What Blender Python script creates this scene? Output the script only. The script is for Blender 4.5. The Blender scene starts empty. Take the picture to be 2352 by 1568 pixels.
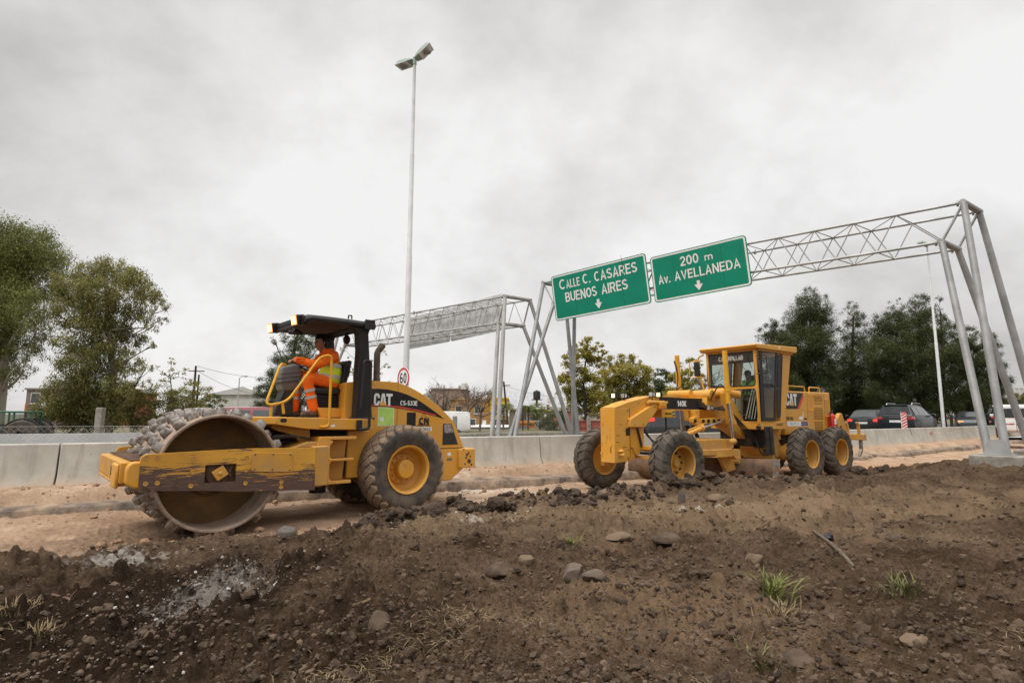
import bpy, bmesh, math, random
import numpy as np
from mathutils import Vector, Matrix, Euler
from math import radians, sin, cos, pi, sqrt, atan2
D = bpy.data
SC = bpy.context.scene
COL = SC.collection
random.seed(7)
RNG = np.random.default_rng(7)

# ---------------------------------------------------------------- camera
FOCAL = 20.0
PITCH = math.atan(297 / 2275.6)
ROLL = 0.004
EYE = 1.68
cd = D.cameras.new('camera')
cd.lens = FOCAL
cd.sensor_width = 36.0
cd.clip_start = 0.05
cd.clip_end = 3000
cam = D.objects.new('camera', cd)
COL.objects.link(cam)
CAMROT = Matrix.Rotation(pi / 2 + PITCH, 3, 'X') @ Matrix.Rotation(ROLL, 3, 'Z')
cam.matrix_world = Matrix.Translation((0, 0, EYE)) @ CAMROT.to_4x4()
SC.camera = cam

# ---------------------------------------------------------------- sky and sun
SUN_EL, SUN_AZ = radians(52), radians(232)      # azimuth clockwise from +Y; light from behind the camera, left
w = D.worlds.new('World')
SC.world = w
w.use_nodes = True
nt = w.node_tree
nt.nodes.clear()


def nd(tree, typ, **kw):
    n = tree.nodes.new(typ)
    for k_, v_ in kw.items():
        if k_.startswith('i_'):
            n.inputs[k_[2:].replace('_', ' ')].default_value = v_
        else:
            setattr(n, k_, v_)
    return n


def ramp(tree, stops, interp='LINEAR'):
    r = tree.nodes.new('ShaderNodeValToRGB')
    r.color_ramp.interpolation = interp
    e = r.color_ramp.elements
    while len(e) < len(stops):
        e.new(0.5)
    for q, (p_, c_) in zip(e, stops):
        q.position = p_
        q.color = (*c_, 1) if len(c_) == 3 else c_
    return r


def build_sky():
    L = nt.links.new
    tc = nd(nt, 'ShaderNodeTexCoord')
    sep = nd(nt, 'ShaderNodeSeparateXYZ')
    L(tc.outputs['Generated'], sep.inputs[0])
    zc = nd(nt, 'ShaderNodeMath', operation='MAXIMUM')
    L(sep.outputs['Z'], zc.inputs[0]); zc.inputs[1].default_value = 0.0
    za = nd(nt, 'ShaderNodeMath', operation='ADD')
    L(zc.outputs[0], za.inputs[0]); za.inputs[1].default_value = 0.70
    dx = nd(nt, 'ShaderNodeMath', operation='DIVIDE'); L(sep.outputs['X'], dx.inputs[0]); L(za.outputs[0], dx.inputs[1])
    dy = nd(nt, 'ShaderNodeMath', operation='DIVIDE'); L(sep.outputs['Y'], dy.inputs[0]); L(za.outputs[0], dy.inputs[1])
    cb = nd(nt, 'ShaderNodeCombineXYZ'); L(dx.outputs[0], cb.inputs[0]); L(dy.outputs[0], cb.inputs[1])
    mp = nd(nt, 'ShaderNodeMapping'); L(cb.outputs[0], mp.inputs['Vector'])
    mp.inputs['Rotation'].default_value = (0, 0, radians(-12)); mp.inputs['Scale'].default_value = (1.0, 1.1, 1.0)
    mp.inputs['Location'].default_value = (9.1, 5.5, 0)
    n1 = nd(nt, 'ShaderNodeTexNoise', i_Scale=1.05, i_Detail=8.0, i_Roughness=0.53, i_Distortion=0.0)
    n2 = nd(nt, 'ShaderNodeTexNoise', i_Scale=3.6, i_Detail=9.0, i_Roughness=0.58, i_Distortion=0.0)
    L(mp.outputs[0], n1.inputs['Vector']); L(mp.outputs[0], n2.inputs['Vector'])
    mx = nd(nt, 'ShaderNodeMath', operation='MULTIPLY_ADD')
    L(n2.outputs['Fac'], mx.inputs[0]); mx.inputs[1].default_value = 0.34
    sc_ = nd(nt, 'ShaderNodeMath', operation='MULTIPLY'); L(n1.outputs['Fac'], sc_.inputs[0]); sc_.inputs[1].default_value = 0.66
    L(sc_.outputs[0], mx.inputs[2])
    cr = ramp(nt, [(0.37, (0.475, 0.458, 0.45)), (0.43, (0.59, 0.573, 0.562)), (0.49, (0.715, 0.70, 0.69)), (0.57, (0.87, 0.858, 0.85))])
    L(mx.outputs[0], cr.inputs[0])
    # an overcast sky is brighter overhead
    mr = nd(nt, 'ShaderNodeMapRange', interpolation_type='SMOOTHSTEP')
    L(sep.outputs['Z'], mr.inputs['Value'])
    mr.inputs['From Min'].default_value = 0.62; mr.inputs['From Max'].default_value = 0.95
    mr.inputs['To Min'].default_value = 1.0; mr.inputs['To Max'].default_value = 3.6
    vm = nd(nt, 'ShaderNodeVectorMath', operation='SCALE'); L(cr.outputs[0], vm.inputs[0]); L(mr.outputs[0], vm.inputs['Scale'])
    bgc = nd(nt, 'ShaderNodeBackground', i_Strength=1.0); L(vm.outputs[0], bgc.inputs['Color'])
    st = nd(nt, 'ShaderNodeTexSky', sky_type='NISHITA')
    st.sun_disc = False
    st.sun_elevation = SUN_EL
    st.sun_rotation = SUN_AZ
    bgs = nd(nt, 'ShaderNodeBackground', i_Strength=0.08); L(st.outputs[0], bgs.inputs['Color'])
    ms = nd(nt, 'ShaderNodeMixShader'); ms.inputs[0].default_value = 0.94
    L(bgs.outputs[0], ms.inputs[1]); L(bgc.outputs[0], ms.inputs[2])
    out = nd(nt, 'ShaderNodeOutputWorld'); L(ms.outputs[0], out.inputs[0])


build_sky()
sl = D.lights.new('sun', 'SUN')
sl.energy = 1.5
sl.angle = radians(24)
sl.color = (1.0, 0.95, 0.88)
so = D.objects.new('sun', sl)
COL.objects.link(so)
_sd = Vector((sin(SUN_AZ) * cos(SUN_EL), cos(SUN_AZ) * cos(SUN_EL), sin(SUN_EL)))
so.rotation_euler = _sd.to_track_quat('Z', 'Y').to_euler()
so.location = _sd * 60
SC.view_settings.view_transform = 'Standard'
SC.view_settings.look = 'None'
SC.view_settings.exposure = 0.12
SC.view_settings.gamma = 1.0
SC.view_settings.use_curve_mapping = False
SC.cycles.max_bounces = 6
SC.cycles.transparent_max_bounces = 24
SC.cycles.caustics_reflective = False
SC.cycles.caustics_refractive = False


# ---------------------------------------------------------------- helpers
def at(x, y, Y):
    """A point of the place at depth Y, seen at x, y of a 2352-wide view."""
    f = FOCAL / 36 * 2352
    d = CAMROT @ Vector(((x - 1176) / f, -(y - 784) / f, -1))
    return Vector((0, 0, EYE)) + d * (Y / d.y)


class MB:
    def __init__(s):
        s.v, s.f, s.mi, s.off = [], [], [], 0

    def add(s, vs, fs, mi=0):
        o = len(s.v)
        s.v += [tuple(q) for q in vs]
        s.f += [tuple(i + o for i in q) for q in fs]
        s.mi += [mi] * len(fs)
        return s

    def box(s, x0, x1, y0, y1, z0, z1, mi=0, T=None):
        vs = [Vector((x, y, z)) for x in (x0, x1) for y in (y0, y1) for z in (z0, z1)]
        if T is not None:
            vs = [T @ q for q in vs]
        return s.add(vs, [(0, 1, 3, 2), (4, 6, 7, 5), (0, 4, 5, 1), (2, 3, 7, 6), (0, 2, 6, 4), (1, 5, 7, 3)], mi)

    def prism(s, pts, a, b, ax='y', mi=0, T=None):
        n = len(pts)
        ar = sum(pts[i][0] * pts[(i + 1) % n][1] - pts[(i + 1) % n][0] * pts[i][1] for i in range(n))
        if (ar < 0) != (ax == 'y'):
            pts = pts[::-1]
        if a > b:
            a, b = b, a

        def m(p, t):
            return Vector((p[0], t, p[1])) if ax == 'y' else Vector((p[0], p[1], t)) if ax == 'z' else Vector((t, p[0], p[1]))
        vs = [m(p, a) for p in pts] + [m(p, b) for p in pts]
        if T is not None:
            vs = [T @ q for q in vs]
        # for ax x/z outline is clockwise here so that caps face out
        fs = [tuple(range(n)), tuple(range(2 * n - 1, n - 1, -1))] + [((i + 1) % n, i, n + i, n + (i + 1) % n) for i in range(n)]
        return s.add(vs, fs, mi)

    def loft(s, rings, mi=0, cap=True, closed=True):
        n = len(rings[0])
        vs = [q for r in rings for q in r]
        fs = []
        for k in range(len(rings) - 1):
            for i in range(n if closed else n - 1):
                j = (i + 1) % n
                fs.append((k * n + i, k * n + j, (k + 1) * n + j, (k + 1) * n + i))
        if cap and closed:
            fs.append(tuple(range(n - 1, -1, -1)))
            fs.append(tuple(range((len(rings) - 1) * n, len(rings) * n)))
        return s.add(vs, fs, mi)

    def tube(s, pts, r, n=8, mi=0, cap=True):
        pts = [Vector(p) for p in pts]
        m = len(pts)
        rs = r if isinstance(r, (list, tuple)) else [r] * m
        rings = []
        up = None
        for i, p in enumerate(pts):
            t = (pts[min(i + 1, m - 1)] - pts[max(i - 1, 0)]).normalized()
            if up is None:
                up = Vector((0, 0, 1)) if abs(t.z) < 0.9 else Vector((1, 0, 0))
            a = t.cross(up)
            if a.length < 1e-4:
                a = t.orthogonal()
            a.normalize()
            b = a.cross(t)
            rings.append([p + a * (rs[i] * cos(2 * pi * k / n)) + b * (rs[i] * sin(2 * pi * k / n)) for k in range(n)])
            up = b
        return s.loft(rings, mi, cap)

    def lathe(s, prof, n=32, ax='y', c=(0, 0, 0), mi=0, close=False):
        """prof: list of (axial, radius)"""
        c = Vector(c)
        rings = []
        for a, r in prof:
            ring = []
            for k in range(n):
                t = 2 * pi * k / n
                u, v = r * cos(t), r * sin(t)
                ring.append(c + (Vector((u, a, v)) if ax == 'y' else Vector((u, v, a)) if ax == 'z' else Vector((a, u, v))))
            rings.append(ring)
        if close:
            rings.append(rings[0])
        s.loft(rings, mi, cap=False)
        if not close:
            for k_, ring in ((0, rings[0]), (-1, rings[-1])):
                if prof[k_][1] < .13:
                    s.add(ring if k_ else ring[::-1], [tuple(range(n))], mi)
        return s

    def ell(s, c, r, nu=14, nv=9, mi=0, T=None):
        c = Vector(c)
        r = r if isinstance(r, (tuple, list)) else (r, r, r)
        rings = []
        for j in range(1, nv):
            ph = pi * j / nv
            rings.append([Vector((r[0] * sin(ph) * cos(2 * pi * k / nu), r[1] * sin(ph) * sin(2 * pi * k / nu), -r[2] * cos(ph))) for k in range(nu)])
        vs = [q for g in rings for q in g] + [Vector((0, 0, -r[2])), Vector((0, 0, r[2]))]
        fs = []
        for k in range(nv - 2):
            for i in range(nu):
                j = (i + 1) % nu
                fs.append((k * nu + i, k * nu + j, (k + 1) * nu + j, (k + 1) * nu + i))
        b, t_ = len(vs) - 2, len(vs) - 1
        for i in range(nu):
            j = (i + 1) % nu
            fs.append((b, j, i))
            fs.append((t_, (nv - 2) * nu + i, (nv - 2) * nu + j))
        if T is not None:
            vs = [T @ q for q in vs]
        return s.add([q + c for q in vs], fs, mi)

    def quad(s, a, b, c, d, mi=0):
        return s.add([a, b, c, d], [(0, 1, 2, 3)], mi)

    def build(s, name, mats, parent=None, bevel=0, angle=34, seg=2, recalc=True, remesh=0, smooth=0):
        me = D.meshes.new(name)
        me.from_pydata(s.v, [], s.f)
        mats = mats if isinstance(mats, (list, tuple)) else [mats]
        for q in mats:
            me.materials.append(q)
        if len(mats) > 1:
            me.polygons.foreach_set('material_index', s.mi)
        if recalc:
            bm = bmesh.new(); bm.from_mesh(me)
            bmesh.ops.recalc_face_normals(bm, faces=bm.faces)
            bm.to_mesh(me); bm.free()
        me.polygons.foreach_set('use_smooth', [True] * len(me.polygons))
        if not remesh:
            me.set_sharp_from_angle(angle=radians(angle))
        o = D.objects.new(name, me)
        COL.objects.link(o)
        if parent is not None:
            o.parent = parent
        if bevel:
            md = o.modifiers.new('bevel', 'BEVEL')
            md.width = bevel; md.segments = seg; md.limit_method = 'ANGLE'; md.angle_limit = radians(40)
        if remesh:
            md = o.modifiers.new('remesh', 'REMESH'); md.mode = 'VOXEL'; md.voxel_size = remesh; md.use_smooth_shade = True
            if smooth:
                md = o.modifiers.new('smooth', 'SMOOTH'); md.iterations = smooth; md.factor = 0.5
        return o


def big_mesh(name, V, F, mat, parent=None, smooth=False, n=4):
    """numpy arrays to a mesh (all faces with n corners)"""
    me = D.meshes.new(name)
    V = np.asarray(V, dtype=np.float32).reshape(-1, 3)
    F = np.asarray(F, dtype=np.int32).reshape(-1, n)
    me.vertices.add(len(V)); me.vertices.foreach_set('co', V.ravel())
    me.loops.add(F.size); me.loops.foreach_set('vertex_index', F.ravel())
    me.polygons.add(len(F)); me.polygons.foreach_set('loop_start', np.arange(0, F.size, n, dtype=np.int32))
    me.polygons.foreach_set('loop_total', np.full(len(F), n, dtype=np.int32))
    me.update(calc_edges=True)
    me.polygons.foreach_set('use_smooth', np.full(len(F), smooth))
    me.materials.append(mat)
    o = D.objects.new(name, me)
    COL.objects.link(o)
    if parent is not None:
        o.parent = parent
    return o


def tag(o, label=None, cat=None, group=None, kind=None):
    if label: o['label'] = label
    if cat: o['category'] = cat
    if group: o['group'] = group
    if kind: o['kind'] = kind
    return o


def thing(name, label, cat, loc=(0, 0, 0), rz=0, group=None):
    o = D.objects.new(name, None)
    COL.objects.link(o)
    o.empty_display_size = 0.2
    o.location = loc
    o.rotation_euler = (0, 0, rz)
    return tag(o, label, cat, group)


def copy_tree(o, parent=None):
    c = o.copy()
    COL.objects.link(c)
    c.parent = parent
    for ch in list(o.children):
        copy_tree(ch, c)
    return c


def text(name, body, size, mat, parent, loc, rot, bold=0.0, sx=1.0, extrude=0.001, align='CENTER', spacing=1.0):
    c = D.curves.new(name, 'FONT')
    c.body = body
    c.size = size
    c.align_x = align
    c.align_y = 'CENTER'
    c.offset = bold * size
    c.extrude = extrude
    c.space_character = spacing
    c.materials.append(mat)
    o = D.objects.new(name, c)
    COL.objects.link(o)
    o.parent = parent
    o.location = loc
    o.rotation_euler = rot
    o.scale = (sx, 1, 1)
    return o


# block capitals drawn with even strokes, like the type on road signs and machines
def _e(cx, cy, rx, ry, a0, a1, n=9):
    return [(cx + rx * cos(radians(a0 + (a1 - a0) * i / n)), cy + ry * sin(radians(a0 + (a1 - a0) * i / n))) for i in range(n + 1)]


def _glyphs():
    t = .085
    C_ = _e(.37, .5, .285, .415, 48, 312, 16)
    return {
        'A': (.74, [[(.08, 0), (.37, .95), (.66, 0)], [(.19, .31), (.55, .31)]]),
        'B': (.70, [[(t, 0), (t, 1)], [(t, .915), (.38, .915)] + _e(.38, .715, .20, .20, 90, -90) + [(t, .515)], [(t, .515), (.40, .515)] + _e(.40, .30, .215, .215, 90, -90) + [(t, .085)]]),
        'C': (.72, [C_]), 'D': (.72, [[(t, 0), (t, 1)], [(t, .915), (.32, .915)] + _e(.32, .5, .315, .415, 90, -90, 12) + [(t, .085)]]),
        'E': (.62, [[(t, 0), (t, 1)], [(t, .915), (.60, .915)], [(t, .52), (.56, .52)], [(t, .085), (.61, .085)]]),
        'F': (.60, [[(t, 0), (t, 1)], [(t, .915), (.59, .915)], [(t, .50), (.53, .50)]]),
        'G': (.74, [C_[:-1] + [(.60, .2), (.64, .46), (.42, .46)]]),
        'H': (.72, [[(t, 0), (t, 1)], [(.635, 0), (.635, 1)], [(t, .52), (.635, .52)]]),
        'I': (.17, [[(t, 0), (t, 1)]]), 'L': (.58, [[(t, 0), (t, 1)], [(t, .085), (.57, .085)]]),
        'K': (.72, [[(t, 0), (t, 1)], [(.13, .36), (.62, 1)], [(.28, .56), (.64, 0)]]),
        'N': (.72, [[(t, 0), (t, 1)], [(.635, 0), (.635, 1)], [(.11, .93), (.61, .07)]]),
        'O': (.76, [_e(.38, .5, .295, .415, 0, 360, 26)]), 'P': (.66, [[(t, 0), (t, 1)], [(t, .915), (.37, .915)] + _e(.37, .67, .205, .245, 90, -90) + [(t, .425)]]),
        'R': (.70, [[(t, 0), (t, 1)], [(t, .915), (.39, .915)] + _e(.39, .69, .205, .225, 90, -90) + [(t, .465)], [(.38, .465), (.62, 0)]]),
        'S': (.68, [_e(.34, .715, .245, .20, 25, 200, 10) + [(.13, .60), (.34, .51), (.53, .42)] + _e(.34, .29, .255, .205, 25, -160, 12)]),
        'T': (.64, [[(.32, 0), (.32, 1)], [(0, .915), (.64, .915)]]), 'U': (.72, [[(t, 1), (t, .34)] + _e(.36, .34, .275, .255, 180, 360, 12) + [(.635, 1)]]),
        'V': (.70, [[(.07, 1), (.35, .05), (.63, 1)]]), 'v': (.56, [[(.06, .72), (.28, .05), (.50, .72)]]),
        'm': (.94, [[(t, 0), (t, .72)], [(t, .44)] + _e(.28, .44, .19, .20, 180, 0, 8) + [(.47, 0)], [(.47, .44)] + _e(.665, .44, .19, .20, 180, 0, 8) + [(.855, 0)]]),
        '.': (.20, [[(.10, 0), (.10, .17)]]), '-': (.42, [[(.03, .36), (.39, .36)]]), ' ': (.34, []),
        '0': (.66, [_e(.33, .5, .245, .415, 0, 360, 24)]), '1': (.44, [[(.29, 0), (.29, .98)], [(.29, .90), (.04, .70)]]),
        '2': (.66, [_e(.33, .67, .24, .245, 170, 0, 10) + [(.52, .54), (.09, .12)], [(.03, .085), (.63, .085)]]),
        '3': (.66, [_e(.32, .71, .22, .20, 160, -90, 12), _e(.32, .295, .245, .21, 90, -160, 12)]),
        '4': (.68, [[(.47, 0), (.47, .97)], [(.50, .95), (.07, .29)], [(.03, .27), (.66, .27)]]),
        '5': (.66, [[(.58, .915), (.16, .915), (.12, .50)] + _e(.32, .32, .25, .235, 140, -155, 14)]),
        '6': (.66, [_e(.33, .31, .245, .225, 0, 360, 20), _e(.36, .5, .275, .415, 60, 190, 12)]),
        '7': (.62, [[(.02, .915), (.58, .915), (.24, 0)]]), '9': (.66, [_e(.33, .69, .245, .225, 0, 360, 20), _e(.30, .5, .275, .415, -120, 10, 12)]), '8': (.66, [_e(.33, .72, .205, .195, 0, 360, 18), _e(.33, .30, .245, .215, 0, 360, 18)]),
    }


GLY = _glyphs()


def strokes(name, body, parent, o, ux, uy, cap, width, mat, thick=.17, gap=.10, align=0.5):
    """lettering in one mesh: o is the middle of the line, ux and uy the reading and upward directions"""
    o, ux, uy = Vector(o), Vector(ux).normalized(), Vector(uy).normalized()
    nz = ux.cross(uy)
    tot = sum(GLY[c][0] + gap for c in body) - gap
    sx = width / tot
    b = MB()
    x = 0.0
    lift = 0
    for ch in body:
        w_, lines = GLY[ch]
        for ln in lines:
            n = len(ln)
            lift += 1
            closed = n > 3 and abs(ln[0][0] - ln[-1][0]) < 1e-6 and abs(ln[0][1] - ln[-1][1]) < 1e-6
            pts = [((x + p[0]) * sx - width * align, (p[1] - .5) * cap) for p in ln]
            th = thick * min(cap, sx * 1.25) * .5
            rows = []
            for i in range(n):
                p = Vector(pts[i])
                a = Vector(pts[i - 1]) if i else (Vector(pts[-2]) if closed else None)
                c = Vector(pts[i + 1]) if i < n - 1 else (Vector(pts[1]) if closed else None)
                d0 = (p - a).normalized() if a is not None and (p - a).length > 1e-9 else None
                d1 = (c - p).normalized() if c is not None and (c - p).length > 1e-9 else None
                d0, d1 = d0 or d1, d1 or d0
                m = (Vector((-d0.y, d0.x)) + Vector((-d1.y, d1.x)))
                m.normalize()
                k = th / max(.5, m.dot(Vector((-d1.y, d1.x))))
                L_, R_ = p + m * k, p - m * k
                rows.append([o + ux * q.x + uy * q.y + nz * (.0012 + .00012 * (lift % 9)) for q in (L_, R_)])
            b.loft(rows, cap=False, closed=False)
        x += w_ + gap
    return b.build(name, mat, parent, recalc=False)


def arc(c, r, a0, a1, n):
    return [(c[0] + r * cos(radians(a0 + (a1 - a0) * i / n)), c[1] + r * sin(radians(a0 + (a1 - a0) * i / n))) for i in range(n + 1)]


def rrect(x0, x1, z0, z1, r, n=4):
    return arc((x1 - r, z1 - r), r, 0, 90, n) + arc((x0 + r, z1 - r), r, 90, 180, n) + arc((x0 + r, z0 + r), r, 180, 270, n) + arc((x1 - r, z0 + r), r, 270, 360, n)


def rpoly(pts, r, n=4):
    """polygon with rounded corners; r a number or one per corner"""
    out = []
    m = len(pts)
    for i in range(m):
        p0, p, p1 = Vector(pts[i - 1]), Vector(pts[i]), Vector(pts[(i + 1) % m])
        rr = r[i] if isinstance(r, (list, tuple)) else r
        a, b = (p0 - p), (p1 - p)
        d = min(rr, a.length * .45, b.length * .45)
        a, b = p + a.normalized() * d, p + b.normalized() * d
        for k in range(n + 1):
            t = k / n
            out.append(tuple((1 - t) ** 2 * a + 2 * t * (1 - t) * p + t * t * b))
    return out


def bend(pts, r=0.06, n=5):
    """3D polyline with rounded corners"""
    pts = [Vector(p) for p in pts]
    out = [pts[0]]
    for i in range(1, len(pts) - 1):
        p0, p, p1 = pts[i - 1], pts[i], pts[i + 1]
        d = min(r, (p0 - p).length * .48, (p1 - p).length * .48)
        a, b = p + (p0 - p).normalized() * d, p + (p1 - p).normalized() * d
        for k in range(n + 1):
            t = k / n
            out.append((1 - t) ** 2 * a + 2 * t * (1 - t) * p + t * t * b)
    return out + [pts[-1]]


# ---------------------------------------------------------------- materials
def M(name, col, rough=0.6, metal=0.0, col2=None, scale=4.0, detail=5.0, lo=0.4, hi=0.62, bump=0.0, bscale=40.0, stretch=(1, 1, 1),
      dust=None, dust_amt=0.4, dust_scale=3.0, spec=0.22, coat=0.0, emit=0.0, bdist=0.02):
    m = D.materials.new(name)
    m.use_nodes = True
    t = m.node_tree
    L = t.links.new
    b = t.nodes['Principled BSDF']
    b.inputs['Roughness'].default_value = rough
    b.inputs['Metallic'].default_value = metal
    b.inputs['Specular IOR Level'].default_value = spec
    b.inputs['Coat Weight'].default_value = coat
    tc = nd(t, 'ShaderNodeTexCoord')
    mp = nd(t, 'ShaderNodeMapping'); L(tc.outputs['Object'], mp.inputs['Vector']); mp.inputs['Scale'].default_value = stretch
    if col2 is None:
        col2 = tuple(c * 0.8 for c in col)
    n = nd(t, 'ShaderNodeTexNoise', i_Scale=scale, i_Detail=detail, i_Roughness=0.6)
    L(mp.outputs[0], n.inputs['Vector'])
    r = ramp(t, [(lo, col2), (hi, col)])
    L(n.outputs['Fac'], r.inputs[0])
    c = r.outputs[0]
    if dust is not None:
        n2 = nd(t, 'ShaderNodeTexNoise', i_Scale=dust_scale, i_Detail=7.0, i_Roughness=0.68)
        L(tc.outputs['Object'], n2.inputs['Vector'])
        r2 = ramp(t, [(0.40, (0, 0, 0)), (0.68, (dust_amt,) * 3)])
        L(n2.outputs['Fac'], r2.inputs[0])
        mx = nd(t, 'ShaderNodeMix', data_type='RGBA')
        L(r2.outputs[0], mx.inputs['Factor']); L(c, mx.inputs['A']); mx.inputs['B'].default_value = (*dust, 1)
        c = mx.outputs['Result']
        rr = nd(t, 'ShaderNodeMath', operation='MULTIPLY_ADD'); L(r2.outputs[0], rr.inputs[0]); rr.inputs[1].default_value = 0.5; rr.inputs[2].default_value = rough
        L(rr.outputs[0], b.inputs['Roughness'])
    L(c, b.inputs['Base Color'])
    if emit:
        L(c, b.inputs['Emission Color']); b.inputs['Emission Strength'].default_value = emit
    if bump:
        n3 = nd(t, 'ShaderNodeTexNoise', i_Scale=bscale, i_Detail=6.0, i_Roughness=0.65)
        L(mp.outputs[0], n3.inputs['Vector'])
        bp = nd(t, 'ShaderNodeBump', i_Strength=bump, i_Distance=bdist)
        L(n3.outputs['Fac'], bp.inputs['Height']); L(bp.outputs[0], b.inputs['Normal'])
    return m


DUST = (0.33, 0.235, 0.15)
YEL = M('yellow_paint', (0.70, 0.345, 0.036), 0.40, spec=.4, col2=(0.62, 0.29, 0.028), scale=1.6, dust=DUST, dust_amt=0.34, dust_scale=3.2, bump=0.03, bscale=9)
YELD = M('dusty_yellow_paint', (0.63, 0.31, 0.035), 0.5, col2=(0.50, 0.255, 0.045), scale=3, dust=DUST, dust_amt=0.6, dust_scale=4.0, bump=0.05, bscale=14)
YELR = M('yellow_rail_paint', (0.72, 0.38, 0.035), 0.35, col2=(0.62, 0.31, 0.03), scale=8)
BLK = M('black_paint', (0.014, 0.014, 0.015), 0.42, col2=(0.022, 0.021, 0.021), scale=6, dust=(0.10, 0.085, 0.07), dust_amt=0.2)
DGR = M('dark_steel', (0.026, 0.026, 0.028), 0.5, col2=(0.018, 0.018, 0.019), scale=6, dust=(0.14, 0.115, 0.09), dust_amt=0.25)
PLG = M('grey_plastic', (0.15, 0.157, 0.168), 0.5, col2=(0.115, 0.12, 0.128), scale=5, dust=(0.25, 0.22, 0.19), dust_amt=0.25, bump=0.04, bscale=120)
DECK = M('black_decal', (0.014, 0.014, 0.015), 0.35, dust=(0.2, 0.16, 0.12), dust_amt=0.12)
DECW = M('white_decal', (0.78, 0.77, 0.75), 0.4, col2=(0.70, 0.69, 0.67))
DECR = M('red_decal', (0.72, 0.085, 0.045), 0.4)
DECY = M('yellow_decal', (0.80, 0.42, 0.02), 0.4)
RUB = M('tyre_rubber', (0.075, 0.066, 0.058), 0.85, col2=(0.048, 0.043, 0.039), scale=5, dust=(0.22, 0.165, 0.115), dust_amt=0.5, dust_scale=4.5, bump=0.2, bscale=60, bdist=0.01)
RUBL = M('dusty_tread_rubber', (0.26, 0.19, 0.135), 0.9, col2=(0.16, 0.12, 0.088), scale=7, dust=(0.29, 0.20, 0.13), dust_amt=0.7, dust_scale=6, bump=0.2, bscale=60, bdist=0.01)
CHR = M('chrome', (0.62, 0.62, 0.63), 0.18, 1.0, scale=3)
STL = M('worn_steel', (0.36, 0.33, 0.30), 0.42, 0.85, col2=(0.22, 0.18, 0.15), scale=9, dust=(0.26, 0.2, 0.15), dust_amt=0.55, dust_scale=7)
PADM = M('polished_pad_steel', (0.34, 0.315, 0.29), 0.33, 0.8, col2=(0.13, 0.10, 0.078), scale=11, lo=.38, hi=.55, dust=(0.22, 0.155, 0.11), dust_amt=0.4, dust_scale=9)
DRM = M('dusty_drum_steel', (0.345, 0.262, 0.20), 0.75, 0.05, col2=(0.25, 0.18, 0.135), scale=5, dust=(0.42, 0.32, 0.245), dust_amt=0.6, dust_scale=5, bump=0.1, bscale=50)
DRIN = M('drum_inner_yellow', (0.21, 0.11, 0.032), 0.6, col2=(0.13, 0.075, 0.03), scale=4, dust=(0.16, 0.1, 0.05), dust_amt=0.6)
RUST = M('rusty_brown_steel', (0.11, 0.063, 0.042), 0.75, 0.1, col2=(0.06, 0.036, 0.028), scale=10, dust=(0.25, 0.17, 0.11), dust_amt=0.4, bump=0.2, bscale=70)
HOSE = M('rubber_hose', (0.022, 0.022, 0.023), 0.5, dust=(0.2, 0.16, 0.12), dust_amt=0.3)
GALV = M('galvanised_steel', (0.42, 0.425, 0.42), 0.5, 0.35, col2=(0.31, 0.315, 0.31), scale=1.7, bump=0.03, bscale=30)
GALW = M('weathered_grey_steel', (0.50, 0.495, 0.48), 0.6, 0.1, col2=(0.36, 0.35, 0.335), scale=2.5, stretch=(1, 1, .4))
SIGNB = M('sign_back_aluminium', (0.56, 0.565, 0.565), 0.6, 0.1, col2=(0.40, 0.40, 0.395), scale=3.0, lo=.35, hi=.66, stretch=(1, 1, 0.22))
POLE = M('white_pole_paint', (0.62, 0.625, 0.62), 0.55, col2=(0.54, 0.545, 0.54), scale=2)
LAMPG = M('lamp_housing', (0.33, 0.42, 0.37), 0.5, col2=(0.29, 0.36, 0.32))
LGLS = M('lamp_glass', (0.30, 0.27, 0.24), 0.12, col2=(0.24, 0.22, 0.2), spec=0.8)
GRN = M('sign_green', (0.0, 0.245, 0.150), 0.5, col2=(0.0, 0.212, 0.129), scale=1.2, spec=.3)
SWHT = M('sign_white', (0.82, 0.82, 0.79), 0.45, col2=(0.74, 0.735, 0.71), scale=6)
SRED = M('sign_red', (0.62, 0.03, 0.03), 0.45)
WHT = M('white_paint', (0.78, 0.78, 0.77), 0.35, col2=(0.72, 0.72, 0.71), coat=0.3)


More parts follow.
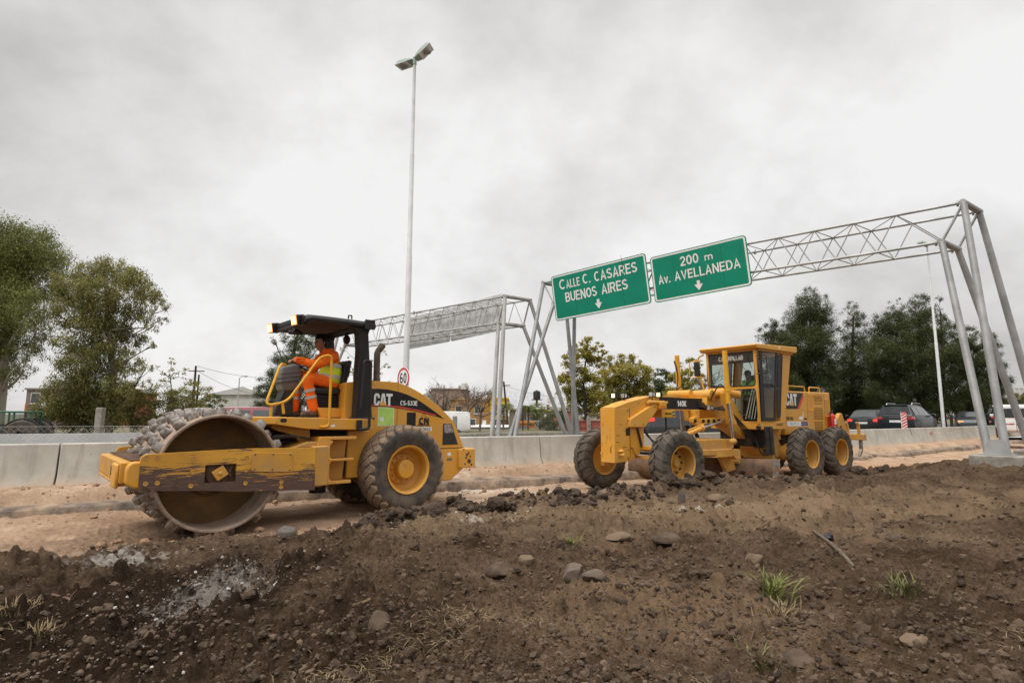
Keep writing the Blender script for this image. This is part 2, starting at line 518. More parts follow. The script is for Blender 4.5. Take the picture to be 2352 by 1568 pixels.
def stained_concrete():
    """cast concrete: mottled, with run-down streaks, and soil splashed on the foot"""
    m = M('barrier_concrete', (0.50, 0.475, 0.42), 0.9, col2=(0.36, 0.34, 0.295), scale=1.1, lo=.33, hi=.66, bump=0.2, bscale=45)
    t = m.node_tree; L = t.links.new; b = t.nodes['Principled BSDF']
    c = b.inputs['Base Color'].links[0].from_socket
    tc = nd(t, 'ShaderNodeTexCoord')
    for sc_, scale, lo, hi, col, zr in (((1, 1, .10), 5.0, .52, .74, (.20, .18, .145), None), ((1, 1, 1), 14.0, .62, .70, (.17, .15, .125), None), ((1, 1, 1), 5.0, .30, .75, (.42, .29, .19), (.34, -.02))):
        mp = nd(t, 'ShaderNodeMapping'); L(tc.outputs['Object'], mp.inputs[0]); mp.inputs['Scale'].default_value = sc_
        n = nd(t, 'ShaderNodeTexNoise', i_Scale=scale, i_Detail=7.0, i_Roughness=.65); L(mp.outputs[0], n.inputs[0])
        f = n.outputs['Fac']
        if zr:
            sp = nd(t, 'ShaderNodeSeparateXYZ'); L(tc.outputs['Object'], sp.inputs[0])
            mr = nd(t, 'ShaderNodeMapRange'); L(sp.outputs['Z'], mr.inputs[0])
            mr.inputs['From Min'].default_value, mr.inputs['From Max'].default_value = zr
            mr.inputs['To Min'].default_value, mr.inputs['To Max'].default_value = -.25, .42
            ad = nd(t, 'ShaderNodeMath', operation='ADD'); L(f, ad.inputs[0]); L(mr.outputs[0], ad.inputs[1]); f = ad.outputs[0]
        r = ramp(t, [(lo, (0, 0, 0)), (hi, (.55,) * 3)]); L(f, r.inputs[0])
        mx = nd(t, 'ShaderNodeMix', data_type='RGBA'); L(r.outputs[0], mx.inputs['Factor']); L(c, mx.inputs['A']); mx.inputs['B'].default_value = (*col, 1)
        c = mx.outputs['Result']
    L(c, b.inputs['Base Color'])
    return m


CONC = stained_concrete()
CONC2 = M('old_concrete', (0.33, 0.305, 0.26), 0.9, col2=(0.21, 0.19, 0.16), scale=5, bump=0.25, bscale=40)
ORG = M('orange_workwear', (0.88, 0.165, 0.014), 0.85, col2=(0.76, 0.125, 0.011), scale=9, bump=0.25, bscale=26, bdist=.012)
LIME = M('lime_vest', (0.66, 0.82, 0.05), 0.75, col2=(0.60, 0.76, 0.04), scale=10, emit=0.0)
LIMG = M('green_vest', (0.42, 0.90, 0.09), 0.75, col2=(0.36, 0.80, 0.07))
REFL = M('reflective_tape', (0.50, 0.50, 0.49), 0.4, 0.3, col2=(0.42, 0.42, 0.41))
SKIN = M('brown_skin', (0.34, 0.175, 0.11), 0.55, col2=(0.29, 0.145, 0.09), scale=14)
HAIR = M('black_hair', (0.010, 0.009, 0.009), 0.6, bump=0.4, bscale=160, bdist=.005)
EYEM = M('eye_dark', (0.02, 0.015, 0.012), 0.3)
BOOT = M('leather_boot', (0.085, 0.055, 0.038), 0.7, dust=DUST, dust_amt=0.5, dust_scale=9)
NAVY = M('navy_cloth', (0.03, 0.033, 0.045), 0.85)
LITW = M('headlight_lit', (1.0, 0.80, 0.42), 0.3, emit=1.7)
LITA = M('headlight_amber_rim', (1.0, 0.36, 0.05), 0.3, emit=.9)
LENS = M('clear_lens', (0.60, 0.60, 0.60), 0.12, 0.4)
TAIL = M('tail_light_red', (0.45, 0.012, 0.012), 0.2, spec=0.8, coat=.5)
TAILL = M('tail_light_lit', (0.9, 0.04, 0.03), 0.2, emit=1.4)
CARB = M('black_car_paint', (0.014, 0.015, 0.017), 0.3, coat=0.15, spec=.35)
CARN = M('navy_car_paint', (0.014, 0.017, 0.023), 0.3, coat=0.15, spec=.35)
CARG = M('grey_car_paint', (0.085, 0.09, 0.095), 0.22, 0.4, coat=0.6)
CARR = M('red_car_paint', (0.20, 0.012, 0.022), 0.2, coat=0.7)
CGLS = M('car_window_glass', (0.022, 0.027, 0.029), 0.08, spec=0.5, col2=(0.035, 0.04, 0.04), scale=2)
PLAT = M('number_plate', (0.75, 0.75, 0.73), 0.4)
FIRE = M('extinguisher_red', (0.55, 0.02, 0.018), 0.28, coat=.5)
TRACT = M('tractor_green', (0.03, 0.14, 0.075), 0.45, dust=(0.2, 0.18, 0.14), dust_amt=.3)


def glass(name, tint=(0.8, 0.86, 0.84), refl=0.10):
    m = D.materials.new(name); m.use_nodes = True
    t = m.node_tree; t.nodes.clear(); L = t.links.new
    tr = nd(t, 'ShaderNodeBsdfTransparent'); tr.inputs[0].default_value = (*tint, 1)
    gl = nd(t, 'ShaderNodeBsdfGlossy'); gl.inputs['Roughness'].default_value = 0.03
    fr = nd(t, 'ShaderNodeLayerWeight', i_Blend=.5)
    pw = nd(t, 'ShaderNodeMath', operation='POWER'); L(fr.outputs['Facing'], pw.inputs[0]); pw.inputs[1].default_value = 4.0
    ad = nd(t, 'ShaderNodeMath', operation='MULTIPLY_ADD'); L(pw.outputs[0], ad.inputs[0]); ad.inputs[1].default_value = .55; ad.inputs[2].default_value = refl * .35
    mx = nd(t, 'ShaderNodeMixShader'); L(ad.outputs[0], mx.inputs[0]); L(tr.outputs[0], mx.inputs[1]); L(gl.outputs[0], mx.inputs[2])
    o = nd(t, 'ShaderNodeOutputMaterial'); L(mx.outputs[0], o.inputs[0])
    return m


GLS = glass('cab_glass', (0.82, 0.86, 0.84), 0.08)
GLSD = glass('dark_cab_glass', (0.30, 0.30, 0.29), 0.08)  # darker tint for the quarter windows


def worn_yellow():
    """yellow plate rubbed through to brown steel in long scratches, worst along its lower half"""
    m = D.materials.new('scratched_yellow_plate'); m.use_nodes = True
    t = m.node_tree; L = t.links.new; b = t.nodes['Principled BSDF']
    tc = nd(t, 'ShaderNodeTexCoord')
    mp = nd(t, 'ShaderNodeMapping'); L(tc.outputs['Object'], mp.inputs[0]); mp.inputs['Scale'].default_value = (1.3, 1, 20)
    n = nd(t, 'ShaderNodeTexNoise', i_Scale=2.2, i_Detail=9.0, i_Roughness=0.72, i_Distortion=0.25); L(mp.outputs[0], n.inputs[0])
    mp2 = nd(t, 'ShaderNodeMapping'); L(tc.outputs['Object'], mp2.inputs[0]); mp2.inputs['Scale'].default_value = (1, 1, 2)
    n2 = nd(t, 'ShaderNodeTexNoise', i_Scale=1.9, i_Detail=4.0); L(mp2.outputs[0], n2.inputs[0])
    sp = nd(t, 'ShaderNodeSeparateXYZ'); L(tc.outputs['Object'], sp.inputs[0])
    # wear mask: more towards the lower edge, where the plate drags along kerbs and soil
    xz = nd(t, 'ShaderNodeMath', operation='MULTIPLY_ADD'); L(sp.outputs['X'], xz.inputs[0]); xz.inputs[1].default_value = -0.085; L(sp.outputs['Z'], xz.inputs[2])
    mr = nd(t, 'ShaderNodeMapRange'); L(xz.outputs[0], mr.inputs[0])
    for k_, v_ in zip(('From Min', 'From Max', 'To Min', 'To Max'), (0.46, 0.84, -0.12, -0.56)): mr.inputs[k_].default_value = v_
    a = nd(t, 'ShaderNodeMath', operation='MULTIPLY_ADD'); L(n.outputs['Fac'], a.inputs[0]); a.inputs[1].default_value = 1.75; L(mr.outputs[0], a.inputs[2])
    a2 = nd(t, 'ShaderNodeMath', operation='MULTIPLY_ADD'); L(n2.outputs['Fac'], a2.inputs[0]); a2.inputs[1].default_value = 0.46; L(a.outputs[0], a2.inputs[2])
    r = ramp(t, [(0.735, (0, 0, 0)), (0.775, (1, 1, 1))]); L(a2.outputs[0], r.inputs[0])
    n3 = nd(t, 'ShaderNodeTexNoise', i_Scale=9.0, i_Detail=6.0); L(mp.outputs[0], n3.inputs[0])
    rb = ramp(t, [(0.35, (0.060, 0.036, 0.030)), (0.62, (0.125, 0.070, 0.048))]); L(n3.outputs['Fac'], rb.inputs[0])
    ry = ramp(t, [(0.35, (0.52, 0.25, 0.03)), (0.62, (0.64, 0.325, 0.035))]); L(n2.outputs['Fac'], ry.inputs[0])
    mx = nd(t, 'ShaderNodeMix', data_type='RGBA'); L(r.outputs[0], mx.inputs['Factor']); L(ry.outputs[0], mx.inputs['A']); L(rb.outputs[0], mx.inputs['B'])
    L(mx.outputs['Result'], b.inputs['Base Color'])
    b.inputs['Roughness'].default_value = 0.5
    bp = nd(t, 'ShaderNodeBump', i_Strength=0.25, i_Distance=0.004); L(r.outputs[0], bp.inputs['Height']); bp.invert = True; L(bp.outputs[0], b.inputs['Normal'])
    return m


WORN = worn_yellow()


# ================================================================ the ground
_bx = np.array([-9.3, -8.4, .707, 18.2, 24.9]); _by = np.array([10.59, 11.06, 15.75, 28.46, 33.4])
BC = np.polyfit(_bx, _by, 2)
BC[0] *= .8


def bar_y(X):
    X = np.asarray(X, float)
    q = np.clip(X, -14, 30)
    return np.polyval(BC, q) + (X - q) * (2 * BC[0] * q + BC[1])


def bar_slope(X):
    q = np.clip(X, -14, 30)
    return 2 * BC[0] * q + BC[1]


def bar_t(X, Y):
    """distance from the barrier line, positive on the camera's side"""
    return (bar_y(X) - Y) / np.sqrt(1 + bar_slope(X) ** 2)


def on_bar(X, t=0.0, z=0.0):
    m = float(bar_slope(X)); n = sqrt(1 + m * m)
    return Vector((X + t * m / n, float(bar_y(X)) - t / n, z))


def _hash(i, j, seed):
    h = (i.astype(np.int64) * 374761393 + j.astype(np.int64) * 668265263 + seed * 982451653) & 0x7fffffff
    h = ((h ^ (h >> 13)) * 1274126177) & 0x7fffffff
    h = h ^ (h >> 16)
    return (h & 0xffff) / 65535.0


def vnoise(x, y, seed=0):
    i, j = np.floor(x), np.floor(y)
    fx, fy = x - i, y - j
    fx = fx * fx * fx * (fx * (fx * 6 - 15) + 10); fy = fy * fy * fy * (fy * (fy * 6 - 15) + 10)
    a, b, c, d = _hash(i, j, seed), _hash(i + 1, j, seed), _hash(i, j + 1, seed), _hash(i + 1, j + 1, seed)
    return (a * (1 - fx) + b * fx) * (1 - fy) + (c * (1 - fx) + d * fx) * fy


def fbm(x, y, o=4, seed=0, g=.5):
    s, a, n = 0, 1, 0
    for k in range(o):
        s = s + a * (vnoise(x * 2 ** k + 13.1 * k, y * 2 ** k - 7.7 * k, seed + k) - .5); n += a; a *= g
    return s / n


def lumps(x, y, cell, seed, prob=.6):
    """heights of rounded clods strewn on a plane, as a share of the cell"""
    i0, j0 = np.floor(x / cell), np.floor(y / cell)
    h = np.zeros_like(x)
    for di in (-1, 0, 1):
        for dj in (-1, 0, 1):
            i, j = i0 + di, j0 + dj
            on = _hash(i, j, seed) < prob
            cx = (i + .15 + .7 * _hash(i, j, seed + 1)) * cell; cy = (j + .15 + .7 * _hash(i, j, seed + 2)) * cell
            r = cell * (.22 + .36 * _hash(i, j, seed + 3) ** 2)
            an = pi * _hash(i, j, seed + 4); ca, sa = np.cos(an), np.sin(an)
            ux, uy = (x - cx) * ca + (y - cy) * sa, (-(x - cx) * sa + (y - cy) * ca) * 1.45
            d2 = 1 - (ux * ux + uy * uy) / (r * r)
            h = np.maximum(h, np.where(on & (d2 > 0), np.sqrt(np.maximum(d2, 0)) * r * .85, 0))
    return h


def sstep(x, a, b):
    t = np.clip((x - a) / (b - a), 0, 1)
    return t * t * (3 - 2 * t)


_CP = np.array([(-7.5, 5.2, .05), (-5.2, 6.1, .08), (-2.8, 7.2, .17), (-1.7, 7.8, .25), (-.65, 8.6, .31), (.4, 9.2, .30), (1.6, 9.8, .24), (3, 10.6, .27), (4.5, 11.4, .38), (5.4, 12.0, .36), (6.6, 12.9, .23),
                (8.5, 14.2, .26), (10.9, 15.7, .26), (14, 17.5, .28), (18, 20, .30), (-4, 4.5, .08), (-2.6, 4.6, .16), (-1.0, 5.0, .36), (.5, 5.5, .42), (2.5, 6.5, .42), (4.5, 8.5, .42), (7, 10, .46), (9, 11.5, .56), (11, 12.4, .58),
                (11.3, 13.5, .46), (12.5, 13.0, .52), (14, 14.5, .70), (17, 16, .75), (9.5, 13.2, .46), (12.5, 15.2, .42), (-2.6, 3.0, .10), (-1.7, 3.0, .24), (-.9, 2.7, .38), (.3, 2.6, .45), (1.4, 2.7, .49), (2.4, 3.0, .57), (3.2, 3.4, .57), (4, 4.5, .52),
                (6, 6, .54), (8, 7, .58), (1.2, 4.2, .42), (-3, 0, .2), (0, 0, .35), (3, 0, .5), (8, 2, .6), (-7, 2, .1), (-9, 3.5, .08), (20, 14, .8), (-1.2, 3.8, .40), (-.3, 3.6, .38)])


def base_h(X, Y):
    X, Y = np.asarray(X, float), np.asarray(Y, float)
    num = np.zeros(X.shape); den = np.zeros(X.shape)
    for cx, cy, cz in _CP:
        sc = .35 + .05 * cy
        w_ = 1 / (((X - cx) ** 2 + (Y - cy) ** 2) / sc ** 2 + .25) ** 2
        num += w_ * cz; den += w_
    return num / den


def ground_h(X, Y, detail=True):
    X, Y = np.asarray(X, float), np.asarray(Y, float)
    t = bar_t(X, Y)
    u = X * .84 + Y * .54
    toe = 5.15 - .35 * sstep(u, 2, 9) + .35 * fbm(u * .9, t * .9, 3, 5)
    mnd = sstep(t, toe, toe + .65)
    h = mnd * base_h(X, Y)
    shelf = .285 * (1 - sstep(t, .95, 1.25)) + .10 * (1 - sstep(t, 1.15, 1.9))
    h = h + shelf * (1 - mnd)
    # berm pushed up by the blade along the near edge, in front of the grader
    h = h + .12 * np.exp(-((t - toe - .75) / .38) ** 2) * sstep(u, 2.6, 4.5) * (1 - .7 * sstep(u, 11, 13)) * (.3 + 1.2 * np.clip(fbm(u * 1.3, t * 2, 3, 41) + .1, 0, 1))
    if not detail:
        return h
    r = np.hypot(X, Y)
    f1, f2 = np.clip(6.5 / r, .25, 1), np.clip(4.0 / r, 0, 1)
    ridge = 1 - 2.2 * np.abs(fbm(u * .38 + 40, t * 1.25 + .35 * fbm(u * .8, t * .8, 2, 401), 3, 402))
    h = h + mnd * sstep(t, toe + .9, toe + 1.6) * (.16 * ridge - .10) * np.clip(r / 4.5, .5, 1.2)
    rough = mnd * (.75 + 1.7 * np.clip(fbm(X * .55, Y * .55, 3, 21) + .35, 0, 1))
    crest = np.exp(-((t - toe - .55) / .6) ** 2) * (.4 + .5 * sstep(u, 2.0, 4.5)) * (1 - .6 * sstep(u, 11.5, 14))
    h = h + mnd * (.26 * fbm(X * .9, Y * .9, 4, 3) + lumps(X + .3 * fbm(X * 2, Y * 2, 3, 501), Y + .3 * fbm(X * 2, Y * 2, 3, 502), .95, 511, .30) * .30 + .07 * fbm(X * 3.1, Y * 3.1, 4, 9))
    wx, wy = X + .05 * fbm(X * 6, Y * 6, 3, 301), Y + .05 * fbm(X * 6 + 9, Y * 6, 3, 302)
    h = h + rough * (lumps(wx, wy, .34, 31, .20) * .45 + lumps(wx + 3, wy, .17, 51, .40) * .70 + lumps(wx, wy + 5, .085, 71, .65) * .95 * np.sqrt(f1) + lumps(X, Y + 9, .045, 91, .75) * f2 + lumps(X + 4, Y + 2, .026, 95, .7) * f2)
    h = h + crest * (lumps(wx, wy, .30, 131, .60) * .8 + lumps(wx, wy, .15, 151, .7) * .9 + lumps(X, Y, .08, 161, .7) * .8 + .35 * np.abs(fbm(X * 4, Y * 4, 4, 171)))
    h = h - mnd * .05 * np.clip(np.abs(fbm(X * 2.3, Y * 2.3, 4, 181)) * -1 + .06, 0, 1) * 8 * f1 * .5
    h = h + mnd * .016 * fbm(X * 17, Y * 17, 3, 13) * f1
    # the sandy road: tracks, dents left by the drum pads, crumbs
    rd = 1 - mnd
    pads = np.cos(u * 2 * pi / .24) * np.cos((t + .15 * np.floor(u / .15) % .3) * 2 * pi / .42)
    h = h + rd * (.035 * fbm(X * 1.1, Y * 1.1, 4, 8) + .030 * fbm(X * 5, Y * 5, 4, 18) - .030 * np.clip(pads, 0, 1) * sstep(-u, -1.0, 1.0) * sstep(t, 1.8, 2.4) + .045 * fbm(u * .5, t * 5.5, 3, 28) * sstep(t, 1.6, 2.3))
    h = h + rd * (lumps(X, Y, .16, 61, .22) * .5 * (sstep(t, toe - 1.1, toe) + .8 * (1 - sstep(t, 1.3, 2.0))) + lumps(X, Y, .07, 81, .5) * .6 * (.55 + sstep(t, toe - 1.0, toe) + (1 - sstep(t, 1.3, 2.0))))
    return h


def gh(x, y):
    return float(ground_h(np.array([x]), np.array([y]))[0])


def ground_at(px_, py_):
    """where the view line through px, py meets the ground in front of the barrier"""
    ys = np.concatenate([np.arange(1.5, 9, .02), np.arange(9, 24, .05)])
    f = FOCAL / 36 * 2352
    d = CAMROT @ Vector(((px_ - 1176) / f, -(py_ - 784) / f, -1))
    X, Z = d.x / d.y * ys, EYE + d.z / d.y * ys
    below = np.nonzero(Z < ground_h(X, ys))[0]
    i = below[0] if len(below) else len(ys) - 1
    return Vector((X[i], ys[i], Z[i]))


def soil_mat(name, stops, patch=None, wet=None, bump=.35):
    m = D.materials.new(name); m.use_nodes = True
    t = m.node_tree; L = t.links.new; b = t.nodes['Principled BSDF']
    b.inputs['Roughness'].default_value = 1.0; b.inputs['Specular IOR Level'].default_value = 0
    tc = nd(t, 'ShaderNodeTexCoord')
    n = nd(t, 'ShaderNodeTexNoise', i_Scale=1.3, i_Detail=8.0, i_Roughness=.62); L(tc.outputs['Object'], n.inputs[0])
    n2 = nd(t, 'ShaderNodeTexNoise', i_Scale=22.0, i_Detail=6.0, i_Roughness=.7); L(tc.outputs['Object'], n2.inputs[0])
    mm = nd(t, 'ShaderNodeMath', operation='MULTIPLY_ADD'); L(n2.outputs['Fac'], mm.inputs[0]); mm.inputs[1].default_value = .42
    m2 = nd(t, 'ShaderNodeMath', operation='MULTIPLY'); L(n.outputs['Fac'], m2.inputs[0]); m2.inputs[1].default_value = .58; L(m2.outputs[0], mm.inputs[2])
    r = ramp(t, stops); L(mm.outputs[0], r.inputs[0])
    c = r.outputs[0]
    for spec in (patch or []):
        col, loc, sc, lo, hi, amt, sd = spec
        mp = nd(t, 'ShaderNodeMapping'); L(tc.outputs['Object'], mp.inputs[0])
        mp.inputs['Location'].default_value = (-loc[0] / sc[0], -loc[1] / sc[1], 0); mp.inputs['Scale'].default_value = (1 / sc[0], 1 / sc[1], .001)
        gr = nd(t, 'ShaderNodeTexGradient', gradient_type='SPHERICAL'); L(mp.outputs[0], gr.inputs[0])
        n3 = nd(t, 'ShaderNodeTexNoise', i_Scale=sd, i_Detail=8.0, i_Roughness=.72); L(tc.outputs['Object'], n3.inputs[0])
        ml = nd(t, 'ShaderNodeMath', operation='MULTIPLY_ADD'); L(gr.outputs['Fac'], ml.inputs[0]); ml.inputs[1].default_value = .55; L(n3.outputs['Fac'], ml.inputs[2])
        rr = ramp(t, [(lo, (0, 0, 0)), (hi, (amt,) * 3)]); L(ml.outputs[0], rr.inputs[0])
        mx = nd(t, 'ShaderNodeMix', data_type='RGBA'); L(rr.outputs[0], mx.inputs['Factor']); L(c, mx.inputs['A']); mx.inputs['B'].default_value = (*col, 1)
        c = mx.outputs['Result']
    L(c, b.inputs['Base Color'])
    nb = nd(t, 'ShaderNodeTexNoise', i_Scale=55.0, i_Detail=8.0, i_Roughness=.75); L(tc.outputs['Object'], nb.inputs[0])
    bp = nd(t, 'ShaderNodeBump', i_Strength=bump, i_Distance=.05); L(nb.outputs['Fac'], bp.inputs['Height']); L(bp.outputs[0], b.inputs['Normal'])
    return m


LIMEC = (.46, .42, .37)
SOIL = soil_mat('dark_soil', [(.34, (.034, .022, .015)), (.45, (.082, .055, .036)), (.55, (.142, .097, .063)), (.68, (.22, .152, .10))],
                [((.29, .20, .125), (3.0, 8.0), (8, 3.2), .62, .95, .8, 2.0), ((.27, .18, .11), (.9, 3.6), (1.6, 1.2), .58, .90, .8, 3.0), ((.030, .020, .014), (-3.1, 4.2), (2.6, 2.6), .55, .8, .85, 2.2),
                 (LIMEC, (-2.35, 4.7), (1.1, 1.7), .86, 1.18, .5, 14.0), (LIMEC, (-4.1, 6.2), (1.2, .8), .80, .98, .8, 8.0), (LIMEC, (2.8, 8.4), (2.2, .7), .90, 1.06, .7, 8.0), (LIMEC, (-.2, 7.6), (2.4, .8), .93, 1.08, .7, 9.0)], bump=.9)
SAND = soil_mat('sandy_road', [(.34, (.20, .132, .084)), (.46, (.345, .238, .160)), (.58, (.45, .325, .225)), (.70, (.57, .435, .32))],
                [((.60, .48, .37), (1.5, 12.5), (5, 2.5), .66, 1.0, .6, 1.6), ((.42, .22, .115), (10, 18), (9, 5), .55, .9, .8, 1.0), ((.62, .58, .54), (-1.5, 13.2), (4, 1.0), .78, .96, .8, 5.0), ((.17, .115, .08), (-4.5, 7.6), (5, 1.6), .66, .92, .7, 3.0), ((.24, .155, .10), (-5, 9.5), (6, 3), .72, .98, .65, 1.4), ((.26, .165, .10), (3, 13), (8, 3), .74, .98, .6, 1.7)], bump=.6)


def build_ground():
    nr, nc = 1300, 1150
    rad = 1 / np.linspace(1 / 1.35, 1 / 50, nr)
    th = np.radians(np.linspace(-57, 57, nc))
    Rr, Th = np.meshgrid(rad, th, indexing='ij')
    X, Y = Rr * np.sin(Th), Rr * np.cos(Th)
    Z = ground_h(X, Y)
    V = np.stack([X, Y, Z], -1).reshape(-1, 3)
    t = bar_t(X, Y)
    u = X * .84 + Y * .54
    toe = 5.15 - .35 * sstep(u, 2, 9) + .35 * fbm(u * .9, t * .9, 3, 5)
    idx = np.arange(nr * nc).reshape(nr, nc)
    F = np.stack([idx[:-1, :-1], idx[:-1, 1:], idx[1:, 1:], idx[1:, :-1]], -1)
    tc_ = t[:-1, :-1]
    soil = (tc_ > toe[:-1, :-1] + .10 + .10 * fbm(X * 5, Y * 5, 3, 77)[:-1, :-1])
    keep = tc_ > -.02
    for nm, msk, mt in (('soil_mound', soil & keep, SOIL), ('dirt_road', (~soil) & keep, SAND)):
        f = F[msk].reshape(-1, 4)
        used, inv = np.unique(f, return_inverse=True)
        o = big_mesh(nm, V[used], inv.reshape(-1, 4)[:, ::-1], mt, smooth=True)
        tag(o, kind='structure')
    # what lies under and around, out to the horizon
    xs = np.concatenate([np.linspace(-900, -30, 12), np.linspace(-24, 60, 60), np.linspace(70, 900, 12)])
    ts = np.array([-.30, -1, -3, -8, -14, -22, -40, -80, -200, -500, -1500])
    V = []
    for X_ in xs:
        m = float(bar_slope(X_)); n = sqrt(1 + m * m)
        for q in ts:
            V.append((X_ + q * m / n, float(bar_y(X_)) - q / n, .44))
    k = len(ts)
    F = [(i * k + j, (i + 1) * k + j, (i + 1) * k + j + 1, i * k + j + 1) for i in range(len(xs) - 1) for j in range(k - 1)]
    g = big_mesh('ground', V, F, M('verge_ground', (.13, .13, .065), .95, col2=(.17, .14, .095), scale=.4, bump=.4, bscale=8))
    tag(g, kind='structure')
    b = MB()
    for q0, q1, z_, nm in ((-.75, -8.2, .448, 'highway'), (-12.5, -20, .448, 'highway')):
        b = MB()
        rows = [[on_bar(X_, q0, z_), on_bar(X_, q1, z_)] for X_ in np.linspace(-60, 120, 60)]
        b.loft(rows, cap=False, closed=False)
        tag(b.build(nm, M('asphalt', (.085, .083, .08), .9, col2=(.06, .06, .058), scale=2, bump=.2, bscale=90)), kind='structure')
    b = MB()
    b.add([(-160, -120, -.35), (160, -120, -.35), (160, 60, -.35), (-160, 60, -.35)], [(0, 1, 2, 3)])
    tag(b.build('subsoil', SOIL), kind='structure')
    # broken edge of the old asphalt
    rr = random.Random(4)
    b = MB()
    rows = []
    for i, X_ in enumerate(np.arange(-16, 34, .16)):
        w0 = .98 + .10 * (rr.random() - .5) + .22 * float(fbm(np.array([X_ * .7]), np.array([0.]), 3, 3)[0])
        w1 = 1.62 + .10 * (rr.random() - .5) + .5 * float(fbm(np.array([X_ * .5]), np.array([3.]), 3, 4)[0])
        zt = .185 + .12 * float(fbm(np.array([X_ * .8]), np.array([7.]), 2, 6)[0])
        rows.append([on_bar(X_, w0, zt - .10), on_bar(X_, w0 + .05, zt + .015), on_bar(X_, (w0 + w1) / 2, zt + .01), on_bar(X_, w1 - .04, zt - .01), on_bar(X_, w1, zt - .03), on_bar(X_, w1 + .03, zt - .22)])
    b.loft(rows, cap=False, closed=False)
    tag(b.build('asphalt_edge', M('old_asphalt_edge', (.17, .14, .115), .95, col2=(.075, .06, .05), scale=5, dust=(.40, .285, .195), dust_amt=.95, dust_scale=1.6, bump=.6, bscale=30), angle=60), kind='structure')


build_ground()


# ---------------------------------------------------------------- loose things on the ground
from mathutils import noise as _mn


def ico(sub=2):
    bm = bmesh.new(); bmesh.ops.create_icosphere(bm, subdivisions=sub, radius=1)
    v = np.array([q.co[:] for q in bm.verts]); f = np.array([[q.index for q in p.verts] for p in bm.faces]); bm.free()
    return v, f


def rock_shape(sub, seed, cuts=7, rough=.10):
    v, f = ico(sub)
    r = np.random.default_rng(seed)
    for _ in range(cuts):
        n = r.normal(size=3); n /= np.linalg.norm(n)
        d = r.uniform(.55, .9); s = v @ n
        v = v - np.outer(np.maximum(s - d, 0) * .92, n)
    k = r.normal(size=(10, 3)) * 4; ph = r.uniform(0, 6, 10)
    v = v * (1 + rough * np.sin(v @ k.T + ph).mean(1, keepdims=True) * 2)
    return v, f


def clod_shape(sub, seed):
    v, f = ico(sub)
    r = np.random.default_rng(seed)
    o = r.uniform(0, 50, 3)
    out = []
    for p in v:
        q = Vector(p * 1.3 + o)
        t = _mn.fractal(q, 1.0, 2.2, 5) * .46 + abs(_mn.noise(q * 2.7)) * .30 + _mn.noise(q * 6.1) * .12
        out.append(p * (.86 + t))
    return np.array(out), f


def rotm(r):
    a = r.uniform(0, 2 * pi); c, s = cos(a), sin(a)
    t = r.normal(0, .5); c2, s2 = cos(t), sin(t)
    return np.array([[c, -s, 0], [s, c, 0], [0, 0, 1]]) @ np.array([[1, 0, 0], [0, c2, -s2], [0, s2, c2]])


def scatter(name, n, sampler, size, mat, protos, seed, flat=.75, sink=.3):
    r = np.random.default_rng(seed)
    P = sampler(r, n)
    H = ground_h(P[:, 0], P[:, 1])
    VV, FF, off = [], [], 0
    for i in range(len(P)):
        v, f = protos[r.integers(len(protos))]
        s = size(r, P[i])
        q = (v * np.array([1, r.uniform(.6, 1), flat * r.uniform(.7, 1.1)])) @ rotm(r).T * s
        VV.append(q + [P[i, 0], P[i, 1], H[i] + s * (.5 - sink)]); FF.append(f + off); off += len(v)
    o = big_mesh(name, np.concatenate(VV), np.concatenate(FF), mat, n=3, smooth=False)
    return tag(o, kind='stuff')


def view_samples(rmin, rmax, amin=-47, amax=47, accept=None):
    def f(r, n):
        out = []
        while sum(map(len, out)) < n:
            q = 1 / r.uniform(1 / rmax, 1 / rmin, 6000); a = np.radians(r.uniform(amin, amax, 6000))
            X, Y = q * np.sin(a), q * np.cos(a)
            k = accept(X, Y, r) if accept else np.ones(len(X), bool)
            out.append(np.stack([X, Y], -1)[k])
        return np.concatenate(out)[:n]
    return f


def _toe(X, Y):
    u = X * .84 + Y * .54
    return 5.15 - .35 * sstep(u, 2, 9)


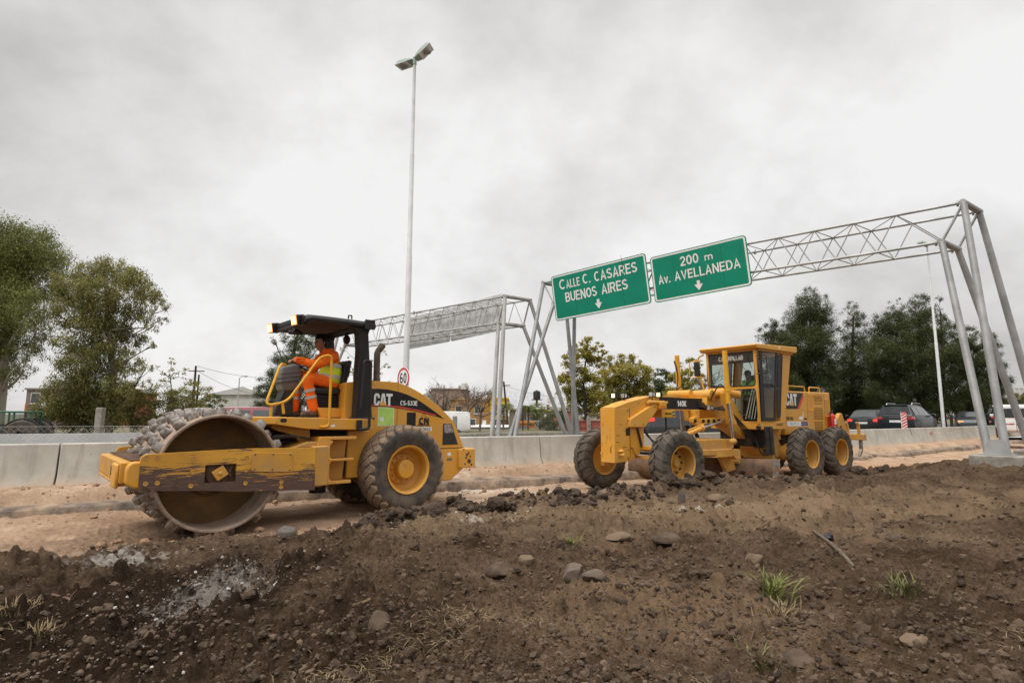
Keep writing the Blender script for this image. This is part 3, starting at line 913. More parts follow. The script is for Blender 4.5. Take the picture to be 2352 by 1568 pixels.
def build_loose():
    protos = [clod_shape(2, k) for k in range(10)]
    big = [clod_shape(3, 40 + k) for k in range(8)]
    small = [clod_shape(1, 20 + k) for k in range(8)]
    CL = M('soil_clod', (.120, .082, .054), .95, col2=(.050, .034, .023), scale=3.5, bump=.8, bscale=45)
    CLD = M('wet_dark_clod', (.095, .066, .046), .95, col2=(.034, .024, .017), scale=3.5, bump=.8, bscale=45)
    PEB = M('pebble_mix', (.145, .10, .067), .9, col2=(.052, .035, .024), scale=6, lo=.38, hi=.66)
    mound2 = lambda X, Y, r: bar_t(X, Y) > _toe(X, Y) + .1
    mound = lambda X, Y, r: (bar_t(X, Y) > _toe(X, Y) + .2) & (fbm(X * .8, Y * .8, 3, 88) > r.uniform(-.35, .25, len(X)))
    rndv = lambda lo, k, a, hi: (lambda r, p: min(hi, lo + k * r.pareto(a)) * (.72 + .075 * float(np.hypot(*p))))
    scatter('soil_clods', 6000, view_samples(2.1, 16, accept=mound), rndv(.011, .014, 2.6, .045), CL, protos, 1, sink=.35)
    scatter('soil_crumbs', 36000, view_samples(1.9, 13, accept=mound2), rndv(.006, .008, 2.6, .026), PEB, small, 2, sink=.3)
    crest = lambda X, Y, r: (np.abs(bar_t(X, Y) - _toe(X, Y) - .55) < .55) & (X * .84 + Y * .54 > 2.4) & (X * .84 + Y * .54 < 13 + 5 * r.random(len(X)))
    scatter('crest_clods', 800, view_samples(6, 19, accept=crest), rndv(.022, .026, 2.5, .11), CLD, big, 3, sink=.4)
    LR = M('white_lime_rubble', (.50, .48, .46), .9, col2=(.27, .24, .215), scale=9, bump=.4)
    zones = [(-2.4, 4.8, .5, .65), (-2.6, 3.9, .4, .4), (-4.1, 6.3, .8, .4), (-.3, 7.6, 1.3, .5), (2.8, 8.4, 1.3, .35), (-2.1, 3.5, .25, .3), (-1.6, 4.6, .35, .4), (.5, 8.6, .6, .4), (-2.6, 7.6, 1.2, .3)]

    def zs(r, n):
        k = r.integers(len(zones), size=n); k = np.where(r.random(n) < .45, 0, k)
        z = np.array(zones)[k]
        return np.stack([z[:, 0] + r.normal(size=n) * z[:, 2] * .7, z[:, 1] + r.normal(size=n) * z[:, 3] * .7], -1)
    scatter('lime_rubble', 900, zs, lambda r, p: min(.020, .004 + .005 * r.pareto(2.4)), LR, protos, 5, sink=.35)
    sand = lambda X, Y, r: (bar_t(X, Y) < _toe(X, Y) + .3) & (bar_t(X, Y) > _toe(X, Y) - .9) | (bar_t(X, Y) > .2) & (bar_t(X, Y) < 2.2) & (r.random(len(X)) < .6)
    scatter('road_crumbs', 2600, view_samples(6, 30, accept=sand), lambda r, p: min(.09, .012 + .018 * r.pareto(2.6)), M('sandy_clod', (.42, .27, .17), .95, col2=(.23, .145, .09), scale=3, bump=.6), small, 6)
    # stones one can point to
    TAN = M('tan_stone', (.235, .168, .11), .9, col2=(.145, .10, .066), scale=7, bump=.5, bscale=30, dust=(.115, .08, .054), dust_amt=.8, dust_scale=7)
    GRY = M('grey_stone', (.185, .15, .12), .9, col2=(.10, .08, .063), scale=7, bump=.5, bscale=30, dust=(.115, .08, .054), dust_amt=.8, dust_scale=7)
    DRK = M('dark_stone', (.125, .090, .064), .9, col2=(.062, .044, .032), scale=6, bump=.6, bscale=30, dust=(.115, .08, .054), dust_amt=.8, dust_scale=7)
    SLT = M('slate_stone', (.19, .175, .16), .8, col2=(.11, .10, .09), scale=5, bump=.3, dust=(.115, .08, .054), dust_amt=.8, dust_scale=7)
    stones = [(1516, 1140, 32, TAN, (.8, .5, 1.2), 'upright tan stone on the heap below the near front grader wheel'),
              (1567, 1155, 36, SLT, (.65, .22, 1.15), 'thin grey slate slab leaning on the heap before the grader'),
              (1648, 1150, 36, TAN, (1.2, .9, .6), 'broad flat tan stone on the heap under the grader blade'),
              (1385, 1137, 24, TAN, (1, .8, .7), 'small rounded tan stone by the black clods before the grader'),
              (1212, 1292, 34, TAN, (1.1, .8, .8), 'tan stone in the middle of the churned soil'),
              (1422, 1238, 48, TAN, (1.25, .9, .45), 'flat pale stone half sunk in soil below the dark burrow'),
              (1155, 1322, 62, DRK, (1.2, .8, .65), 'big dark brown lump left of the grey boulders'),
              (1318, 1326, 50, GRY, (1.0, .9, .85), 'angular pale grey boulder beside a rounder brown one'),
              (1366, 1332, 50, GRY, (1.15, .9, .7), 'rounder brown grey boulder touching the angular pale one'),
              (1538, 1247, 52, DRK, (1.3, .9, .6), 'brown lump in the middle soil above the bare patch'),
              (1738, 1292, 36, TAN, (1.1, .8, .8), 'squarish tan stone left of the long bent stick'),
              (2060, 1240, 36, DRK, (1.2, .9, .6), 'dark stone near the right edge below the gantry footing'),
              (868, 1448, 56, DRK, (.8, 1, 1.0), 'tall dark stone standing in loose gravelly soil'),
              (655, 1232, 40, SLT, (1.1, .5, .9), 'dark broken asphalt slab standing behind the studded drum'),
              (1912, 1570 - 150, 30, DRK, (1, .8, .5), 'low dark stone right of the bright green grass tuft'),
              (1990, 1455, 44, DRK, (1, .85, .7), 'rounded brown stone in the dark soil far right foreground'),
              (2110, 1480, 60, TAN, (1.1, .8, .55), 'flaky tan stone at the lower right corner'),
              (1840, 1530, 58, DRK, (1.2, 1, .7), 'large smooth dark stone at the lower right edge')]
    for k, (x, y, s, mt, sh, lab) in enumerate(stones):
        p = ground_at(x, y)
        v, f = rock_shape(3, 100 + k, 9, .07)
        r = np.random.default_rng(200 + k)
        w_ = s * p.y / 1307 * .55
        a = r.uniform(-.5, .5)
        rm_ = np.array([[cos(a), -sin(a), 0], [sin(a), cos(a), 0], [0, 0, 1]])
        v = (v * np.array(sh)) @ rm_.T * w_
        o = big_mesh('stone', v, f, mt, n=3, smooth=True)
        o.data.set_sharp_from_angle(angle=radians(28))
        o.location = (p.x, p.y + w_ * .4, p.z + w_ * sh[2] * .30)
        tag(o, lab, 'stone')
    # sticks and roots
    WOOD = M('grey_wood', (.17, .135, .10), .9, col2=(.09, .07, .05), scale=14, stretch=(1, 1, 6))
    ROOT = M('brown_root', (.17, .105, .062), .9, col2=(.10, .062, .04), scale=10)
    for pts, r0, mt, nm, lab in (([(1868, 1222), (1900, 1245), (1935, 1275), (1962, 1308)], .016, WOOD, 'stick', 'long bent grey stick lying across the soil on the right'),
                                 ([(1598, 1482), (1650, 1500), (1690, 1535), (1700, 1562)], .006, ROOT, 'root', 'thin brown root curving down to the bottom edge'),
                                 ([(120, 1368), (155, 1376), (180, 1392)], .010, ROOT, 'root', 'pale twisted root on the dark bank at far left'),
                                 ([(1745, 1215), (1768, 1200), (1790, 1188)], .014, ROOT, 'stick', 'short reddish stick poking out of the soil mid right'),
                                 ([(1725, 1395), (1735, 1440), (1722, 1480)], .005, ROOT, 'root', 'slender root running down from the green grass tuft'),
                                 ([(808, 1395), (835, 1388), (850, 1380)], .012, ROOT, 'stick', 'short orange brown stick right of the lime strewn hollow')):
        P = []
        for q in pts:
            g = ground_at(*q); P.append(g + Vector((0, 0, r0 * 1.1)))
        b = MB(); b.tube(bend(P, .1), r0, 7)
        tag(b.build(nm, mt), lab, 'stick' if nm == 'stick' else 'root')
    p = ground_at(1905, 1240)
    v, f = rock_shape(3, 321, 5, .25)
    o = big_mesh('plastic_scrap', v * np.array([.05, .04, .045]), f, M('black_plastic', (.03, .03, .036), .35), n=3); o.location = p + Vector((0, 0, .03))
    tag(o, 'crumpled black plastic scrap left of the long bent stick', 'litter')


build_loose()


def blades(n, spread, hgt, wid, seed, lean=.75):
    r = np.random.default_rng(seed)
    VV, FF = [], []
    for i in range(n):
        a = r.uniform(0, 2 * pi); d = abs(r.normal()) * spread
        x, y = d * cos(a), d * sin(a)
        h = hgt * r.uniform(.25, 1.1); l = lean * r.uniform(.2, 1.4) * h; b_ = a + r.normal() * .8
        dx, dy = cos(b_) * l, sin(b_) * l
        px_, py_ = -sin(b_) * wid * .5, cos(b_) * wid * .5
        o = len(VV)
        for t, w_ in ((0, 1), (.4, 1), (.75, .7), (1, .1)):
            zz = h * (t - .35 * t * t * (l / h))
            VV += [(x + dx * t * t + px_ * w_, y + dy * t * t + py_ * w_, zz), (x + dx * t * t - px_ * w_, y + dy * t * t - py_ * w_, zz)]
        for k in range(3):
            FF.append((o + 2 * k, o + 2 * k + 1, o + 2 * k + 3, o + 2 * k + 2))
    return np.array(VV), np.array(FF)


def build_grass():
    GG = M('green_grass', (.23, .25, .07), .7, col2=(.12, .135, .04), scale=30)
    GG2 = M('dull_grass', (.16, .17, .06), .75, col2=(.10, .095, .04), scale=30)
    GD = M('straw_grass', (.28, .215, .12), .85, col2=(.16, .115, .065), scale=25)
    for k, (x, y, n, s, h, mt, lab) in enumerate(((1772, 1372, 120, .06, .22, GG, 'bright green grass tuft on the dark soil, lower right of centre'), (2082, 1360, 80, .10, .14, GG2, 'dim green grass tuft near the right edge of the soil'),
                                                  (1312, 1250, 80, .06, .11, GG, 'small green weed in the middle soil above the boulders'), (90, 1462, 150, .12, .13, GD, 'faded grass tuft in the dark lower left corner'),
                                                  (1800, 1412, 90, .08, .12, GD, 'dry grass tuft hanging below the bright green one'), (1745, 1520, 60, .09, .10, GG2, 'dull grass tuft by the hole at the bottom edge'), (30, 1400, 120, .15, .11, GD, 'pale dry grass tuft at the left edge'))):
        p = ground_at(x, y)
        v, f = blades(n, s, h, .009, 40 + k)
        o = big_mesh('grass_tuft', v, f, mt); o.location = p - Vector((0, 0, .015))
        tag(o, lab, 'grass tuft')
    # straw lying on the bank
    r = np.random.default_rng(9)
    VV, FF, off = [], [], 0
    acc = lambda X, Y, q: (np.abs(bar_t(X, Y) - _toe(X, Y) - .8) < 1.0) & (X * .84 + Y * .54 > 2.5) & (fbm(X * .7, Y * .7, 3, 64) > 0.0) | (bar_t(X, Y) > _toe(X, Y) + .8) & (fbm(X * 1.1, Y * 1.1, 3, 65) > np.where(X < -1, .34, .20))
    P = view_samples(2.3, 17, accept=acc)(r, 430)
    H = ground_h(P[:, 0], P[:, 1])
    for i in range(len(P)):
        far = np.hypot(*P[i])
        v, f = blades(int(r.integers(5, 16)), .06 + .004 * far, .025 + .006 * far, .002 + .0006 * far, 1000 + i, lean=2.6)
        VV.append(v + [P[i, 0], P[i, 1], H[i] - .005]); FF.append(f + off); off += len(v)
    tag(big_mesh('dry_straw', np.concatenate(VV), np.concatenate(FF), GD), kind='stuff')


build_grass()


# ================================================================ barriers, gantries, signs, lamps
def ray_plane(x, y, o, n):
    f = FOCAL / 36 * 2352
    d = CAMROT @ Vector(((x - 1176) / f, -(y - 784) / f, -1))
    c = Vector((0, 0, EYE))
    return c + d * ((o - c).dot(n) / d.dot(n))


def bar_X(px_):
    """X where the barrier line is seen at column px_"""
    q = (px_ - 1176) / (FOCAL / 36 * 2352)
    xs = np.linspace(-40, 60, 20001)
    return float(xs[np.argmin(np.abs(xs - q * bar_y(xs)))])


PROF = [(-.29, 0), (-.29, .07), (-.17, .27), (-.095, .83), (-.075, .85), (.075, .85), (.095, .83), (.17, .27), (.29, .07), (.29, 0)]


def barrier_segment(name, X0, X1, t, z, label, group, mat=CONC, hs=1.0):
    c0 = on_bar(X0, t, z)
    rows = []
    n = max(3, int((X1 - X0) / 1.2))
    for i in range(n + 1):
        X_ = X0 + (X1 - X0) * i / n
        m = float(bar_slope(X_)); q = sqrt(1 + m * m)
        nx, ny = m / q, -1 / q          # towards the camera's side
        p = on_bar(X_, t, z) - c0
        rows.append([p + Vector((nx * a, ny * a, h_ * hs)) for a, h_ in PROF])
    b = MB(); b.loft(rows)
    o = b.build(name, mat, bevel=.012, angle=25)
    o.location = c0
    tag(o, label, 'barrier', group)
    return o


BARS = []


def build_barriers():
    js = [bar_X(p) for p in (-420, 158, 700, 1235, 1500, 1765, 2024, 2155, 2248, 2320, 2380, 2440)]
    labs = ['concrete barrier segment at the left edge, left of the black joint', 'concrete barrier segment behind the studded steel drum', 'concrete barrier segment behind the roller tyres and steps', 'concrete barrier segment behind the front wheels of the grader',
            'concrete barrier segment behind the grader blade', 'concrete barrier segment behind the rear grader tyres', 'concrete barrier segment with red painted digits below the dark car', 'concrete barrier segment left of the gantry legs under the oncoming car',
            'concrete barrier segment behind the gantry legs', 'concrete barrier segment right of the gantry legs by the white van', 'concrete barrier segment at the right edge of the photo']
    for i in range(len(js) - 1):
        g = .012
        o = barrier_segment('concrete_barrier', js[i] + g, js[i + 1] - g, 0, .285, labs[i], 'concrete barrier segments beside the dirt road')
        BARS.append(o)
        if i == 6:
            X_ = js[6] + (js[7] - js[6]) * .70
            m = float(bar_slope(X_))
            p = on_bar(X_, .155, .285 + .56) - o.location
            text('painted_number', '4475', .26, M('red_spray_paint', (.60, .16, .12), .8), o, p, (pi / 2 - radians(7), 0, atan2(m, 1)), sx=1.0)
            p = on_bar(X_, .25, .285 + .17) - o.location
            text('painted_mark', 'Hb', .16, M('faint_red_paint', (.62, .25, .2), .8), o, p, (pi / 2 - radians(32), 0, atan2(m, 1)))
    xs = np.linspace(-14, 40, 10)
    seg = 'far concrete barrier of the median behind the wire fence, '
    wh = ['behind the green tractor', 'behind the big drum', 'behind the red car', 'behind the roller hood', 'below the white house', 'below the rusty red fence', 'behind the grader cab', 'behind the grader tail', 'behind the parked dark cars']
    for i in range(9):
        barrier_segment('median_barrier', xs[i], xs[i + 1] - .03, -9.0, .06, seg + wh[i], 'median barrier segments beyond the lanes', CONC2)


build_barriers()

US = Vector((.82, .572, 0)).normalized()      # along the road
TD = Vector((-.749, .663, 0)).normalized()    # along the gantry beams, away from the camera


def gantry(name, label, N1, N3, length, f1, f2, g1, g2, mat, s_nodes, wv=1.15):
    """four chords with lacing; N1 upper and N3 lower node of the near end on the road-approach side; f, g: feet at the near and far ends"""
    root = thing(name, label, 'sign gantry', (N1.x, N1.y, .45))
    o = root.location
    v = US * wv
    up1, lo1 = N1 - o, N3 - o
    e1 = TD * length
    inb = (N3 - N1).dot(TD)
    up2, lo2 = up1 + v, lo1 + v
    U1e, U2e = up1 + e1, up2 + e1
    L1e = Vector((0, 0, 0)) + lo1 + TD * (length - 2 * inb); L2e = L1e + v
    b = MB()
    for a, c in ((up1, U1e), (up2, U2e), (lo1, L1e), (lo2, L2e)):
        b.tube([a, c], .042, 8)
    b.build('chords', mat, root)
    b = MB()
    ss = s_nodes
    for k in range(len(ss) - 1):
        a0, a1 = ss[k], ss[k + 1]
        m = (a0 + a1) / 2
        for P, Q in ((up1, lo1), (up2, lo2)):
            q0 = Q - TD * inb
            if k == 0: b.tube([P + TD * a0, Q], .017, 5)
            b.tube([P + TD * a0, q0 + TD * m], .017, 5); b.tube([q0 + TD * m, P + TD * a1], .017, 5)
        b.tube([up1 + TD * a0, up2 + TD * a1], .014, 5); b.tube([up1 + TD * a0, up2 + TD * a0], .016, 5)
        q1, q2 = lo1 - TD * inb, lo2 - TD * inb
        b.tube([q1 + TD * m, q2 + TD * min(m + (a1 - a0), length - inb)], .014, 5); b.tube([q1 + TD * m, q2 + TD * m], .016, 5)
    for P, Q in ((up1, lo1), (up2, lo2), (U1e, L1e), (U2e, L2e)):
        b.tube([P, Q], .035, 8)
    b.build('lacing', mat, root)
    b = MB()
    for a, c in ((up1, up2), (lo1, lo2), (U1e, U2e), (L1e, L2e)):
        d = (c - a).normalized() * .07
        b.tube([a - d, c + d], .085, 14)
    for P in (up1, lo1, up2, lo2):
        for s_ in (.10, 6.0):
            if s_ < length: b.tube([P + TD * s_, P + TD * (s_ + .05)], .085, 10)
    b.build('end_rails', mat, root)
    for (p1, p2), (q1, q2), (foot_a, foot_b) in (((up1, lo1), (up2, lo2), (f1, f2)), ((U1e, L1e), (U2e, L2e), (g1, g2))):
        for p, ft, sg in ((p1, foot_a, 1), (p2, foot_a, -1), (q1, foot_b, 1), (q2, foot_b, -1)):
            off = TD * (-.16 * sg) + US * 0
            b = MB(); b.tube([p, ft - o + off], [.078, .092], 16)
            b.build('leg', mat, root)
    for ft in (f1, f2, g1, g2):
        b = MB()
        q = ft - o
        for s_ in (1, -1):
            b.prism([(-.25, 0), (.25, 0), (.15, .34), (-.15, .34)], s_ * .10 - .012, s_ * .10 + .012, T=Matrix.Translation(q) @ Matrix.Rotation(atan2(TD.y, TD.x), 4, 'Z'))
        T = Matrix.Translation(q) @ Matrix.Rotation(atan2(TD.y, TD.x), 4, 'Z')
        b.box(-.34, .34, -.2, .2, -.02, .012, T=T)
        b.build('base_plate', mat, root)
        b = MB()
        b.box(-.52, .52, -.42, .42, -.50, -.02, T=T)
        b.build('concrete_footing', CONC2, root, bevel=.02)
    return root


N1 = at(2213, 465, 14.5); N3 = at(2163, 556, 14.87)
LA = 14.2
F1 = at(2291, 1043, 13.7)
F2 = F1 + US * 3.3
U1e = N1 + TD * LA
G1 = at(1172, 1000, 22.6); G1.z = .55
G2 = at(1322, 1000, 24.8); G2.z = .55
gantry('sign_gantry', 'grey steel lattice gantry carrying two green road signs', N1, N3, LA, F1, F2, G1, G2, GALV, [1.51 + 1.05 * k for k in range(12)])

NB1 = at(1160, 680, 23.5); NB3 = at(1145, 742, 23.85)
LB = 12.6
FB1 = at(1136, 1000, 22.6); FB1.z = .55
FB2 = at(1312, 1000, 25.2); FB2.z = .55
GB1 = NB1 + TD * (LB + .6) - US * 1.0; GB1.z = .55
GB2 = GB1 + US * 3.2
gantry('sign_gantry', 'pale grey lattice gantry seen with the blank backs of its signs', NB1, NB3, LB, FB1, FB2, GB1, GB2, GALW, [.9 + .98 * k for k in range(12)], wv=1.3)


def sign_panel(name, label, cat, TL, TR, BR, BL, o, n, tilt, front, back, thick=.03):
    """a panel through the seen corners, in the plane o, n; returns root with x along, y up, z out of the face"""
    a, c = ray_plane(*BL, o, n), ray_plane(*BR, o, n)
    tl = ray_plane(*TL, o, n); tr = ray_plane(*TR, o, n)
    e = (c - a).normalized()
    h = ((tl - a).length + (tr - c).length) / 2
    w_ = (c - a).length
    up = Vector((0, 0, 1)); up = (up - e * up.dot(e)).normalized()
    out = e.cross(up).normalized()
    up = (up * cos(tilt) + out * sin(tilt)).normalized(); out = e.cross(up).normalized()
    R = Matrix((e, up, out)).transposed().to_4x4()
    root = D.objects.new(name, None); COL.objects.link(root)
    root.matrix_world = Matrix.Translation(a) @ R
    tag(root, label, cat)
    b = MB(); b.prism(rrect(0, w_, 0, h, min(.12, h * .08)), -thick, 0, 'z', 0)
    return root, w_, h, b


def fit_text(body, parent, cx, cy, width, cap, z, mat, name='lettering'):
    return strokes(name, body, parent, (cx, cy, z), (1, 0, 0), (0, 1, 0), cap, width, mat, .15)


def arrow(parent, cx, cy, w_, h_, z):
    b = MB()
    b.prism([(cx - w_ * .18, cy + h_ * .5), (cx + w_ * .18, cy + h_ * .5), (cx + w_ * .18, cy + h_ * .12), (cx + w_ * .5, cy + h_ * .12), (cx, cy - h_ * .5), (cx - w_ * .5, cy + h_ * .12), (cx - w_ * .18, cy + h_ * .12)], z, z + .002, 'z')
    b.build('arrow', SWHT, parent)


def build_signs():
    n = Vector((TD.y, -TD.x, 0)); o = N1 - US * .22
    s1, w1, h1, b = sign_panel('road_sign', 'green overhead sign reading CALLE C. CASARES BUENOS AIRES with a down arrow', 'road sign', (1267.5, 637), (1484, 586), (1496.5, 696), (1277, 738), o, n, radians(7), None, None)
    p1 = b.build('panel', GRN, s1)
    s2, w2, h2, b = sign_panel('road_sign', 'green overhead sign reading 200 m Av. AVELLANEDA with a down arrow', 'road sign', (1489.5, 609), (1715, 528), (1728, 655), (1505, 696), o, n, radians(7), None, None)
    p2 = b.build('panel', GRN, s2)
    for s_, w_, h_ in ((s1, w1, h1), (s2, w2, h2)):
        m0, m1 = .03, .085
        ro = rrect(m0, w_ - m0, m0, h_ - m0, .10, 5); ri = rrect(m1, w_ - m1, m1, h_ - m1, .06, 5)
        b = MB(); b.loft([[Vector((x, y, .003)) for x, y in ro], [Vector((x, y, .003)) for x, y in ri]], cap=False)
        b.build('border', SWHT, s_)
        b = MB()
        for k in range(1, 4):
            b.box(w_ * k / 4 - .004, w_ * k / 4 + .004, .02, h_ - .02, .0005, .0015)
        b.build('panel_joints', M('sign_joint', (.0, .13, .075), .5), s_)
        b = MB()
        for z_ in (.22, .5, .78):
            b.box(.1, w_ - .1, h_ * z_ - .04, h_ * z_ + .04, -.09, -.03)
        for k in range(5):
            b.box(w_ * (k + .5) / 5 - .03, w_ * (k + .5) / 5 + .03, .1, h_ - .1, -.16, -.09)
        b.build('back_rails', GALV, s_)
    z = .006
    fit_text('C', s1, w1 * .125, h1 * .775, w1 * .075, h1 * .225, z, SWHT)
    fit_text('ALLE', s1, w1 * .245, h1 * .755, w1 * .155, h1 * .185, z, SWHT)
    fit_text('C.', s1, w1 * .395, h1 * .775, w1 * .082, h1 * .21, z, SWHT)
    fit_text('CASARES', s1, w1 * .695, h1 * .77, w1 * .43, h1 * .21, z, SWHT)
    fit_text('BUENOS', s1, w1 * .315, h1 * .475, w1 * .345, h1 * .21, z, SWHT)
    fit_text('AIRES', s1, w1 * .67, h1 * .475, w1 * .265, h1 * .21, z, SWHT)
    arrow(s1, w1 * .49, h1 * .195, w1 * .075, h1 * .20, z)
    fit_text('200', s2, w2 * .425, h2 * .765, w2 * .195, h2 * .205, z, SWHT)
    fit_text('m', s2, w2 * .625, h2 * .745, w2 * .085, h2 * .15, z, SWHT)
    fit_text('Av.', s2, w2 * .135, h2 * .475, w2 * .13, h2 * .195, z, SWHT)
    fit_text('AVELLANEDA', s2, w2 * .585, h2 * .48, w2 * .67, h2 * .195, z, SWHT)
    arrow(s2, w2 * .49, h2 * .20, w2 * .09, h2 * .205, z)
    b = MB(); b.tube([(w1 * .772, h1 * 1.07, .02), (w1 * .780, h1 * .66, .02)], .007, 6); b.build('loose_cable', BLK, s1)
    # the two sheet backs on the farther gantry
    o = NB1 + US * 1.55
    for q, lab in ((((942, 728), (1092, 702), (1086, 784), (942, 800)), 'left grey sheet metal sign back on the farther gantry'), (((1095, 700), (1160, 673), (1156, 765), (1088, 783)), 'right grey sheet metal sign back on the farther gantry')):
        pass
    TLx = [((938, 731), (1038, 702), (1033, 784), (938, 802), 'left grey sheet metal sign back on the farther gantry'), ((1040, 701), (1157, 674), (1152, 758), (1035, 784), 'right grey sheet metal sign back on the farther gantry')]
    for tl, tr, br, bl, lab in TLx:
        s_, w_, h_, b = sign_panel('road_sign', lab, 'road sign', tl, tr, br, bl, o, n, radians(-4), None, None)
        b.build('panel', SIGNB, s_)
        b = MB()
        for k in range(9):
            b.box(w_ * (k + .5) / 9 - .012, w_ * (k + .5) / 9 + .012, .02, h_ - .02, .0, .012)
        for z_ in (.25, .75):
            b.box(.05, w_ - .05, h_ * z_ - .015, h_ * z_ + .015, .012, .03)
        b.build('back_rails', SIGNB, s_)


build_signs()


def lamp_post(label, base, H, heads, r0=.11, mat=POLE, group='street lamps beyond the barrier'):
    p = thing('street_lamp', label, 'street lamp', base, 0, group)
    b = MB()
    b.tube([(0, 0, 0), (0, 0, H * .48), (0, 0, H * .48 + .02), (0, 0, H * .75), (0, 0, H * .75 + .02), (0, 0, H)], [r0, r0 * .92, r0 * .80, r0 * .72, r0 * .62, r0 * .50], 14)
    b.build('pole', mat, p)
    b = MB(); b.tube([(0, 0, H - .02), (0, 0, H + .26)], .075, 12); b.build('head_bracket', LAMPG, p)
    for az, tilt in heads:
        T = Matrix.Translation((0, 0, H + .16)) @ Matrix.Rotation(az, 4, 'Z') @ Matrix.Rotation(-tilt, 4, 'Y') @ Matrix.Diagonal((1.15, 1.05, .75, 1))
        b = MB()
        rows = []
        for x_, w_, z0, z1 in ((.05, .13, -.03, .05), (.16, .17, -.07, .09), (.34, .20, -.09, .12), (.62, .20, -.09, .12), (.70, .17, -.09, .06)):
            rows.append([T @ Vector((x_, -w_, z0)), T @ Vector((x_, w_, z0)), T @ Vector((x_, w_ * .8, z1)), T @ Vector((x_, -w_ * .8, z1))])
        b.loft(rows)
        hd = b.build('lamp_head', LAMPG, p, bevel=.012)
        b = MB()
        b.box(.22, .71, -.205, .205, -.105, -.085, T=T)
        b.build('lens_frame', WHT, hd)
        b = MB(); b.ell(T @ Vector((.47, 0, -.10)), (.20, .155, .12), 14, 8); b.build('lamp_bowl', LGLS, hd)
    return p


lamp_post('tall white pole with twin lamp heads rising behind the roller', Vector((at(933, 840, 20).x, 20, .45)), 14.4, [(radians(-14), radians(40)), (radians(150), radians(2))])
pb = at(2166, 960, 42)
lamp_post('distant white lamp pole before the dark pines, topped beside the gantry joint', Vector((pb.x, 42, .45)), 14.1, [(radians(60), radians(18)), (radians(200), radians(8))])
pb = at(546, 930, 58)
sm = thing('street_lamp', 'small distant lamp post with one head by the white warehouse', 'street lamp', (pb.x, 58, .45))
b = MB(); b.tube([(0, 0, 0), (0, 0, 4.95)], [.07, .05], 10); b.build('pole', GALW, sm)
b = MB(); b.tube([(0, 0, 4.9), (.35, 0, 5.15), (.6, 0, 5.15)], .03, 8); b.ell((.62, 0, 5.12), (.25, .11, .09)); b.build('lamp_head', GALW, sm)

# speed limit sign in the median
sp = at(926.5, 868, 19.4)
sn = thing('speed_sign', 'round red bordered speed limit sign reading 60 behind the roller hood', 'road sign', (sp.x, sp.y, .45), atan2(-.69, -.72) + pi / 2)
hz = sp.z - .45
b = MB(); b.tube([(0, .05, 0), (0, .05, hz + .2)], .03, 10); b.build('post', GALV, sn)
T = Matrix.Translation((0, 0, hz))
b = MB(); b.lathe([(.015, .36), (.0, .365), (-.005, .36), (-.005, .001)], 40, ax='y', c=(0, 0, hz)); b.build('disc', SWHT, sn)
b = MB(); b.lathe([(-.006, .36), (-.010, .355), (-.010, .295), (-.006, .29)], 40, ax='y', c=(0, 0, hz), close=True); b.build('red_ring', SRED, sn)
strokes('number', '60', sn, (0, -.008, hz), (1, 0, 0), (0, 0, 1), .36, .40, DECK, .15, .14)

# red and white chevron board on the barrier
cb = bar_X(2070)
p = on_bar(cb, -.02, 1.12); sl_ = float(bar_slope(cb))
ch = thing('hazard_board', 'red and white striped hazard board standing on the barrier before the dark car', 'hazard board', p, radians(12))
b = MB(); b.box(-.17, .17, -.012, .012, -.02, .82); b.build('board', SWHT, ch)
b = MB()
for k in range(7):
    z_ = -.10 + k * .14
    q = [(-.168, z_), (.168, z_ + .15), (.168, z_ + .22), (-.168, z_ + .07)]
    q = [(x_, min(max(y_, -.018), .818)) for x_, y_ in q]
    b.prism(q, -.016, -.0125)
b.build('red_stripes', SRED, ch)
b = MB()
for x_ in (-.1, .25): b.tube([(x_, -.05, .0), (x_ + .03, -.13, -.35)], .008, 5)
b.build('wire_ties', DGR, ch)


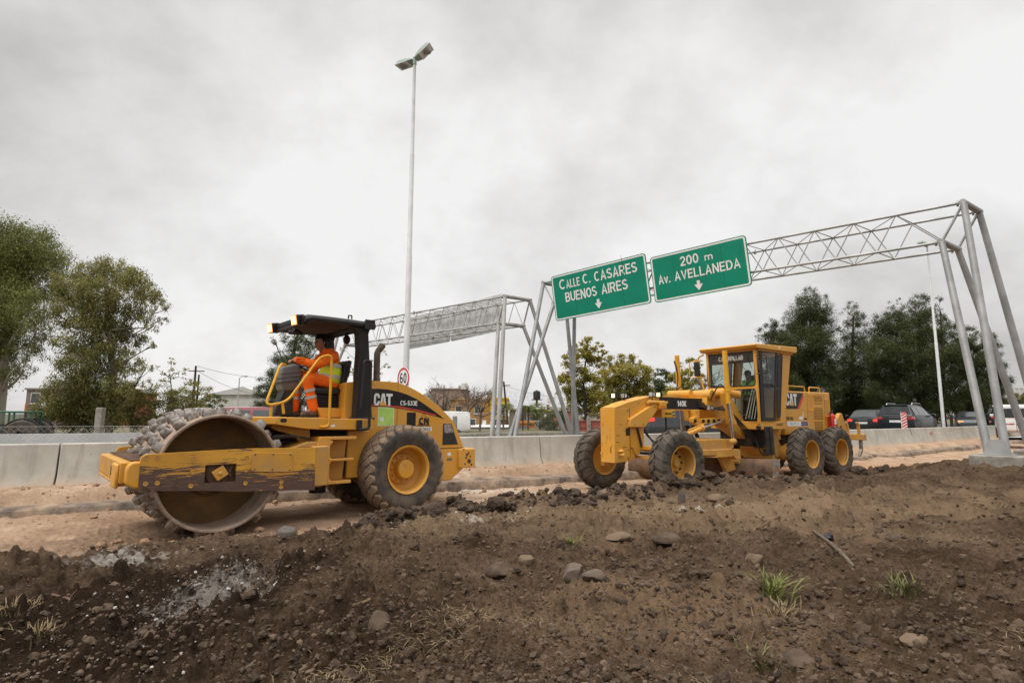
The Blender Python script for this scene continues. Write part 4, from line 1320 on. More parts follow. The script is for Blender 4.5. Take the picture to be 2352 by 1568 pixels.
# ================================================================ wheels, lettering
def make_tyre(parent, R, W, rim, style, mats, name='tyre', rot0=0.0):
    """tyre round the local y axis: carcass and moulded tread in one mesh"""
    b = MB()
    th = R - 0.035
    prof = [(-W * .40, rim - .012), (-W * .43, rim + .03), (-W * .49, rim + (th - rim) * .33), (-W * .52, rim + (th - rim) * .58), (-W * .50, th - .085), (-W * .44, th - .032),
            (-W * .25, th - .008), (0, th), (W * .25, th - .008), (W * .44, th - .032), (W * .50, th - .085), (W * .52, rim + (th - rim) * .58), (W * .49, rim + (th - rim) * .33),
            (W * .43, rim + .03), (W * .40, rim - .012)]
    b.lathe(prof, 72, mi=0, close=True)

    def surf(y, dr):   # radius of the crown at y
        q = abs(y) / W
        r = th - .008 * min(1, (q / .25) ** 2) if q < .25 else th - .008 - .024 * ((q - .25) / .19) if q < .44 else th - .032 - .06 * ((q - .44) / .06)
        return r + dr

    def lug(poly, h, taper=.78):
        """poly: list of (angle, y) on the crown"""
        n = len(poly)
        ca = sum(p[0] for p in poly) / n; cy = sum(p[1] for p in poly) / n
        lo_, hi_ = [], []
        for a, y in poly:
            for lst, t, dr in ((lo_, 1.0, -.02), (hi_, taper, h)):
                aa, yy = ca + (a - ca) * t, cy + (y - cy) * t
                r = surf(yy, dr)
                lst.append(Vector((r * cos(aa), yy, r * sin(aa))))
        mid = []
        for a, y in poly:
            t = taper * .5 + .5
            aa, yy = ca + (a - ca) * t, cy + (y - cy) * t
            r = surf(yy, h * .8)
            mid.append(Vector((r * cos(aa), yy, r * sin(aa))))
        b.loft([lo_, mid, hi_], 1, True)
    if style == 'diamond':
        N = 26
        for k in range(N):
            for j, yy in enumerate((-.40, -.20, 0, .20, .40)):
                a = rot0 + 2 * pi * (k + (.5 if j % 2 else 0)) / N
                da, dy = 2 * pi / N * .47, W * .175
                if abs(yy) > .3:
                    sg = 1 if yy > 0 else -1
                    yo = sg * W * .485
                    lug([(a - da, yy * W), (a - da * .55, yo), (a + da * .55, yo), (a + da, yy * W), (a, yy * W - sg * dy)], .042, .82)
                else:
                    lug([(a - da, yy * W), (a - da * .25, yy * W - dy * .85), (a + da * .25, yy * W - dy * .85), (a + da, yy * W), (a + da * .25, yy * W + dy * .85), (a - da * .25, yy * W + dy * .85)], .042, .82)
    else:
        N = 20
        for sd in (-1, 1):
            for k in range(N):
                a = rot0 + 2 * pi * (k + (.5 if sd > 0 else 0)) / N
                p = 2 * pi / N
                # a bar that sweeps from the middle back to the shoulder, then down the side wall
                c_ = [(a + .62 * p, -.03 * sd * W), (a + .30 * p, .20 * sd * W), (a + .0 * p, .47 * sd * W)]
                wd = p * .30
                rows = []
                for (aa, yy), f in zip(c_, (.7, 1.0, 1.15)):
                    rr = surf(yy, .036); r0 = surf(yy, -.02)
                    rows.append([Vector((r * cos(t), yy, r * sin(t))) for r, t in ((r0, aa - wd * f), (rr, aa - wd * f * .78), (rr, aa + wd * f * .78), (r0, aa + wd * f))])
                yy = .535 * sd * W
                for rq, f in ((th - .10, 1.15), (th - .17, 1.0)):
                    aa = a - .06 * p
                    rows.append([Vector((rq * cos(t), y_, rq * sin(t))) for y_, t in ((yy * .93, aa - wd * f), (yy * 1.015, aa - wd * f * .8), (yy * 1.015, aa + wd * f * .8), (yy * .93, aa + wd * f))])
                b.loft(rows, 1, True)
    return b.build(name, mats, parent, angle=40)


def cat_letters(parent, o, w, h, ydepth, mat_w=DECW, mat_y=DECY, dirx=-1):
    """three block capitals with a triangle under the middle one, on a side plate facing +y; o = (x, y, z) of the left bottom as read"""
    def P(pts, a, b_):
        return [(o[0] + dirx * w * u / 3.0, o[2] + h * v) for u, v in pts]
    b = MB()
    C_ = [(.95, .62), (.95, .80), (.72, 1.0), (.26, 1.0), (.03, .80), (.03, .20), (.26, 0), (.72, 0), (.95, .20), (.95, .38), (.63, .38), (.63, .26), (.55, .20), (.43, .20), (.35, .26),
          (.35, .74), (.43, .80), (.55, .80), (.63, .74), (.63, .62)]
    A_ = [(1.0, 0), (1.28, 1.0), (1.72, 1.0), (2.0, 0), (1.72, 0.0), (1.62, .38), (1.55, .48), (1.5, .84), (1.45, .48), (1.38, .38), (1.28, 0.0)]
    T_ = [(1.98, 1.0), (2.98, 1.0), (2.98, .78), (2.64, .78), (2.64, 0), (2.30, 0), (2.30, .78), (1.98, .78)]
    for q in (C_, A_, T_):
        b.prism(P(q, 0, 0), o[1], o[1] + ydepth)
    b.build('logo_letters', mat_w, parent)
    t = MB()
    t.prism(P([(.98, -.02), (1.5, .46), (2.02, -.02)], 0, 0), o[1] + ydepth * 1.6, o[1] + ydepth * 2.8)
    t.build('logo_triangle', mat_y, parent)


SIDE = (pi / 2, 0, pi)          # text on a face that looks to +y


# ================================================================ road roller
RTH = radians(221)
ROL = Vector((-2.48, 10.91, 0))
roller = thing('road_roller', 'yellow padfoot road roller with studded steel drum and black open canopy', 'road roller', ROL, RTH)


def build_roller():
    R = roller
    cx, cz, r = 3.03, 0.875, 0.81
    # drum: hollow shell, bulkhead, pads
    b = MB()
    b.lathe([(-1.065, r - .045), (-1.075, r - .01), (-1.065, r), (1.065, r), (1.075, r - .01), (1.075, r - .028), (1.06, r - .045), (.40, r - .05), (-.40, r - .05), (-1.06, r - .045)], 96, c=(cx, 0, cz), close=True)
    drum = b.build('drum', DRM, R, angle=30)
    b = MB()
    for s in (1, -1):
        b.lathe([(.40 * s, r - .03), (.46 * s, r - .05), (.46 * s, .34), (.47 * s, .33), (.50 * s, .33), (.50 * s, .05)], 64, c=(cx, 0, cz))
        for k in range(10):
            a = 2 * pi * k / 10 + .2
            b.lathe([(.50 * s, .022), (.53 * s, .022), (.53 * s, .001)], 6, c=(cx + .28 * cos(a), 0, cz + .28 * sin(a)))
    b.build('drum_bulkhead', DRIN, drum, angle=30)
    b = MB()
    NJ, NP = 10, 14
    for k in range(NP):
        for j in range(NJ):
            yy = -.97 + 1.94 * j / (NJ - 1)
            jj = min(j, NJ - 1 - j)
            a = 2 * pi * (k + .5 * (jj % 2) + .08 * jj) / NP
            ex, ey = .070, .066
            rows = []
            for f, hh in ((1.1, -.02), (1.0, .02), (.76, .095), (.62, .112)):
                ring = []
                for u, v in rrect(-1, 1, -1, 1, .25, 2):
                    aa = a + u * ex * f / r
                    q = (r + hh - (.012 * u * u if f < .9 else 0))
                    ring.append(Vector((cx + q * cos(aa), yy + v * ey * f, cz + q * sin(aa))))
                rows.append(ring)
            b.loft(rows, 0, True)
    b.build('drum_pads', PADM, drum, angle=24)

    # yoke: two side plates with a hole for the hub, front beam, rear beam
    def plate(y0, y1, detail):
        b = MB()
        hx0, hx1, hz0, hz1 = 2.85, 3.25, .755, 1.0
        nose = arc((3.93, 1.095), .075, 0, 90, 5) + [(hx1, 1.19)]
        b.prism([(4.005, .78)] + arc((3.93, 1.095), .075, 0, 90, 5) + [(hx1, 1.188), (hx1, .662), (3.72, .69), (3.97, .745)], y0, y1)
        b.prism([(hx0, 1.197), (hx0, .615), (2.1, .572), (1.71, .545), (1.73, 1.182), (2.65, 1.2)], y0, y1)
        b.prism([(hx0, hz1), (hx1, hz1), (hx1, 1.188), (hx0, 1.197)], y0, y1)
        b.prism([(hx0, hz0), (hx1, hz0), (hx1, .662), (hx0, .615)], y0, y1)
        p = b.build('yoke_plate', WORN, R)
        b = MB()
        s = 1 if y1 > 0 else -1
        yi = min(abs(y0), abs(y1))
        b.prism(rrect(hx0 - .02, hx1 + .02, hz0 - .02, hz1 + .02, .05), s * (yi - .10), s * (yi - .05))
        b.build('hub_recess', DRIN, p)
        if detail:
            b = MB()
            ym = y1
            T = Matrix.Translation((3.05, 0, .875)) @ Matrix.Rotation(radians(33), 4, 'Y') @ Matrix.Translation((-3.05, 0, -.875))
            b.box(2.965, 3.135, ym - .09, ym - .012, .80, .955, T=T)
            b.lathe([(ym - .012, .03), (ym + .004, .03), (ym + .004, .001)], 12, c=(3.05, 0, .875))
            b.build('hub_mount', YEL, p, bevel=.012)
            b = MB()
            b.lathe([(ym - .12, .155), (ym - .06, .155), (ym - .055, .14), (ym - .055, .001)], 28, c=(3.07, 0, .875))
            for k in range(3):
                b.tube([(2.90 + .01 * k, ym - .03, .96 - .03 * k), (2.93 + .03 * k, ym - .02, .90), (2.91, ym - .03, .82)], .010, 6)
            b.build('drive_flange', RUST, p)
            b = MB()
            b.prism(rpoly([(2.655, 1.145), (2.06, 1.115), (2.06, .835), (2.655, .875)], .05), ym, ym + .012)
            cp = b.build('cover_panel', YELD, p, bevel=.004)
            b = MB()
            for x_, z_ in ((2.61, 1.115), (2.36, 1.105), (2.11, 1.09), (2.61, .905), (2.36, .89), (2.11, .865)):
                b.lathe([(ym + .010, .011), (ym + .018, .011), (ym + .018, .001)], 6, c=(x_, 0, z_))
            b.build('panel_screws', RUST, cp)
            b = MB()
            for x_, z_ in ((3.945, 1.125), (3.82, 1.13), (3.40, 1.095), (3.40, .915), (3.41, .735), (2.72, 1.075), (2.72, .90), (2.72, .72), (3.93, .80), (3.80, .80), (2.22, .70), (2.22, .63)):
                b.lathe([(ym - .004, .030), (ym + .006, .030), (ym + .006, .020), (ym + .001, .019), (ym + .001, .001)], 16, c=(x_, 0, z_))
            b.build('plate_bolts', YELD, p)
            b = MB()
            b.lathe([(ym - .02, .001), (ym + .003, .036), (ym + .003, .001)], 16, c=(3.58, 0, .765))
            b.build('lashing_hole', RUST, p)
    plate(1.10, 1.17, True)
    plate(-1.17, -1.10, False)
    b = MB()
    b.box(3.975, 4.20, -1.17, 1.02, .80, 1.07)
    b.prism(rpoly([(3.98, 1.0), (4.21, .92), (4.21, -1.1), (3.98, -1.1)], .03), .76, .80, 'z')
    fb = b.build('front_beam', YELD, R, bevel=.03, seg=3)
    b = MB()
    b.prism(rpoly([(3.96, 1.08), (4.10, 1.08), (4.15, 1.0), (4.15, .80), (4.06, .745), (3.96, .745)], .05), 1.0, 1.16)
    b.box(4.195, 4.245, .62, .98, .74, 1.05)
    b.build('beam_end', YEL, fb, bevel=.025, seg=3)
    b = MB()
    for k in range(15):
        y0 = -1.02 + k * .143
        b.prism([(3.80, 1.085), (4.02, 1.07), (4.10, 1.085), (4.10, 1.10), (4.02, 1.10), (3.80, 1.11)], y0, y0 + .075)
    b.box(3.99, 4.04, -1.05, 1.05, 1.06, 1.085)
    b.build('scraper_bars', RUST, fb, bevel=.005)
    b = MB()
    for y_ in (.30, .52):
        b.box(4.198, 4.215, y_ - .012, y_ + .012, .86, .98)
    b.build('lashing_slots', BLK, fb)
    b = MB()
    b.box(1.56, 1.72, -1.10, 1.10, .58, 1.17)
    b.box(.75, 1.6, -.38, .38, .62, 1.15)
    b.prism([(1.58, 1.17), (2.0, 1.17), (1.74, 1.26), (1.58, 1.26)], -.9, .9)
    b.box(1.50, 1.735, 1.0, 1.16, .60, 1.20)
    b.build('yoke_crossbeam', YELD, R, bevel=.015)
    b = MB()
    b.lathe([(.35, .14), (1.35, .14)], 20, ax='z', c=(1.18, 0, 0))
    b.build('articulation_pin', DGR, R)

    # drive wheels
    for s in (1, -1):
        wh = D.objects.new('drive_wheel', None); COL.objects.link(wh); wh.parent = R; wh.location = (0, .80 * s, .745)
        if s < 0: wh.rotation_euler = (0, 0, pi)
        make_tyre(wh, .765, .58, .405, 'diamond', [RUB, RUBL], rot0=.07 if s > 0 else .3)
        b = MB()
        b.lathe([(.235, .375), (.262, .405), (.262, .418), (.240, .418), (.225, .40), (.19, .385), (.02, .375), (.0, .36), (-.03, .30), (-.03, .02), (-.10, .02), (-.10, .39), (-.24, .40), (-.24, .38)], 56)
        rm = b.build('rim', YEL, wh, angle=28)
        b = MB()
        b.lathe([(-.03, .265), (.015, .255), (.02, .20), (.02, .168), (.17, .160), (.185, .145), (.185, .02), (.185, .001)], 40)
        b.lathe([(.185, .03), (.195, .03), (.195, .001)], 10, c=(.02, 0, .09))
        b.build('hub', YEL, rm, angle=28)
        b = MB()
        for k in range(12):
            a = 2 * pi * k / 12
            b.lathe([(-.01, .018), (.045, .018), (.05, .012), (.05, .001)], 6, c=(.215 * cos(a), 0, .215 * sin(a)))
        b.build('wheel_bolts', YELD, rm)
    b = MB()
    b.lathe([(-.7, .13), (.7, .13)], 16, c=(0, 0, .745))
    b.box(-.2, .25, -.3, .3, .55, .95)
    b.build('axle', DGR, R)

    # engine hood, tail
    b = MB()
    hp = rpoly([(1.02, 2.24), (.50, 2.285), (.0, 2.285), (-.36, 2.165), (-.84, 1.905), (-1.20, 1.62), (-1.31, 1.47), (-1.51, 1.05), (.62, 1.05), (.62, 1.42), (.98, 1.45), (1.02, 1.62)],
               [.06, .2, .3, .5, .6, .3, .15, .04, .01, .01, .02, .3], 6)
    b.prism(hp, -.60, .60)
    hood = b.build('engine_hood', YEL, R, bevel=.07, seg=4)
    b = MB()
    b.prism([(.0, 2.285), (.006, 2.285), (.006, 1.30), (.0, 1.30)], -.6015, .6015)
    b.prism([(-.95, 1.052), (-1.515, 1.052), (-1.515, 1.060), (-.95, 1.060)], -.602, .602)
    b.build('hood_seam', BLK, hood)
    b = MB()
    b.prism([(.62, 1.05), (-1.49, 1.05), (-1.52, .66), (-1.22, .44), (-.62, .44), (-.3, .6), (.62, .6)], -.46, .46)
    b.prism([(-.86, 1.05), (-1.49, 1.05), (-1.52, .66), (-1.22, .44), (-1.0, .44)], -.6, .6)
    b.prism([(.95, 1.42), (.55, 1.42), (.55, .62), (.95, .62)], -.62, .62)
    b.build('rear_frame', YEL, R, bevel=.02)
    b = MB()
    b.box(-1.76, -1.36, .30, .66, .66, 1.035)
    b.box(-1.76, -1.36, -.66, -.30, .66, 1.035)
    rb = b.build('rear_bumper', YEL, R, bevel=.025, seg=3)
    b = MB()
    b.lathe([(.655, .045), (.664, .045), (.664, .001)], 18, c=(-1.60, 0, .79))
    for x_, z_, r_ in ((-1.55, .92, .04), (-1.53, .86, .03), (-1.63, .88, .025), (-1.66, .72, .03), (-1.50, .74, .022), (-1.47, 1.02, .02), (-1.59, .95, .026)):
        b.lathe([(.655, r_), (.663, r_ * .8), (.663, .001)], 7, c=(x_, 0, z_))
    b.build('rust_patches', RUST, rb)
    # decals on the near side of the hood
    y = .6015
    b = MB()
    b.prism([(.74, 2.135), (.40, 2.15), (.22, 2.145), (-.03, 2.105), (-.2, 2.06), (-.39, 1.99), (-.62, 1.865), (-.85, 1.73), (-1.03, 1.615), (-.84, 1.665), (-.4, 1.755), (-.03, 1.808), (.3, 1.832), (.74, 1.835)], y, y + .0025)
    b.build('black_flash', DECK, hood)
    b = MB()
    b.prism([(.74, 1.872), (.3, 1.868), (-.03, 1.843), (-.4, 1.790), (-.86, 1.690), (-.80, 1.682), (-.4, 1.768), (-.03, 1.820), (.3, 1.845), (.74, 1.848)], y + .003, y + .005)
    b.build('red_stripe', DECR, hood)
    cat_letters(hood, (.485, y + .0055, 1.852), .375, .215, .002)
    strokes('model_lettering', 'CS-533E', hood, (-.235, y + .004, 1.905), (-1, 0, 0), (0, 0, 1), .085, .36, DECW, .2)
    b = MB(); b.prism(rrect(.07, .39, 1.49, 1.825, .004), y, y + .002); gs = b.build('white_sticker', DECW, hood)
    b = MB(); b.prism(rrect(.082, .378, 1.502, 1.813, .004), y + .0025, y + .004); b.build('lime_sticker', M('lime_sticker', (.47, .74, .16), .5), gs)
    text('sticker_lettering', 'Buenos Aires\nProvincia', .032, M('pale_lettering', (.62, .80, .42), .5), gs, (.165, y + .006, 1.60), SIDE, extrude=.0006)
    b = MB()
    b.prism(arc((.315, 1.615), .04, -90, 180, 12) + [(.275, 1.57), (.295, 1.57)], y + .0045, y + .006); b.build('sticker_symbol', DECW, gs)
    b = MB(); b.prism(rrect(-.39, -.2, 1.42, 1.735, .01), y, y + .003); b.build('air_grille', M('perforated_grille', (.03, .028, .026), .6, col2=(.012, .012, .012), scale=60, detail=0), hood)
    b = MB()
    b.prism([(-1.005, 1.525), (-1.20, 1.52), (-1.365, 1.12), (-1.0, 1.12)], y, y + .003)
    rg = b.build('rear_window_mesh', M('wire_mesh', (.02, .02, .02), .5, col2=(.05, .05, .05), scale=40, detail=2), hood)
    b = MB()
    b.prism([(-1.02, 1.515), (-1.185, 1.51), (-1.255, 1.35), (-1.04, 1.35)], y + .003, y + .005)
    b.build('painted_mesh_daylight', M('painted_mesh_daylight', (.42, .40, .39), .5, col2=(.12, .11, .11), scale=70, detail=1), rg)  # daylight showing through the mesh, painted as a pale grey patch
    # contractor emblem and number plate
    strokes('emblem_letters', 'CN', hood, (-.57, y + .002, 1.575), (-1, 0, 0), (0, 0, 1), .12, .21, DECK, .3, .04)
    b = MB()
    b.prism([(-.565, 1.735), (-.572, 1.735), (-.69, 1.515), (-.68, 1.515)], y, y + .002)
    b.prism([(-.565, 1.735), (-.572, 1.735), (-.46, 1.515), (-.45, 1.515)], y, y + .002)
    b.prism([(-.445, 1.512), (-.695, 1.512), (-.695, 1.502), (-.445, 1.502)], y, y + .002)
    b.build('emblem_triangle', DECK, hood)
    text('emblem_caption', 'CONCRET-NOR s.a.', .036, DECK, hood, (-.57, y + .002, 1.488), SIDE, bold=.01, extrude=.0006)
    b = MB(); b.prism(rrect(-.745, -.425, 1.385, 1.468, .012), y, y + .002); pn = b.build('number_plate', DECW, hood)
    strokes('plate_number', '860602', pn, (-.585, y + .003, 1.427), (-1, 0, 0), (0, 0, 1), .062, .27, DECK, .15, .12)
    b = MB(); b.prism(rrect(-1.20, -1.12, .91, .97, .004), y, y + .002); b.build('white_label', DECW, hood)
    b = MB(); b.prism(rrect(-1.23, -1.11, .815, .865, .004), y, y + .002); b.build('data_plate', STL, hood)
    # exhaust
    b = MB()
    b.tube([(.255, .25, 2.2), (.262, .25, 2.82), (.24, .25, 2.87), (.19, .25, 2.93), (.155, .25, 2.99)], [.062, .058, .058, .062, .066], 16)
    b.build('exhaust_pipe', M('rusty_exhaust', (.085, .062, .048), .7, .3, col2=(.13, .11, .09), scale=7), R)

    # platform and steps
    b = MB()
    b.prism([(2.24, 1.65), (.63, 1.612), (.63, 1.43), (1.59, 1.45), (1.80, 1.462), (2.24, 1.53)], -.90, .90)
    b.prism([(2.24, .90), (2.53, .62), (2.53, -.62), (2.24, -.90)], 1.535, 1.65, 'z')
    pf = b.build('operator_platform', YEL, R, bevel=.012)
    b = MB()
    b.prism(arc((2.17, 1.595), .028, 90, 270, 6) + arc((2.10, 1.595), .028, -90, 90, 6), .8995, .902) if False else b.prism(rrect(2.09, 2.19, 1.565, 1.625, .029), .899, .9025)
    b.build('lifting_slot', BLK, pf)
    b = MB(); b.prism(rrect(1.31, 1.39, 1.49, 1.525, .01), .899, .902); b.build('peeled_label', DECW, pf)
    b = MB()
    b.prism([(2.20, 1.53), (1.82, 1.46), (1.60, 1.455), (1.56, 1.17), (1.70, 1.18), (1.86, 1.36), (2.14, 1.44), (2.22, 1.49)], .50, .58)
    b.prism([(2.20, 1.53), (1.82, 1.46), (1.60, 1.455), (1.56, 1.17), (1.70, 1.18), (1.86, 1.36), (2.14, 1.44), (2.22, 1.49)], -.58, -.50)
    b.build('platform_bracket', YEL, R, bevel=.006)
    b = MB()
    for x0, x1, z0, z1 in ((1.42, .955, 1.285, 1.335), (1.42, .99, .945, .985), (1.42, 1.025, .585, .635)):
        b.box(x1, x0, .62, .965, z0, z1)
    b.prism(rpoly([(1.575, 1.335), (1.40, 1.335), (1.40, 1.28), (1.34, 1.26), (1.40, 1.20), (1.40, 1.02), (1.36, .985), (1.36, .945), (1.40, .90), (1.40, .69), (1.35, .635), (1.40, .585), (1.575, .585)], .02, 2), .60, .96)
    b.prism([(1.61, 1.20), (1.575, 1.335), (1.575, .585), (1.62, .62)], .60, .96)
    b.prism([(1.42, 1.32), (.96, 1.32), (1.02, .6), (1.42, .6)], .58, .615)
    b.build('step_box', YEL, R, bevel=.008)
    b = MB()
    for k in range(6):
        for z_ in (1.3355, .9855, .6355):
            b.box(1.06 + k * .055, 1.085 + k * .055, .80, .955, z_, z_ + .004)
    b.build('step_grips', STL, R)
    b = MB()
    b.box(.62, 1.55, -.58, .57, .66, 1.43)
    b.build('engine_bay', M('grimy_black_bay', (.018, .015, .012), .8, col2=(.035, .026, .018), scale=12), R)
    b = MB()
    rr = random.Random(5)
    for k in range(9):
        z_ = 1.20 + .02 * (k % 5)
        y_ = -.3 + .12 * k
        b.tube(bend([(1.62, y_, 1.22 + .01 * k), (1.95, y_ + .05, z_ + .10), (2.22, y_ + .1, z_ + .06 + .02 * (k % 3)), (2.35, y_ - .1, z_ - .02), (2.1, y_ - .3, z_ - .02), (1.74, y_ - .3, 1.24)], .12), .017, 7)
    b.build('hydraulic_hoses', M('braided_hose', (.15, .14, .125), .6, col2=(.06, .055, .05), scale=14), R)
    # canopy
    def post(s):
        b = MB()
        rings = []
        for x0, x1, z_, y0, y1 in ((.60, .90, 1.63, .60, .80), (.64, .89, 2.2, .61, .79), (.69, .89, 2.8, .62, .79), (.72, .92, 3.08, .62, .80), (.70, 1.06, 3.18, .62, .82)):
            rings.append([Vector((x0, y0 * s, z_)), Vector((x1, y0 * s, z_)), Vector((x1, y1 * s, z_)), Vector((x0, y1 * s, z_))])
        b.loft(rings)
        b.box(.56, .94, min(.57 * s, .84 * s), max(.57 * s, .84 * s), 1.605, 1.645)
        return b.build('canopy_post', BLK, R, bevel=.02, angle=30)
    post(1); post(-1)
    b = MB()
    pr_ = [(-.86, 3.20), (-.87, 3.25), (-.83, 3.30), (-.70, 3.325), (.70, 3.325), (.83, 3.30), (.87, 3.25), (.86, 3.20), (.80, 3.20), (.72, 3.245), (-.72, 3.245), (-.80, 3.20)]
    rings = []
    for x_, dz, f in ((.62, -.015, 1.0), (1.0, -.005, 1.0), (1.4, 0, 1.0), (1.76, -.005, 1.0), (1.85, -.03, .97)):
        rings.append([Vector((x_, yy * f, zz + dz)) for yy, zz in pr_])
    b.loft(rings)
    roof = b.build('canopy_roof', BLK, R, bevel=.01, angle=40)
    b = MB()
    b.tube([(.75, -.88, 3.235), (.75, .88, 3.235)], .088, 16)
    b.box(.655, .845, .88, .90, 3.15, 3.32)
    b.build('roof_crossbar', BLK, roof, bevel=.008)
    b = MB(); b.box(.9, 1.8, -.72, .72, 3.215, 3.243); b.build('roof_liner', M('brown_liner', (.07, .05, .042), .9, bump=.3, bscale=30), roof)
    b = MB()
    b.tube(bend([(1.05, .80, 3.31), (1.05, .80, 3.37), (1.11, .80, 3.37), (1.11, .80, 3.31)], .02, 3), .012, 6)
    b.build('lifting_eye', BLK, roof)
    b = MB()
    b.box(1.78, 1.85, -.70, .70, 3.15, 3.21)
    b.tube([(1.85, .3, 3.10), (1.7, .25, 3.06), (1.85, .1, 3.08)], .04, 8)
    b.build('lamp_bar', BLK, roof, bevel=.01)
    for yy in (.55, -.62):
        b = MB()
        T = Matrix.Translation((1.85, yy, 3.235)) @ Matrix.Rotation(radians(10), 4, 'Y') @ Matrix.Rotation(radians(12), 4, 'Z')
        b.box(-.06, .10, -.085, .085, -.085, .085, T=T)
        lm = b.build('work_lamp', BLK, R, bevel=.02)
        b = MB(); b.box(.101, .106, -.08, .08, -.08, .08, T=T); b.build('lamp_rim', LITA, lm, bevel=.015)
        b = MB(); b.box(.1065, .112, -.064, .064, -.064, .064, T=T); b.build('lamp_lens', LITW, lm, bevel=.012)
    b = MB(); b.tube([(.80, .05, 3.17), (.78, .05, 3.10)], .03, 8); b.ell((.78, .05, 3.05), (.06, .09, .09)); b.build('rear_lamp', BLK, R)
    # controls
    b = MB()
    sec = []
    for t, x0, x1, hw in ((0, 1.66, 1.84, .10), (.12, 1.61, 1.92, .16), (.55, 1.585, 1.955, .19), (.9, 1.64, 1.965, .19), (1.0, 1.70, 1.94, .16)):
        z_ = 2.08 + .44 * t
        sh = .02 * t
        sec.append([Vector((x1 + sh, -hw, z_ - .04)), Vector((x1 + sh, hw, z_ - .04)), Vector((x0 + sh, hw, z_ + .03)), Vector((x0 + sh, -hw, z_ + .03))])
    b.loft(sec)
    cons = b.build('control_console', PLG, R, bevel=.03, seg=3, angle=50)
    b = MB()
    for z_ in (2.24, 2.31, 2.38):
        b.prism([(1.97, z_ - .03), (1.975, z_ - .022), (1.62, z_ + .028), (1.61, z_ + .02)], -.194, .194)
    b.build('console_ribs', M('dark_plastic', (.05, .054, .058), .5), cons)
    b = MB(); b.lathe([(.188, .025), (.2, .025), (.2, .001)], 14, c=(1.66, 0, 2.25)); b.build('green_knob', M('green_knob', (.02, .33, .22), .4), cons)
    b = MB()
    b.prism([(1.88, 2.12), (1.74, 2.10), (1.72, 1.66), (2.04, 1.66)], -.13, .13)
    b.prism([(1.90, 2.10), (1.86, 2.10), (2.02, 1.66), (2.07, 1.66)], .10, .17)
    b.build('steering_pedestal', DGR, R, bevel=.012)
    sc = Vector((1.60, .08, 2.55)); ax = Vector((-.50, 0, .86)).normalized()
    u = Vector((0, 1, 0)); v = ax.cross(u)
    b = MB()
    b.tube([sc + .20 * (u * cos(2 * pi * k / 28) + v * sin(2 * pi * k / 28)) for k in range(29)], .016, 8, cap=False)
    for k in range(3):
        a = 2 * pi * k / 3 + .3
        b.tube([sc - ax * .05, sc + .2 * (u * cos(a) + v * sin(a))], .012, 6)
    b.tube([sc - ax * .03, sc - ax * .22], .035, 10)
    b.build('steering_wheel', BLK, R)
    b = MB(); b.box(1.5, 1.62, -.30, -.08, 1.66, 1.90); b.build('pedal_box', PLG, R, bevel=.01)
    # seat
    b = MB()
    b.box(1.0, 1.46, -.06, .40, 2.035, 2.14)
    st = b.build('seat', BLK, R, bevel=.03, seg=3)
    b = MB()
    T = Matrix.Translation((.985, .17, 2.10)) @ Matrix.Rotation(radians(-9), 4, 'Y')
    b.box(-.06, .04, -.24, .24, .0, .50, T=T)
    b.box(-.09, -.02, -.22, .22, .25, .56, T=T)
    b.build('backrest', BLK, st, bevel=.03, seg=3)
    b = MB()
    for k in range(5):
        z_ = 1.80 + .045 * k
        b.box(1.02, 1.44, -.03, .37, z_, z_ + .028)
        b.box(1.05, 1.41, 0, .34, z_ + .02, z_ + .05)
    b.build('seat_bellows', BLK, st, bevel=.01)
    b = MB(); b.prism([(1.36, 1.64), (.92, 1.64), (.92, 1.80), (1.42, 1.80)], -.08, .45); b.build('seat_plinth', YEL, R, bevel=.01)
    # rails
    b = MB()
    b.tube(bend([(1.57, .91, 1.49), (1.415, .91, 1.495), (1.42, .90, 2.66), (1.60, .89, 2.62), (2.08, .84, 1.88), (2.40, .80, 1.81), (2.14, .64, 2.49), (2.02, .50, 2.48)], .13, 6), .021, 12)
    b.tube([(2.12, .83, 1.70), (2.15, .83, 1.86)], .022, 8)
    b.tube([(2.30, .79, 1.65), (2.30, .80, 1.84)], .022, 8)
    b.build('guard_rail', YELR, R)
    b = MB()
    b.tube(bend([(.92, .955, 1.445), (.735, .965, 1.445), (.745, .965, 2.60), (.865, .96, 2.60), (.895, .955, 1.78)], .075, 6), .024, 10)
    b.prism(rrect(.86, .94, 1.425, 1.60, .01), .90, .96)
    b.build('grab_handle', BLK, R)


build_roller()


# ================================================================ motor grader
GTH = radians(216.2)
GRA = Vector((7.97, 16.90, 0))
grader = thing('motor_grader', 'yellow motor grader with tall glass cab and six chunky black tyres', 'road grader', GRA, GTH)


